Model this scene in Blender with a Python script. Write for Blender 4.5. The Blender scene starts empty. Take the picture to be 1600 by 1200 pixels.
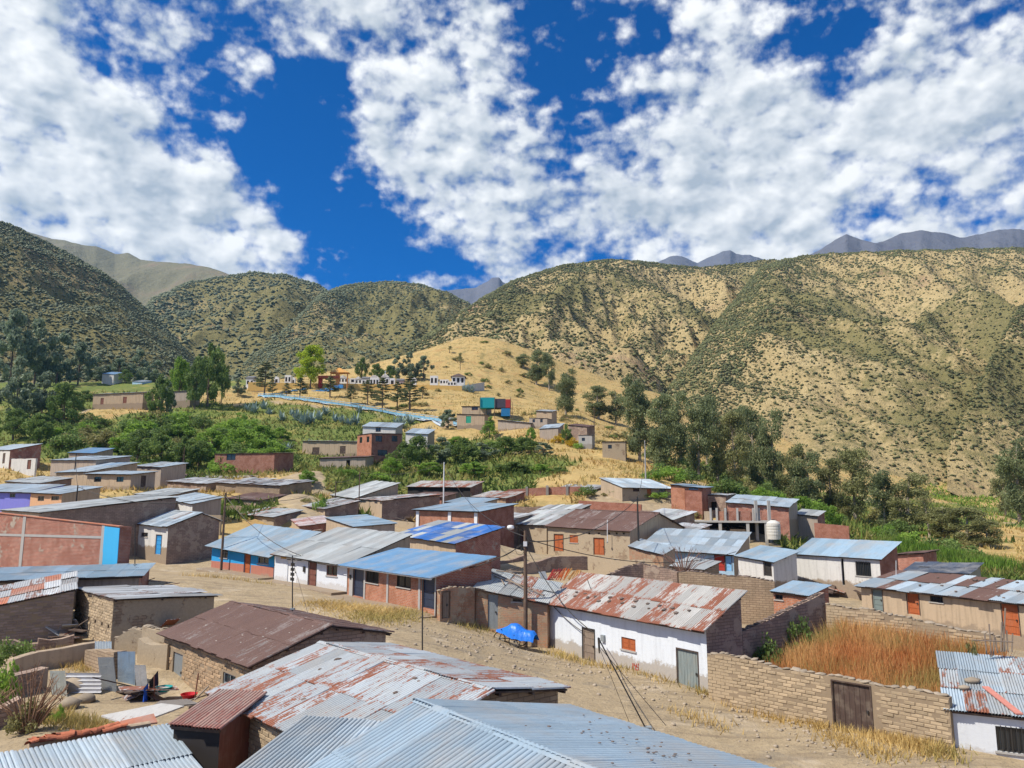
import bpy, math, random
import numpy as np
from mathutils import Vector, Matrix

random.seed(7)
RNG = np.random.default_rng(11)
SC = bpy.context.scene
COL = SC.collection
R = math.radians

# ------------------------------------------------------------------ camera
CAMZ = 10.0                      # eye height above the lower street
FPX, PITCH = 1200.0, R(9.0)      # focal length in photo pixels (1600 wide), camera tilted up 9 degrees
cam = bpy.data.cameras.new('camera')
cam.sensor_width = 36.0
cam.lens = FPX / 1600.0 * 36.0
cam.clip_start, cam.clip_end = 0.2, 60000.0
camo = bpy.data.objects.new('camera', cam)
COL.objects.link(camo)
camo.location = (0, 0, CAMZ)
camo.rotation_euler = (R(90) + PITCH, 0, 0)
SC.camera = camo
CP, SP = math.cos(PITCH), math.sin(PITCH)


def ray(px, py):
    u, v = (px - 800.0) / FPX, (600.0 - py) / FPX
    return Vector((u, CP - v * SP, SP + v * CP))


def P(px, py, Y):
    d = ray(px, py)
    t = Y / d.y
    return Vector((d.x * t, Y, CAMZ + d.z * t))


def PZ(px, py, z):
    d = ray(px, py)
    t = (z - CAMZ) / d.z
    return Vector((d.x * t, d.y * t, z))


def PIX(p):
    x, y, z = p[0], p[1], p[2] - CAMZ
    dep = y * CP + z * SP
    up = -y * SP + z * CP
    return (800 + FPX * x / dep, 600 - FPX * up / dep)


# ------------------------------------------------------------------ node helpers
def nd(nt, typ, ins=None, **props):
    n = nt.nodes.new(typ)
    for k, v in props.items():
        setattr(n, k, v)
    for k, v in (ins or {}).items():
        s = n.inputs[k]
        if isinstance(v, bpy.types.NodeSocket):
            nt.links.new(v, s)
        elif isinstance(v, bpy.types.Node):
            nt.links.new(v.outputs[0], s)
        else:
            if hasattr(s, 'default_value') and not isinstance(s.default_value, (int, float, str, bool)) and not hasattr(v, '__len__'):
                v = [v] * len(s.default_value)
            if hasattr(s.default_value, '__len__') and len(s.default_value) == 4 and len(v) == 3:
                v = (*v, 1)
            s.default_value = v
    return n


def mth(nt, op, a, b=0.0, c=0.0, clamp=False):
    n = nd(nt, 'ShaderNodeMath', {0: a, 1: b, 2: c}, operation=op)
    n.use_clamp = clamp
    return n.outputs[0]


def vmath(nt, op, a, b=(0, 0, 0)):
    n = nd(nt, 'ShaderNodeVectorMath', {0: a, 1: b}, operation=op)
    return n.outputs['Value'] if op in ('DOT_PRODUCT', 'LENGTH', 'DISTANCE') else n.outputs[0]


def mapr(nt, v, a, b, c=0.0, d=1.0, smooth=True):
    return nd(nt, 'ShaderNodeMapRange', {0: v, 1: a, 2: b, 3: c, 4: d}, interpolation_type='SMOOTHSTEP' if smooth else 'LINEAR', clamp=True).outputs[0]


def mixc(nt, f, a, b, blend='MIX'):
    n = nd(nt, 'ShaderNodeMix', {}, data_type='RGBA', blend_type=blend)
    for i, v in ((0, f), (6, a), (7, b)):
        if isinstance(v, bpy.types.NodeSocket):
            nt.links.new(v, n.inputs[i])
        elif i == 0:
            n.inputs[0].default_value = v
        else:
            n.inputs[i].default_value = (*v[:3], 1)
    return n.outputs[2]


def noisef(nt, vec, scale, detail=6.0, rough=0.55, dist=0.0, col=False):
    n = nd(nt, 'ShaderNodeTexNoise', {'Vector': vec, 'Scale': scale, 'Detail': detail, 'Roughness': rough, 'Distortion': dist})
    return n.outputs[1 if col else 0]


# ------------------------------------------------------------------ light: sun from the left, high
SUN_EL, SUN_DIR = R(52), Vector((-0.92, -0.39, 0)).normalized()
S = Vector((SUN_DIR.x * math.cos(SUN_EL), SUN_DIR.y * math.cos(SUN_EL), math.sin(SUN_EL)))
sun = bpy.data.lights.new('sun', 'SUN')
sun.energy, sun.angle, sun.color = 4.3, R(0.6), (1.0, 0.93, 0.82)
suno = bpy.data.objects.new('sun', sun)
COL.objects.link(suno)
suno.rotation_euler = (-S).to_track_quat('-Z', 'Y').to_euler()

W = bpy.data.worlds.new('World')
SC.world = W
W.use_nodes = True
W.cycles.sampling_method = 'NONE'
nt = W.node_tree
nt.nodes.clear()
sky = nd(nt, 'ShaderNodeTexSky', sky_type='NISHITA')
sky.sun_disc = False
sky.sun_elevation = SUN_EL
sky.sun_rotation = math.atan2(S.x, S.y)
sky.altitude = 3000
sky.air_density, sky.dust_density, sky.ozone_density = 1.0, 0.3, 2.5
tc = nd(nt, 'ShaderNodeTexCoord')
D = tc.outputs['Generated']
sep = nd(nt, 'ShaderNodeSeparateXYZ', {0: D})
zz = mth(nt, 'ADD', mth(nt, 'MAXIMUM', sep.outputs[2], 0.0), 0.16)
cx = mth(nt, 'DIVIDE', sep.outputs[0], zz)
cy = mth(nt, 'DIVIDE', sep.outputs[1], zz)


def cloud_field(off):
    v = nd(nt, 'ShaderNodeCombineXYZ', {0: mth(nt, 'ADD', cx, off[0] * 2.2), 1: mth(nt, 'ADD', cy, off[1] * 2.2), 2: 3.7}).outputs[0]
    big = noisef(nt, v, 2.1, 1.0, 0.5, 0.0)
    d3 = nd(nt, 'ShaderNodeMapping', {0: D, 1: off, 3: (1, 1, 1.5)}).outputs[0]
    fn = nd(nt, 'ShaderNodeTexNoise', {'Vector': d3, 'Scale': 17.0, 'Detail': 3.0, 'Roughness': 0.58})
    warp = nd(nt, 'ShaderNodeVectorMath', {0: fn.outputs[1], 1: (.045, .045, .045), 2: d3}, operation='MULTIPLY_ADD').outputs[0]
    puff = nd(nt, 'ShaderNodeTexVoronoi', {'Vector': warp, 'Scale': 19.0, 'Detail': 1.0, 'Roughness': 0.55, 'Lacunarity': 2.4}, feature='F1', normalize=True).outputs['Distance']
    m_ = mth(nt, 'ADD', mth(nt, 'MULTIPLY', big, 0.36), mth(nt, 'MULTIPLY', fn.outputs[0], 0.40))
    return mth(nt, 'ADD', m_, mth(nt, 'MULTIPLY_ADD', puff, -0.34, 0.235))


def blob(acc_, px, py, w, amp):
    d = ray(px, py).normalized()
    dt = vmath(nt, 'DOT_PRODUCT', D, tuple(d))
    e = mth(nt, 'EXPONENT', mth(nt, 'MULTIPLY_ADD', dt, 1.0 / w, -1.0 / w))
    return mth(nt, 'MULTIPLY_ADD', e, amp, acc_)


BLOBS = [  # cloud banks (+) and the blue openings (-) of this sky
    (60, 190, .006, .18), (180, 310, .010, .26), (330, 385, .006, .2), (460, 425, .0016, .12),
    (600, 50, .009, .24), (460, 25, .004, .16), (760, 30, .004, .14), (250, 85, .0012, .20), (380, 130, .0009, .20), (60, 50, .003, .12), (340, 185, .0004, .1),
    (300, 160, .0016, -.17), (180, 100, .0012, -.12), (420, 200, .0028, -.24), (470, 280, .0032, -.24), (565, 350, .0036, -.28), (530, 150, .0016, -.17),
    (160, 70, .0008, -.12), (330, 60, .0006, -.1), (880, 110, .0012, -.06), (1050, 60, .0012, -.05), (620, 180, .0006, -.06),
    (560, 225, .0018, .16), (720, 220, .005, .12), (720, 370, .006, .13),
    (1050, 310, .014, .15), (1280, 230, .012, .14), (1480, 140, .005, .18), (1130, 90, .004, .05), (1420, 40, .004, .07), (1000, 200, .004, .06), (1180, 375, .004, .12), (1580, 340, .004, .12), (820, 410, .003, .12), (1400, 300, .004, .06),
    (1010, 110, .0022, -.16), (930, 190, .0018, -.12), (850, 35, .0012, -.18), (1300, 100, .0022, -.22), (1370, 325, .0010, -.16), (1510, 240, .003, -.12),
]
acc = 0.0
for b in BLOBS:
    acc = blob(acc, *b)
f0 = cloud_field((0, 0, 0))
f1 = cloud_field((-.012, -.006, .018))
hf = noisef(nt, D, 60.0, 3.0, 0.62)
dens = mth(nt, 'ADD', mth(nt, 'ADD', f0, mth(nt, 'MULTIPLY_ADD', hf, 0.20, -0.10)), mth(nt, 'MULTIPLY', acc, 0.44))
cover = mapr(nt, dens, 0.465, 0.635)
lit = mth(nt, 'MULTIPLY_ADD', mth(nt, 'SUBTRACT', f0, f1), 5.2, 0.53)
thick = mapr(nt, dens, 0.56, 0.84)
lit = mth(nt, 'SUBTRACT', lit, mth(nt, 'MULTIPLY', thick, 0.34))
v2 = nd(nt, 'ShaderNodeCombineXYZ', {0: cx, 1: cy, 2: 9.0}).outputs[0]
lit = mth(nt, 'ADD', lit, mth(nt, 'MULTIPLY_ADD', noisef(nt, v2, 2.8, 3, 0.55, 0.3), 1.2, -0.58), clamp=True)
ccol = mixc(nt, lit, (3.3, 3.8, 4.4), (7.6, 7.7, 7.7))
hs = nd(nt, 'ShaderNodeHueSaturation', {'Hue': 0.493, 'Saturation': 2.0, 'Value': 0.85, 'Color': sky.outputs[0]})
skyc = mixc(nt, 1.0, hs.outputs[0], (0.0, 0.74, 1.14), 'MULTIPLY')
full = mixc(nt, cover, skyc, ccol)
bg = nd(nt, 'ShaderNodeBackground', {'Color': full, 'Strength': 0.1})
out = nd(nt, 'ShaderNodeOutputWorld', {0: bg})

SC.view_settings.view_transform = 'Standard'
SC.view_settings.look = 'None'
SC.view_settings.exposure = 0.52
SC.view_settings.gamma = 1.0
SC.cycles.max_bounces = 5
SC.cycles.transparent_max_bounces = 8
SC.cycles.use_denoising = True


# ------------------------------------------------------------------ noise in numpy
def _h(ix, iy, s):
    v = np.sin(ix * 127.1 + iy * 311.7 + s * 74.7) * 43758.5453
    return v - np.floor(v)


def vn(x, y, s=0):
    ix, iy = np.floor(x), np.floor(y)
    fx, fy = x - ix, y - iy
    fx, fy = fx * fx * (3 - 2 * fx), fy * fy * (3 - 2 * fy)
    a = _h(ix, iy, s) * (1 - fx) + _h(ix + 1, iy, s) * fx
    b = _h(ix, iy + 1, s) * (1 - fx) + _h(ix + 1, iy + 1, s) * fx
    return a * (1 - fy) + b * fy


def fbm(x, y, oct=4, s=0):
    t, a, n = 0, 0.5, 0
    for i in range(oct):
        t = t + a * vn(x, y, s + i)
        n += a
        a *= 0.5
        x, y = x * 2.03 + 11.3, y * 2.03 - 7.1
    return t / n


def ridged(x, y, oct=3, s=0):
    t, a, n = 0, 0.5, 0
    for i in range(oct):
        t = t + a * (1 - np.abs(2 * vn(x, y, s + i) - 1))
        n += a
        a *= 0.5
        x, y = x * 2.1 + 3.3, y * 2.1 - 1.1
    return t / n


# ------------------------------------------------------------------ scene helpers
def tag(o, label=None, cat=None, group=None, kind=None):
    for k, v in (('label', label), ('category', cat), ('group', group), ('kind', kind)):
        if v:
            o[k] = v
    return o


def link(name, me, mats=None, parent=None, loc=None):
    o = bpy.data.objects.new(name, me)
    COL.objects.link(o)
    if mats is not None and me is not None:
        for m in (mats if isinstance(mats, (list, tuple)) else [mats]):
            me.materials.append(m)
    if loc is not None:
        o.location = loc
    if parent is not None:
        o.parent = parent
    return o


def empty(name, loc, label, cat, group=None):
    o = bpy.data.objects.new(name, None)
    o.empty_display_size = 0.3
    COL.objects.link(o)
    o.location = loc
    return tag(o, label, cat, group)


class MB:
    """collects faces, with uv in metres and a material slot per face"""
    def __init__(s):
        s.v, s.f, s.uv, s.m = [], [], [], []

    def face(s, pts, uv=None, m=0):
        i = len(s.v)
        s.v.extend([tuple(p) for p in pts])
        s.f.append(tuple(range(i, i + len(pts))))
        s.uv.append(uv if uv else [(0, 0)] * len(pts))
        s.m.append(m)

    def hexa(s, b, t, m=0):
        """b, t: four bottom and four top points, anticlockwise from above"""
        b = [Vector(p) for p in b]
        t = [Vector(p) for p in t]
        s.face([b[3], b[2], b[1], b[0]], [(0, 0)] * 4, m)
        s.face(t, [(p.x, p.y) for p in t], m)
        u = 0
        for i in range(4):
            j = (i + 1) % 4
            w = (b[j] - b[i]).length
            s.face([b[i], b[j], t[j], t[i]], [(u, b[i].z), (u + w, b[j].z), (u + w, t[j].z), (u, t[i].z)], m)
            u += w

    def box(s, o, ex, ey, ez, m=0):
        o, ex, ey, ez = Vector(o), Vector(ex), Vector(ey), Vector(ez)
        s.hexa([o, o + ex, o + ex + ey, o + ey], [o + ez, o + ex + ez, o + ex + ey + ez, o + ey + ez], m)

    def tube(s, pts, rad, n=6, m=0, cap=True):
        pts = [Vector(p) for p in pts]
        rs = rad if hasattr(rad, '__len__') else [rad] * len(pts)
        rings = []
        for i, p in enumerate(pts):
            d = (pts[min(i + 1, len(pts) - 1)] - pts[max(i - 1, 0)]).normalized()
            a = d.orthogonal().normalized() if abs(d.z) > 0.9 else d.cross(Vector((0, 0, 1))).normalized()
            if abs(d.z) > 0.9:
                a = Vector((1, 0, 0)) - d * d.x
                a.normalize()
            b = d.cross(a)
            rings.append([p + (a * math.cos(2 * math.pi * k / n) + b * math.sin(2 * math.pi * k / n)) * rs[i] for k in range(n)])
        for i in range(len(rings) - 1):
            for k in range(n):
                k2 = (k + 1) % n
                s.face([rings[i][k], rings[i][k2], rings[i + 1][k2], rings[i + 1][k]], [(k, i), (k + 1, i), (k + 1, i + 1), (k, i + 1)], m)
        if cap:
            s.face(list(reversed(rings[0])), None, m)
            s.face(rings[-1], None, m)

    def lathe(s, prof, n=12, m=0, c=(0, 0, 0)):
        c = Vector(c)
        rg = [[c + Vector((r * math.cos(2 * math.pi * k / n), r * math.sin(2 * math.pi * k / n), z)) for k in range(n)] for r, z in prof]
        for i in range(len(rg) - 1):
            for k in range(n):
                k2 = (k + 1) % n
                s.face([rg[i][k], rg[i][k2], rg[i + 1][k2], rg[i + 1][k]], None, m)
        s.face(list(reversed(rg[0])), None, m)
        s.face(rg[-1], None, m)

    def mesh(s, name, smooth=False):
        me = bpy.data.meshes.new(name)
        me.from_pydata(s.v, [], s.f)
        l = me.uv_layers.new(name='UVMap')
        flat = [c for f in s.uv for p in f for c in p]
        l.data.foreach_set('uv', flat)
        me.polygons.foreach_set('material_index', s.m)
        if smooth:
            me.polygons.foreach_set('use_smooth', [True] * len(s.f))
        me.update()
        return me

    def build(s, name, mats, parent=None, loc=None, smooth=False):
        return link(name, s.mesh(name, smooth), mats, parent, loc)


def np_mesh(name, verts, faces, smooth=False):
    """verts (n,3) array, faces (m,k) array"""
    me = bpy.data.meshes.new(name)
    k = faces.shape[1]
    me.vertices.add(len(verts))
    me.vertices.foreach_set('co', np.asarray(verts, np.float32).ravel())
    me.loops.add(faces.size)
    me.loops.foreach_set('vertex_index', faces.astype(np.int32).ravel())
    me.polygons.add(len(faces))
    me.polygons.foreach_set('loop_start', np.arange(0, faces.size, k, dtype=np.int32))
    if smooth:
        me.polygons.foreach_set('use_smooth', np.ones(len(faces), dtype=bool))
    me.update(calc_edges=True)
    return me


def add_attr(me, name, data, domain='POINT'):
    a = me.color_attributes.new(name, 'FLOAT_COLOR', domain)
    d = np.ones((len(data), 4), np.float32)
    d[:, :data.shape[1]] = data
    a.data.foreach_set('color', d.ravel())
# ------------------------------------------------------------------ materials
_M = {}


def material(key, fn):
    if key not in _M:
        m = bpy.data.materials.new(str(key if isinstance(key, str) else '_'.join(str(k) for k in key))[:60])
        m.use_nodes = True
        t = m.node_tree
        t.nodes.clear()
        b = nd(t, 'ShaderNodeBsdfPrincipled')
        o = nd(t, 'ShaderNodeOutputMaterial', {0: b})
        b.inputs['Roughness'].default_value = 0.85
        b.inputs['Specular IOR Level'].default_value = 0.25
        fn(t, b)
        _M[key] = m
    return _M[key]


def setc(t, b, c):
    if isinstance(c, bpy.types.NodeSocket):
        t.links.new(c, b.inputs['Base Color'])
    else:
        b.inputs['Base Color'].default_value = (*c[:3], 1)


def bump(t, b, h, strength=0.4, dist=0.02):
    n = nd(t, 'ShaderNodeBump', {'Height': h, 'Strength': strength, 'Distance': dist})
    t.links.new(n.outputs[0], b.inputs['Normal'])


def objrand(t):
    return nd(t, 'ShaderNodeObjectInfo').outputs['Random']


def uvm(t):
    return nd(t, 'ShaderNodeTexCoord').outputs['UV']


def posv(t):
    return nd(t, 'ShaderNodeNewGeometry').outputs['Position']


def plain(c, rough=0.8, metal=0.0, var=0.12):
    def f(t, b):
        n = noisef(t, posv(t), 3.0, 5)
        setc(t, b, mixc(t, mth(t, 'MULTIPLY', n, 1.0), tuple(x * (1 - var * 1.6) for x in c), tuple(min(1, x * (1 + var)) for x in c)))
        b.inputs['Roughness'].default_value = rough
        b.inputs['Metallic'].default_value = metal
        bump(t, b, noisef(t, posv(t), 25, 3), 0.15, 0.01)
    return material(('plain', c, rough, metal), f)


def plaster(c, dirt=0.5, base=0.5, dirtc=(0.27, 0.21, 0.15)):
    """painted plaster: worn at the foot (UV v = metres above the base), streaked and patchy"""
    def f(t, b):
        uv = uvm(t)
        p = posv(t)
        n1 = noisef(t, p, 0.9, 6, 0.6)
        n2 = noisef(t, p, 6.0, 6, 0.65)
        s = nd(t, 'ShaderNodeMapping', {0: uv, 3: (3.0, 0.25, 1)}).outputs[0]
        st = noisef(t, s, 1.2, 6, 0.6)
        v = nd(t, 'ShaderNodeSeparateXYZ', {0: uv}).outputs[1]
        edge = mth(t, 'ADD', v, mth(t, 'MULTIPLY_ADD', n1, -1.1, 0.55))
        worn = mapr(t, mth(t, 'ADD', edge, mth(t, 'MULTIPLY_ADD', n2, -0.7, 0.35)), base, base - 0.22)
        c1 = mixc(t, mapr(t, st, 0.42, 0.72, 0, min(.8, 0.5 * dirt)), c, tuple(x * 0.52 for x in c))
        c1 = mixc(t, mapr(t, n2, 0.52, 0.76, 0, min(.7, 0.42 * dirt)), c1, dirtc)
        soil = mixc(t, n2, tuple(x * 0.8 for x in dirtc), tuple(x * 1.35 for x in dirtc))
        setc(t, b, mixc(t, mth(t, 'MULTIPLY', worn, min(1, dirt * 1.7)), c1, soil))
        bump(t, b, mth(t, 'SUBTRACT', n2, mth(t, 'MULTIPLY', worn, 0.8)), 0.35, 0.03)
    return material(('plaster', c, dirt, base), f)


def brickmat(c1, c2, mortar, bw=0.26, bh=0.10, ms=0.012, plastered=0.0, pc=(0.45, 0.38, 0.3), bumpd=0.02):
    """small masonry, in metres along the wall; optional patches of render left on it"""
    def f(t, b):
        uv = uvm(t)
        w = nd(t, 'ShaderNodeVectorMath', {0: uv, 1: nd(t, 'ShaderNodeVectorMath', {0: noisef(t, uv, 1.7, 3, col=True), 1: (0.05, 0.05, 0.0)}, operation='MULTIPLY')}, operation='ADD').outputs[0]
        br = nd(t, 'ShaderNodeTexBrick', {'Vector': w, 'Color1': c1, 'Color2': c2, 'Mortar': mortar, 'Scale': 1.0, 'Mortar Size': ms, 'Mortar Smooth': 0.25, 'Brick Width': bw, 'Row Height': bh, 'Bias': 0.0})
        p = posv(t)
        n1 = noisef(t, p, 1.1, 6, 0.6)
        n2 = noisef(t, p, 8.0, 5, 0.6)
        c = mixc(t, mapr(t, n1, 0.38, 0.66, 0.0, 0.6), br.outputs[0], tuple(x * 0.5 for x in c1))
        c = mixc(t, mapr(t, n2, 0.5, 0.8, 0.0, 0.4), c, tuple(x * 1.25 for x in mortar))
        if plastered > 0:
            pm = mapr(t, noisef(t, p, 0.75, 7, 0.68), 0.62 - plastered * 0.3, 0.66 - plastered * 0.3)
            c = mixc(t, pm, c, mixc(t, n2, tuple(x * 0.7 for x in pc), tuple(x * 1.2 for x in pc)))
            h = mth(t, 'MAXIMUM', mth(t, 'SUBTRACT', 1.0, br.outputs['Fac']), mth(t, 'MULTIPLY', pm, 1.4))
        else:
            h = mth(t, 'SUBTRACT', 1.0, br.outputs['Fac'])
        setc(t, b, c)
        bump(t, b, mth(t, 'ADD', h, mth(t, 'MULTIPLY', n2, 0.5)), 0.75, bumpd)
        b.inputs['Roughness'].default_value = 0.92
    return material(('brick', c1, c2, mortar, bw, bh, plastered), f)


def sheetmetal(base=(0.50, 0.58, 0.62), rust=0.3, rustc=(0.30, 0.12, 0.06), var=0.3, rough=0.42, metal=0.25):
    """corrugated iron: every sheet its own tone, rust running down the sheet (UV v)"""
    def f(t, b):
        uv = uvm(t)
        r = objrand(t)
        off = nd(t, 'ShaderNodeCombineXYZ', {0: mth(t, 'MULTIPLY', r, 57.0), 1: mth(t, 'MULTIPLY', r, 31.0), 2: 0.0}).outputs[0]
        uo = nd(t, 'ShaderNodeVectorMath', {0: uv, 1: off}, operation='ADD').outputs[0]
        st = noisef(t, nd(t, 'ShaderNodeMapping', {0: uo, 3: (3.8, 1.0, 1)}).outputs[0], 1.0, 7, 0.66, 0.4)
        fine = noisef(t, uo, 9.0, 6, 0.7)
        rib = noisef(t, nd(t, 'ShaderNodeMapping', {0: uo, 3: (13.0, 0.7, 1)}).outputs[0], 1.0, 4, 0.6)
        vv = nd(t, 'ShaderNodeSeparateXYZ', {0: uv}).outputs[1]
        lap = mapr(t, vv, 0.35, 0.0, 0.0, 0.07)
        big = noisef(t, uo, 0.6, 4, 0.5)
        v = nd(t, 'ShaderNodeTexWhiteNoise', {'W': r}, noise_dimensions='1D').outputs[0]
        v2 = nd(t, 'ShaderNodeTexWhiteNoise', {'W': mth(t, 'ADD', r, 7.31)}, noise_dimensions='1D').outputs[0]
        c = mixc(t, v, tuple(x * (1 - var) for x in base), tuple(min(1, x * (1 + var * 0.5)) for x in base))
        c = mixc(t, mapr(t, st, 0.45, 0.8, 0, 0.45), c, tuple(x * 0.55 for x in base))
        c = mixc(t, mapr(t, fine, 0.62, 0.85, 0, 0.35), c, (0.24, 0.2, 0.17))
        c = mixc(t, mapr(t, noisef(t, posv(t), 0.55, 6, 0.65), 0.42, 0.70, 0, 0.55), c, (0.36, 0.34, 0.31))
        c = mixc(t, mapr(t, rib, 0.5, 0.8, 0, 0.35), c, (0.16, 0.15, 0.14))
        thr = mth(t, 'MULTIPLY_ADD', v2, 0.15, 0.635 - rust * 0.36)
        rm = mapr(t, mth(t, 'SUBTRACT', mth(t, 'ADD', mth(t, 'ADD', mth(t, 'MULTIPLY', st, 0.45), lap), mth(t, 'MULTIPLY_ADD', rib, 0.28, mth(t, 'MULTIPLY', fine, 0.27))), thr), 0.0, 0.055)
        rc = mixc(t, mth(t, 'ADD', mth(t, 'MULTIPLY', fine, 0.6), mth(t, 'MULTIPLY', big, 0.4)), tuple(x * 0.5 for x in rustc), tuple(x * 1.45 for x in rustc))
        if rust > 0:
            c = mixc(t, rm, c, rc)
        setc(t, b, c)
        b.inputs['Metallic'].default_value = 0.0
        t.links.new(mth(t, 'MULTIPLY_ADD', mth(t, 'SUBTRACT', 1.0, rm if rust > 0 else 0.0), -metal, 0.0), b.inputs['Metallic']) if False else None
        t.links.new(mth(t, 'MULTIPLY_ADD', fine, 0.3, rough), b.inputs['Roughness'])
        b.inputs['Specular IOR Level'].default_value = 0.45
        bump(t, b, mth(t, 'ADD', big, mth(t, 'MULTIPLY', fine, 0.2)), 0.8, 0.09)
    return material(('sheet', base, rust, rustc, var), f)


def woodmat(c=(0.16, 0.10, 0.06), worn=0.5):
    def f(t, b):
        uv = uvm(t)
        r = objrand(t)
        uo = nd(t, 'ShaderNodeVectorMath', {0: uv, 1: nd(t, 'ShaderNodeCombineXYZ', {0: mth(t, 'MULTIPLY', r, 40.0)}).outputs[0]}, operation='ADD').outputs[0]
        g = noisef(t, nd(t, 'ShaderNodeMapping', {0: uo, 3: (14, 1.2, 1)}).outputs[0], 1.0, 6, 0.6)
        n = noisef(t, posv(t), 2.5, 5)
        cc = mixc(t, g, tuple(x * 0.5 for x in c), tuple(min(1, x * 1.6) for x in c))
        cc = mixc(t, mapr(t, n, 0.45, 0.75, 0, worn), cc, (0.30, 0.25, 0.19))
        setc(t, b, cc)
        bump(t, b, g, 0.5, 0.01)
    return material(('wood', c, worn), f)


def leafmat(c1, c2, trans=0.35, key=''):
    c1, c2 = tuple(min(.8, x * 1.6) for x in c1), tuple(min(.8, x * 1.6) for x in c2)
    def f(t, b):
        r = objrand(t)
        at = nd(t, 'ShaderNodeVertexColor', layer_name='tint').outputs[0]
        k = nd(t, 'ShaderNodeSeparateColor', {0: at}).outputs[0]
        c = mixc(t, k, c1, c2)
        c = mixc(t, mth(t, 'MULTIPLY', r, 0.35), c, tuple(x * 0.6 for x in c1))
        setc(t, b, c)
        b.inputs['Roughness'].default_value = 0.6
        tr = nd(t, 'ShaderNodeBsdfTranslucent', {0: mixc(t, 0.5, c, tuple(min(1, x * 1.6) for x in c2))})
        mx = nd(t, 'ShaderNodeMixShader', {0: trans, 1: b.outputs[0], 2: tr.outputs[0]})
        o = [n for n in t.nodes if n.type == 'OUTPUT_MATERIAL'][0]
        t.links.new(mx.outputs[0], o.inputs[0])
    return material(('leaf', c1, c2, key), f)


def glassdark():
    def f(t, b):
        setc(t, b, (0.02, 0.025, 0.03))
        b.inputs['Roughness'].default_value = 0.12
        b.inputs['Specular IOR Level'].default_value = 0.6
    return material('window_glass', f)


ADOBE = brickmat((0.40, 0.30, 0.20), (0.33, 0.24, 0.16), (0.21, 0.15, 0.10), 0.46, 0.16, 0.018, 0.0)
ADOBE_P = brickmat((0.36, 0.27, 0.18), (0.30, 0.22, 0.15), (0.22, 0.16, 0.11), 0.46, 0.16, 0.018, 0.75, (0.40, 0.32, 0.22))
ADOBE_D = brickmat((0.38, 0.27, 0.21), (0.30, 0.215, 0.165), (0.19, 0.135, 0.105), 0.46, 0.16, 0.018, 0.3, (0.38, 0.29, 0.22))
MUD = plaster((0.45, 0.345, 0.235), 1.1, 0.3)
MUDG = plaster((0.40, 0.33, 0.265), 1.1, 0.3)
BRICK = brickmat((0.40, 0.135, 0.075), (0.33, 0.10, 0.06), (0.36, 0.31, 0.26), 0.25, 0.105, 0.014)
BRICKO = brickmat((0.50, 0.19, 0.09), (0.42, 0.14, 0.07), (0.42, 0.36, 0.30), 0.25, 0.105, 0.014)
BRICKT = brickmat((0.46, 0.22, 0.12), (0.36, 0.26, 0.16), (0.36, 0.29, 0.22), 0.27, 0.11, 0.014, 0.35, (0.40, 0.31, 0.21))
BRICKW = brickmat((0.50, 0.175, 0.115), (0.30, 0.10, 0.065), (0.45, 0.34, 0.27), 0.25, 0.105, 0.018, 0.1, (0.42, 0.34, 0.27), 0.04)
CONC = plaster((0.40, 0.385, 0.36), 0.5, 0.15, (0.25, 0.23, 0.2))
WHITE = plaster((0.66, 0.69, 0.72), 0.25, 0.42, (0.36, 0.30, 0.23))
WHITED = plaster((0.60, 0.585, 0.55), 0.9, 0.25)
WHITEBIG = plaster((0.66, 0.70, 0.74), 0.45, 0.95, (0.30, 0.25, 0.19))
STONEW = plaster((0.55, 0.53, 0.49), 1.0, 0.5)
BLUEP = plaster((0.03, 0.30, 0.62), 0.2, 0.02)
WAINS = plaster((0.42, 0.17, 0.12), 0.5, 0.1)
PURP = plaster((0.22, 0.22, 0.62), 0.3, 0.1)
ORNG = plaster((0.62, 0.36, 0.20), 0.3, 0.1)
LBLUE = plaster((0.36, 0.52, 0.66), 0.7, 0.3)
YELW = plaster((0.66, 0.43, 0.14), 0.5, 0.2)
DARKW = plain((0.035, 0.03, 0.028), 0.9)  # near black: shade of open interiors put into the colour
WOOD_D = woodmat((0.075, 0.05, 0.04), 0.35)
WOOD_G = woodmat((0.22, 0.17, 0.13), 0.6)
WOOD_R = woodmat((0.36, 0.10, 0.035), 0.15)
WOOD_B = woodmat((0.17, 0.07, 0.05), 0.2)
POLE = woodmat((0.13, 0.085, 0.06), 0.25)
STEEL_N = plain((0.045, 0.06, 0.10), 0.4, 0.3)
STEEL_G = plain((0.30, 0.33, 0.34), 0.5, 0.2)
IRON = plain((0.06, 0.055, 0.05), 0.6, 0.4)
WHITEM = plain((0.75, 0.76, 0.76), 0.5)
BLUEM = plain((0.05, 0.30, 0.62), 0.55)
REDM = plain((0.40, 0.045, 0.03), 0.6)
GLASS = glassdark()
GALV = sheetmetal((0.36, 0.44, 0.50), 0.10, var=.38)
GALVB = sheetmetal((0.26, 0.37, 0.46), 0.06, var=0.28)
GALVBB = sheetmetal((0.13, 0.275, 0.45), 0.0, var=0.12)
GALVG = sheetmetal((0.40, 0.43, 0.43), 0.16, var=.4)
GALVR = sheetmetal((0.42, 0.46, 0.48), 0.50, (0.29, 0.11, 0.06), var=.25)
RUSTY = sheetmetal((0.46, 0.45, 0.42), 0.60, (0.28, 0.105, 0.058), var=.25)
RUSTD = sheetmetal((0.24, 0.19, 0.17), 0.85, (0.15, 0.085, 0.065))
JUNK = sheetmetal((0.42, 0.44, 0.45), 0.45, (0.20, 0.11, 0.08), var=0.6)
TILER = sheetmetal((0.50, 0.18, 0.09), 0.35, (0.28, 0.10, 0.06))
# ------------------------------------------------------------------ the land: heights from known spots
CT = []      # x, y, z, dry grass, green


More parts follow.
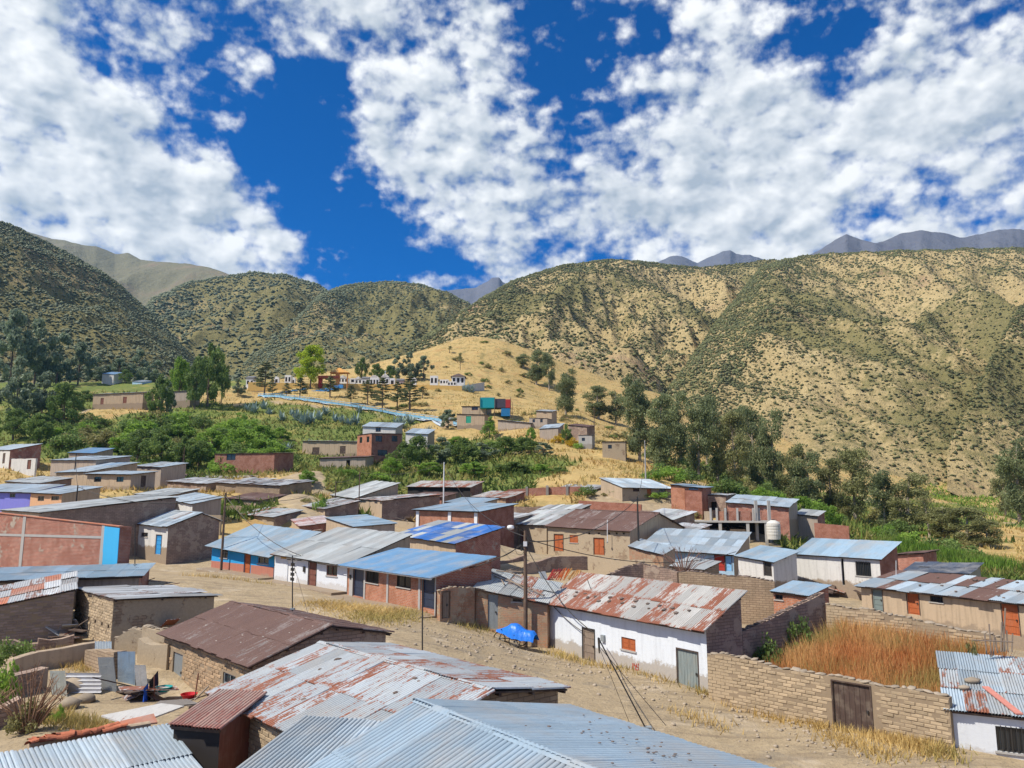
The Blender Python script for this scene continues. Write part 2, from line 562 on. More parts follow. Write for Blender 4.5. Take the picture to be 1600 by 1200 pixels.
def ctl(px, py, Y, k='d'):
    p = P(px, py, Y)
    CT.append((p.x, p.y, p.z, 1.0 if k == 'g' else 0.0, 1.0 if k == 'v' else 0.0))


def ctw(x, y, z, k='d'):
    CT.append((x, y, z + CAMZ, 1.0 if k == 'g' else 0.0, 1.0 if k == 'v' else 0.0))


for c in [(1300, 1195, 31), (1095, 1085, 40), (1480, 1172, 31.5), (1000, 1060, 43), (920, 1037, 48), (820, 1015, 51), (690, 962, 52), (760, 988, 51.5),
          (610, 1000, 41), (560, 952, 52), (550, 934, 61), (430, 910, 69), (332, 892, 79), (270, 874, 88), (240, 900, 66), (300, 905, 62),
          (285, 1090, 37), (170, 1115, 33), (60, 1150, 29), (30, 1065, 38), (100, 1010, 46),
          (790, 866, 104), (850, 866, 97), (518, 804, 126, 'g'), (556, 808, 118, 'g'), (600, 812, 109), (640, 786, 136, 'v'), (735, 787, 131, 'v'), (510, 838, 98, 'g'), (456, 838, 102, 'g'), (685, 812, 112, 'g'), (972, 778, 121), (1050, 780, 124), (1100, 808, 117, 'g'), (1180, 815, 110), (205, 765, 121, 'g'), (60, 800, 98), (0, 800, 104), (300, 812, 100, 'g'),
          (518, 744, 140, 'v'), (545, 752, 136, 'v'), (497, 775, 122, 'v'), (428, 778, 121, 'g'), (440, 745, 140, 'g'),
          (735, 667, 213, 'g'), (745, 650, 222, 'g'), (800, 673, 203, 'g'), (842, 669, 200, 'g'), (858, 684, 191, 'g'), (903, 684, 190, 'g'), (915, 696, 179, 'g'), (774, 645, 217, 'g'),
          (470, 800, 105), (465, 770, 118), (482, 738, 137), (380, 800, 112, 'v'), (410, 845, 92),
          (600, 762, 140, 'v'), (700, 748, 150, 'v'), (800, 738, 152, 'v'), (900, 747, 142, 'g'), (990, 748, 137, 'g'), (1080, 770, 132, 'g'), (1180, 800, 127, 'v'),
          (950, 716, 168, 'g'), (890, 700, 180, 'g'), (480, 717, 188, 'v'), (600, 728, 175, 'v'), (340, 738, 160, 'v'), (200, 702, 182, 'v'), (100, 702, 187, 'v'), (0, 692, 192, 'v'),
          (200, 768, 135, 'g'), (60, 756, 140, 'g'), (0, 736, 150, 'g'), (300, 775, 130, 'g'), (250, 800, 112, 'g'),
          (300, 650, 230, 'v'), (180, 638, 236, 'g'), (80, 650, 235, 'v'), (0, 640, 240, 'v'), (400, 690, 200, 'v'), (520, 690, 202, 'v'),
          (450, 652, 235, 'v'), (580, 662, 232, 'v'), (700, 667, 226, 'g'), (760, 678, 211, 'g'), (850, 682, 206, 'g'), (700, 700, 190, 'v'), (790, 700, 185, 'v'),
          (380, 620, 288, 'g'), (420, 613, 290, 'g'), (520, 607, 300, 'g'), (640, 608, 305, 'g'), (740, 605, 310, 'g'), (560, 628, 270, 'g'), (660, 640, 262, 'g'),
          (830, 640, 280, 'g'), (900, 650, 270, 'g'), (960, 672, 250, 'g'), (1000, 700, 215, 'g'),
          (700, 545, 400, 'g'), (740, 522, 440, 'g'), (790, 533, 420, 'g'), (640, 562, 390, 'g'), (850, 602, 370, 'g'), (560, 592, 372, 'g'), (900, 628, 350, 'g'),
          (150, 600, 330, 'v'), (0, 600, 330, 'v'), (300, 603, 322, 'v'), (-200, 600, 330, 'v'),
          (1100, 742, 190, 'v'), (1250, 790, 182, 'v'), (1400, 832, 162, 'v'), (1450, 882, 112, 'v'), (1400, 888, 100, 'v'), (1560, 884, 115, 'g'), (1590, 832, 150, 'g'),
          (1500, 802, 262, 'v'), (1560, 775, 300, 'g'), (1430, 775, 290, 'g'), (1300, 747, 282, 'g'), (1150, 722, 282, 'g'), (1050, 702, 282, 'g'), (1700, 790, 260, 'g'), (1800, 880, 110, 'g')]:
    ctl(*c)
for c in [(0, 20, -9.8), (-10, 22, -9.8), (10, 18, -10.5), (-20, 15, -9.4), (0, 4, -10.2), (20, 10, -10.6), (-30, 5, -9), (30, 5, -10.6), (-25, 28, -9), (26, 28, -10.2),
          (12, 40, -9.9), (18.6, 46, -7.5), (24.7, 39, -8.0), (21.5, 42, -7.8), (16, 40, -9.0), (19.5, 37, -9.2), (28, 62, -9.0), (34, 51, -9.3), (33, 72, -8.3), (23, 75, -7.8), (36, 86, -7.5), (45, 60, -9.2, 'v'), (60, 80, -8.8, 'v'),
          (12, 60, -8.6), (4, 95, -5.9), (13, 86, -6.1), (0, 75, -6.6), (5, 62, -8.0), (-12, 98, -3.2), (-4, 92, -3.7), (-15, 80, -5.6), (-24, 86, -4.6), (10, 110, -2.2, 'g'), (25, 108, -4.5, 'g'), (42, 108, -6.5, 'v'),
          (-8, 115, -0.4, 'g'), (5, 125, 1.6, 'g'), (-25, 115, 0.0, 'v'), (-40, 60, -6.4), (-50, 75, -5.2), (-66, 100, -1.8), (-45, 100, -2.8, 'g'), (-50, 45, -8), (-60, 20, -8.5),
          (-20, 520, 78, 'g'), (60, 520, 76, 'g'), (-110, 480, 70, 'g'), (-300, 450, 70, 'v'), (300, 480, 40, 'g'), (-500, 700, 60, 'v'), (500, 700, 40, 'g'), (0, 900, 60, 'g'),
          (-400, 200, 20, 'v'), (400, 200, -5, 'g'), (-400, -200, -8, 'g'), (400, -200, -8, 'g'), (0, -300, -9, 'g'), (0, 1500, 60, 'g'), (-1500, 500, 60, 'v'), (1500, 500, 40, 'g'),
          (-1500, -1500, 0, 'g'), (1500, -1500, 0, 'g'), (-1500, 1500, 60, 'v'), (1500, 1500, 60, 'g')]:
    ctw(*c)
CT = np.array(CT)
_cx, _cy, _cz = CT[:, 0], CT[:, 1], CT[:, 2]
_r = np.hypot(_cx[:, None] - _cx[None], _cy[:, None] - _cy[None])
_n = len(CT)
_A = np.zeros((_n + 3, _n + 3))
_A[:_n, :_n] = -_r + np.eye(_n) * 0.35
_A[:_n, _n] = 1
_A[:_n, _n + 1] = _cx
_A[:_n, _n + 2] = _cy
_A[_n:, :_n] = _A[:_n, _n:].T
_w = np.linalg.solve(_A, np.concatenate([_cz, np.zeros(3)]))


def Hs(x, y):
    x, y = np.atleast_1d(np.asarray(x, float)), np.atleast_1d(np.asarray(y, float))
    d = np.hypot(x[:, None] - _cx[None], y[:, None] - _cy[None])
    z = -d @ _w[:_n] + _w[_n] + _w[_n + 1] * x + _w[_n + 2] * y
    dist = np.hypot(x, y)
    rough = np.clip((dist - 95) / 120, 0, 1)
    z = z + (fbm(x / 14, y / 14, 4, 3) - 0.5) * 3.6 * rough + (fbm(x / 3.1, y / 3.1, 3, 5) - 0.5) * (0.16 + 0.5 * rough)
    return z


def H(x, y):
    return float(Hs(x, y)[0])


def biome(x, y):
    d2 = (x[:, None] - _cx[None]) ** 2 + (y[:, None] - _cy[None]) ** 2 + 4.0
    w = d2 ** -2.0
    w /= w.sum(1, keepdims=True)
    g, v = w @ CT[:, 3], w @ CT[:, 4]
    nz = (fbm(x / 9, y / 9, 4, 21) - 0.5) * 1.1
    g = np.clip(g + nz * (g > 0.08), 0, 1)
    v = np.clip(v + (fbm(x / 7, y / 7, 4, 33) - 0.5) * 1.3 * (v > 0.08), 0, 1)
    return g, v


def ground_mat(t, b):
    p = posv(t)
    at = nd(t, 'ShaderNodeVertexColor', layer_name='biome').outputs[0]
    sp = nd(t, 'ShaderNodeSeparateColor', {0: at})
    n0 = noisef(t, p, 0.12, 6, 0.6)
    n1 = noisef(t, p, 0.9, 8, 0.65)
    n2 = noisef(t, p, 7.0, 8, 0.7)
    n3 = noisef(t, p, 0.35, 5, 0.6, 0.6)
    dirt = mixc(t, n1, (0.23, 0.17, 0.10), (0.53, 0.42, 0.265))
    dirt = mixc(t, mapr(t, n2, 0.48, 0.70, 0, 0.7), dirt, (0.17, 0.135, 0.095))
    dirt = mixc(t, mapr(t, n3, 0.55, 0.70, 0, 0.5), dirt, (0.56, 0.47, 0.35))
    dirt = mixc(t, mapr(t, noisef(t, p, 2.6, 6, 0.7), 0.60, 0.72, 0, 0.6), dirt, (0.36, 0.27, 0.10))
    al = nd(t, 'ShaderNodeMapping', {0: p, 2: (0, 0, R(52)), 3: (0.10, 1.5, 1)}).outputs[0]
    dirt = mixc(t, mapr(t, noisef(t, al, 1.0, 5, 0.6, 0.5), 0.50, 0.66, 0, 0.55), dirt, (0.20, 0.155, 0.105))
    dirt = mixc(t, mapr(t, noisef(t, p, 0.5, 4, 0.55, 1.0), 0.56, 0.68, 0, 0.6), dirt, (0.24, 0.20, 0.145))
    gold = mixc(t, n1, (0.27, 0.18, 0.06), (0.60, 0.445, 0.19))
    gold = mixc(t, mapr(t, n2, 0.5, 0.75, 0, 0.6), gold, (0.28, 0.17, 0.06))
    gold = mixc(t, mapr(t, n0, 0.52, 0.68, 0, 0.5), gold, (0.36, 0.19, 0.07))
    gold = mixc(t, mapr(t, noisef(t, p, 0.22, 6, 0.7, 0.4), 0.50, 0.62, 0, 0.6), gold, (0.17, 0.15, 0.055))
    grn = mixc(t, n1, (0.06, 0.085, 0.02), (0.20, 0.24, 0.05))
    grn = mixc(t, mapr(t, n0, 0.5, 0.65, 0, 0.6), grn, (0.33, 0.26, 0.08))
    c = mixc(t, mapr(t, mth(t, 'ADD', sp.outputs[0], mth(t, 'MULTIPLY_ADD', n1, 0.6, -0.3)), 0.3, 0.6), dirt, gold)
    c = mixc(t, mapr(t, mth(t, 'ADD', sp.outputs[1], mth(t, 'MULTIPLY_ADD', n1, 0.6, -0.3)), 0.3, 0.6), c, grn)
    setc(t, b, c)
    b.inputs['Roughness'].default_value = 0.95
    bump(t, b, mth(t, 'ADD', mth(t, 'MULTIPLY', n1, 1.0), mth(t, 'MULTIPLY', n2, 0.35)), 0.8, 0.25)


GROUND = material('earth_and_grass', ground_mat)


def make_ground():
    azs = np.radians(np.concatenate([np.arange(-180, -46, 4.0), np.arange(-46, 46.01, 0.30), np.arange(48, 180.1, 4.0)]))
    rs = np.concatenate([np.linspace(1.5, 24, 14), np.geomspace(25, 120, 110), np.geomspace(122, 620, 120), np.geomspace(680, 30000, 22)])
    A, Rr = np.meshgrid(azs, rs)
    x, y = (np.sin(A) * Rr).ravel(), (np.cos(A) * Rr).ravel()
    z = np.concatenate([Hs(np.clip(a, -1500, 1500), np.clip(b_, -1500, 1500)) for a, b_ in zip(np.array_split(x, 12), np.array_split(y, 12))])
    z = np.where(np.hypot(x, y) > 1500, 40.0, z)
    g, v = zip(*[biome(a, b_) for a, b_ in zip(np.array_split(x, 12), np.array_split(y, 12))])
    na, nr = len(azs), len(rs)
    i = np.arange(na * nr).reshape(nr, na)
    q = np.stack([i[:-1, :-1], i[:-1, 1:], i[1:, 1:], i[1:, :-1]], -1).reshape(-1, 4)[:, ::-1]
    me = np_mesh('ground', np.stack([x, y, z], 1), q, True)
    add_attr(me, 'biome', np.stack([np.concatenate(g), np.concatenate(v), np.zeros(len(x))], 1))
    o = link('ground', me, GROUND)
    tag(o, kind='structure')


make_ground()


# ------------------------------------------------------------------ hills
def hill_mat(name, green, tone=1.0, blue=0.0):
    def f(t, b):
        p = posv(t)
        z = nd(t, 'ShaderNodeSeparateXYZ', {0: p}).outputs[2]
        n0 = noisef(t, p, 0.006, 6, 0.6, 0.5)
        n1 = noisef(t, p, 0.03, 8, 0.62)
        n2 = noisef(t, p, 0.18, 8, 0.7)
        n3 = noisef(t, p, 0.011, 6, 0.62, 0.8)
        soil = mixc(t, n1, (0.33 * tone, 0.245 * tone, 0.105 * tone), (0.62 * tone, 0.495 * tone, 0.26 * tone))
        soil = mixc(t, mapr(t, n2, 0.45, 0.75, 0, 0.6), soil, (0.27 * tone, 0.19 * tone, 0.085 * tone))
        soil = mixc(t, mapr(t, n3, 0.58, 0.70, 0, 0.75), soil, (0.34 * tone, 0.20 * tone, 0.14 * tone))
        veg = mixc(t, n2, (0.10, 0.10, 0.038), (0.34, 0.29, 0.125))
        gm = mapr(t, mth(t, 'ADD', mth(t, 'MULTIPLY', n0, 0.75), mth(t, 'MULTIPLY', n2, 0.35)), 0.66 - green * 0.45, 0.76 - green * 0.45)
        c = mixc(t, gm, soil, veg)
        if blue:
            c = mixc(t, blue, c, (0.10, 0.15, 0.27))  # bluish distance haze put into the hill's own colour
        setc(t, b, c)
        b.inputs['Roughness'].default_value = 0.95
        b.inputs['Specular IOR Level'].default_value = 0.1
        bump(t, b, mth(t, 'ADD', n1, mth(t, 'MULTIPLY', n2, 0.5)), 0.9, 9.0)
    return material(('hill', name), f)


SCRUB = leafmat((0.040, 0.044, 0.017), (0.135, 0.14, 0.055), 0.1, 'scrub')
SCRUBL = leafmat((0.06, 0.072, 0.04), (0.17, 0.185, 0.10), 0.1, 'scrubl')
HILLS = {}


def interp(pts, x, k):
    return np.interp(x, [p[0] for p in pts], [p[k] for p in pts])


def hill(name, crest, foot, nx, ny, mat, gully=0.10, gscale=90.0, seed=0, convex=0.35, kind='structure'):
    x0, x1 = crest[0][0], crest[-1][0]
    px = np.linspace(x0, x1, nx)
    cpy, cd = interp(crest, px, 1), interp(crest, px, 2)
    fpy, fd = interp(foot, px, 1), interp(foot, px, 2)
    cpy = cpy + (fbm(px / 26, px * 0 + seed, 4, seed) - 0.5) * 6.0

    def W_(px_, py_, Y_):
        u, v = (px_ - 800) / FPX, (600 - py_) / FPX
        t_ = Y_ / (CP - v * SP)
        return u * t_, Y_, CAMZ + (SP + v * CP) * t_
    C, F = W_(px, cpy, cd), W_(px, fpy, fd)
    s = np.concatenate([np.linspace(-0.15, 0.9, ny), np.linspace(0.92, 1.0, 8), np.array([1.03, 1.1, 1.25, 1.5])])
    S_, _ = np.meshgrid(s, px, indexing='ij')
    X = F[0] + (C[0] - F[0]) * S_
    Y = F[1] + (C[1] - F[1]) * S_
    rise = C[2] - F[2]
    up = np.clip(S_, -0.2, 1)
    prof = (1 - convex) * up + convex * np.sin(np.clip(up, 0, 1) * math.pi / 2)
    prof = np.where(S_ > 1, 1 - (S_ - 1) * 1.3, prof)
    env = np.sin(np.clip(S_, 0, 1) * math.pi) ** 0.7 * np.clip((1 - S_) / .3, 0, 1) ** .7
    g = ridged(X / gscale, Y / (gscale * 2.6) + seed * 5.1, 4, seed)
    g2 = fbm(X / (gscale * 0.22), Y / (gscale * 0.3), 4, seed + 9)
    Z = F[2] + rise * prof + (g - 0.95) * np.abs(rise) * gully * env * 2.0 + (g2 - 0.5) * np.abs(rise) * 0.06 * (env + 0.12)
    n, m = S_.shape
    i = np.arange(n * m).reshape(n, m)
    q = np.stack([i[:-1, :-1], i[:-1, 1:], i[1:, 1:], i[1:, :-1]], -1).reshape(-1, 4)
    me = np_mesh(name, np.stack([X.ravel(), Y.ravel(), Z.ravel()], 1), q, True)
    o = link(name, me, mat)
    tag(o, kind=kind)
    HILLS[name] = (X, Y, Z, S_)
    return o


H_RIGHT = hill_mat('right', 0.30)
H_MID = hill_mat('middle', 0.5, 0.85)
H_LEFT = hill_mat('left', 0.5, 0.75)
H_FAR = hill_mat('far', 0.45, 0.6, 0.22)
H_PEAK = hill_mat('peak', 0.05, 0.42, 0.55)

hill('hill_right', [(985, 700, 360), (1020, 640, 420), (1080, 560, 520), (1130, 490, 640), (1190, 418, 800), (1250, 399, 880), (1370, 393, 920), (1440, 391, 950), (1600, 388, 980), (1800, 380, 980)],
     [(985, 720, 300), (1150, 722, 292), (1300, 747, 288), (1450, 772, 296), (1600, 772, 312), (1800, 780, 300)], 330, 150, H_RIGHT, 0.15, 110, 3)
hill('hill_spur', [(1480, 700, 330), (1510, 640, 350), (1545, 570, 380), (1575, 510, 420), (1600, 472, 460), (1700, 420, 520), (1800, 400, 560)],
     [(1480, 760, 300), (1540, 772, 300), (1800, 800, 280)], 110, 70, H_RIGHT, 0.10, 60, 8)
hill('hill_centre', [(640, 545, 520), (700, 500, 640), (760, 463, 720), (800, 437, 800), (870, 416, 900), (950, 407, 980), (1010, 410, 1000), (1090, 418, 1010), (1150, 411, 1010), (1210, 404, 1010), (1300, 420, 1000)],
     [(640, 575, 440), (700, 560, 430), (850, 625, 365), (985, 700, 330), (1100, 720, 420), (1300, 740, 640)], 280, 140, H_RIGHT, 0.17, 90, 5)
hill('hill_middle', [(380, 570, 640), (440, 520, 740), (500, 462, 880), (540, 444, 960), (600, 440, 1020), (660, 445, 1050), (700, 457, 1050), (760, 490, 1000), (840, 560, 900)],
     [(380, 600, 500), (500, 600, 470), (600, 590, 480), (700, 575, 520), (840, 590, 520)], 260, 130, H_MID, 0.18, 85, 12)
hill('hill_behind', [(180, 540, 720), (240, 466, 1000), (300, 441, 1120), (350, 432, 1160), (400, 427, 1200), (450, 432, 1200), (500, 447, 1184), (560, 480, 1120), (640, 520, 1040)],
     [(180, 600, 560), (400, 600, 560), (640, 600, 608)], 240, 110, H_MID, 0.14, 140, 16)
hill('hill_left', [(-260, 260, 520), (-100, 300, 560), (0, 345, 600), (60, 370, 640), (120, 402, 680), (180, 440, 720), (240, 492, 740), (290, 545, 740), (330, 590, 740)],
     [(-260, 640, 300), (0, 615, 340), (150, 610, 350), (330, 612, 420)], 240, 150, H_LEFT, 0.10, 80, 21)
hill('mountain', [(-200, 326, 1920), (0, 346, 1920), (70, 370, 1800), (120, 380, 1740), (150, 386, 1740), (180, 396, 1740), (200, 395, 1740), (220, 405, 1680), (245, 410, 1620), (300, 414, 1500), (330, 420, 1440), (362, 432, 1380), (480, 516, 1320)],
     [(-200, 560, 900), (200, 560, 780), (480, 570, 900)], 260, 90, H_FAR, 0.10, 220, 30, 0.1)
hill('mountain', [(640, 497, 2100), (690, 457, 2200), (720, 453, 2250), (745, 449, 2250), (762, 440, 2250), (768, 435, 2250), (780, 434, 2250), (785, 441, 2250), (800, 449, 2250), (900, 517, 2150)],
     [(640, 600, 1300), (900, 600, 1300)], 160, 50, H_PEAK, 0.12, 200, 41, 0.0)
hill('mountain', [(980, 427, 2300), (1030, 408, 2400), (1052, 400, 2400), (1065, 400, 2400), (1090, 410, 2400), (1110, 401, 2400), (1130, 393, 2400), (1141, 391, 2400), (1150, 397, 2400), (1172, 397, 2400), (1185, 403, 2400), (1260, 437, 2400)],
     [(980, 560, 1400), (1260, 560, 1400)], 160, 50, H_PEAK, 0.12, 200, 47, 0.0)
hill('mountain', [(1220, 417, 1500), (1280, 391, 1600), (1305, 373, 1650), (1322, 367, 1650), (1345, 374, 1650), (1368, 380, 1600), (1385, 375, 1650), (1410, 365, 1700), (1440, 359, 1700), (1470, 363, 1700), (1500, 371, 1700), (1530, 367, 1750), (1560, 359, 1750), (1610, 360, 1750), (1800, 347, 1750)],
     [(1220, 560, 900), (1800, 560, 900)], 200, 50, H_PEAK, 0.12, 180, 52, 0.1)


# scrub on the slopes: tens of thousands of low bushes, one mesh for each hill
def ico(sub=1):
    import bmesh
    bm = bmesh.new()
    bmesh.ops.create_icosphere(bm, subdivisions=sub, radius=1.0)
    v = np.array([x.co[:] for x in bm.verts])
    bm.verts.ensure_lookup_table()
    f = np.array([[q.index for q in x.verts] for x in bm.faces])
    bm.free()
    return v, f


def scrub(hname, n, size, dens, seed, smin=-.05, smax=1.02, sub=1):
    rg = np.random.default_rng(seed)
    X, Y, Z, S_ = HILLS[hname]
    a, b_ = X.shape
    dx = np.hypot(X[:-1, 1:] - X[:-1, :-1], Y[:-1, 1:] - Y[:-1, :-1])
    dy = np.hypot(X[1:, :-1] - X[:-1, :-1], Y[1:, :-1] - Y[:-1, :-1])
    ar = dx * dy * (S_[:-1, :-1] < smax) * (S_[:-1, :-1] > smin)
    cxm, cym, sm = X[:-1, :-1], Y[:-1, :-1], S_[:-1, :-1]
    w = np.clip((fbm(cxm / 60, cym / 110, 4, seed) - 0.5) * 1.3 + 0.6 + dens + 0.45 * np.clip(sm - 0.55, 0, 1) * 2, 0.06, 1.6)
    pr = (ar * w).ravel()
    pr /= pr.sum()
    pick = rg.choice(len(pr), n, p=pr)
    i, j = np.unravel_index(pick, ar.shape)
    u, v = rg.random(n), rg.random(n)

    def bl(Q):
        return Q[i, j] * (1 - u) * (1 - v) + Q[i, j + 1] * u * (1 - v) + Q[i + 1, j] * (1 - u) * v + Q[i + 1, j + 1] * u * v
    c = np.stack([bl(X), bl(Y), bl(Z)], 1)
    sz = size * (0.45 + rg.random(n) ** 2.2 * 1.5)
    tv, tf = ico(1) if sub else (np.array([(1, 0, 0), (0, 1, 0), (-1, 0, 0), (0, -1, 0), (0, 0, 1.0), (0, 0, -.6)], float), np.array([(0, 1, 4), (1, 2, 4), (2, 3, 4), (3, 0, 4), (1, 0, 5), (2, 1, 5), (3, 2, 5), (0, 3, 5)]))
    nv = len(tv)
    jit = 1 + (rg.random((n, nv, 1)) - 0.5) * 1.3
    ang = rg.random(n) * 6.283
    ca, sa = np.cos(ang)[:, None], np.sin(ang)[:, None]
    vx = tv[None, :, 0] * ca - tv[None, :, 1] * sa
    vy = tv[None, :, 0] * sa + tv[None, :, 1] * ca
    base = np.stack([vx * (0.75 + 0.5 * rg.random((n, 1))), vy, tv[None, :, 2] * (0.5 + 0.4 * rg.random((n, 1)))], 2) * jit
    vv = c[:, None, :] + base * sz[:, None, None] + np.array([0, 0, 0.25]) * sz[:, None, None]
    ff = tf[None] + (np.arange(n) * nv)[:, None, None]
    me = np_mesh('hill_scrub', vv.reshape(-1, 3), ff.reshape(-1, 3))
    tint = np.repeat(rg.random(n) * 0.7, nv) + rg.random(n * nv) * 0.3
    add_attr(me, 'tint', np.stack([tint] * 3, 1))
    o = link('hill_scrub', me, SCRUBL if hname in ('hill_left', 'hill_behind', 'hill_middle') else SCRUB)
    tag(o, 'dense low scrub dotted over the ' + {'hill_right': ('upper half of the ' if smin > 0 else 'lower half of the ') + 'wide right-hand hillside', 'hill_spur': 'shaded spur at the right edge', 'hill_centre': 'golden hill behind the eucalyptus',
        'hill_middle': 'hill behind the cemetery', 'hill_behind': 'farther green hills on the left', 'hill_left': 'steep dark hillside on the left'}[hname], 'scrub', kind='stuff')


scrub('hill_right', 27000, 0.66, 0.05, 1, -.05, .5, 0)
scrub('hill_right', 44000, 0.82, 0.05, 11, .4, 1.02, 0)
scrub('hill_spur', 9000, .62, 0.25, 2, sub=0)
scrub('hill_centre', 56000, 0.9, 0.1, 3, sub=0)
scrub('hill_middle', 26000, 1.0, 0.3, 4, sub=0)
scrub('hill_behind', 15000, 1.6, 0.4, 5, sub=0)
scrub('hill_left', 30000, .85, 0.45, 6, sub=0)
# ------------------------------------------------------------------ building kit
UP = Vector((0, 0, 1))
DIAG = False


def sheet_mesh(eu, ev, w, l, corr, near, key):
    """one corrugated sheet: w along eu, l along ev (unit vectors, ev up the slope); origin at its lower left corner"""
    n = eu.cross(ev).normalized()
    waves = max(2, round(w / corr))
    prof = [(0, 0), (.13, .72), (.28, 1), (.72, 1), (.87, .72)] if near else [(0, 0), (.5, 1)]
    st = [((k + f) / waves, h) for k in range(waves) for f, h in prof] + [(1.0, 0)]
    seg = len(st) - 1
    vs, uvs = [], []
    for j in range(2):
        for a, h in st:
            vs.append(eu * (a * w) + ev * (j * l) + n * (h * (0.06 if near else 0.03)))
            uvs.append((a * w, j * l))
    m = MB()
    for i in range(seg):
        q = [i, i + 1, i + 1 + seg + 1, i + seg + 1]
        m.face([vs[k] for k in q], [uvs[k] for k in q])
    me = m.mesh('sheet')
    if near:
        me.polygons.foreach_set('use_smooth', [True] * seg)
    return me


def roofplane(roof, o, p0, EU, EV, mat, sheetw=0.85, rowlen=2.4, messy=0.2, corr=0.12, near=False, skip=0.0, alt=None, altp=0.0):
    """p0 lower left corner (world), EU along the eave, EV up to the ridge"""
    L, Sl = EU.length, EV.length
    eu, ev = EU.normalized(), EV.normalized()
    n = eu.cross(ev).normalized()
    nc, nr = max(1, round(L / sheetw)), max(1, round(Sl / rowlen))
    w, l = L / nc, Sl / nr
    me = sheet_mesh(eu, ev, w + 0.07, l + (0.12 if nr > 1 else 0.0), corr, near, None)
    me.materials.append(mat)
    me2 = None
    if alt is not None:
        me2 = me.copy()
        me2.materials.clear()
        me2.materials.append(alt)
    for i in range(nc):
        for j in range(nr):
            if random.random() < skip:
                continue
            use = me2 if (me2 and random.random() < altp) else me
            s = bpy.data.objects.new('sheet', use)
            COL.objects.link(s)
            s.parent = roof
            lift = 0.035 + (0.012 if i % 2 else 0) + 0.014 * j + random.random() * 0.03 * messy
            s.location = p0 + eu * (i * w + random.uniform(-.05, .05) * messy) + ev * (j * l - 0.02 + random.uniform(-.13, .13) * messy) + n * lift - o
            k = 0.05 * messy
            s.rotation_euler = (random.uniform(-k, k) * .5, random.uniform(-k, k) * .5, random.uniform(-k, k))


def frame_box(m, O, eu, nr, u0, u1, z0, z1, d0, d1, mi=0):
    """box on a wall face: O face origin (u=0, z=0), d0..d1 measured outwards"""
    o = O + eu * u0 + UP * z0 + nr * d0
    m.box(o, eu * (u1 - u0), -nr * (d0 - d1) * -1 if False else nr * (d1 - d0), UP * (z1 - z0), mi)


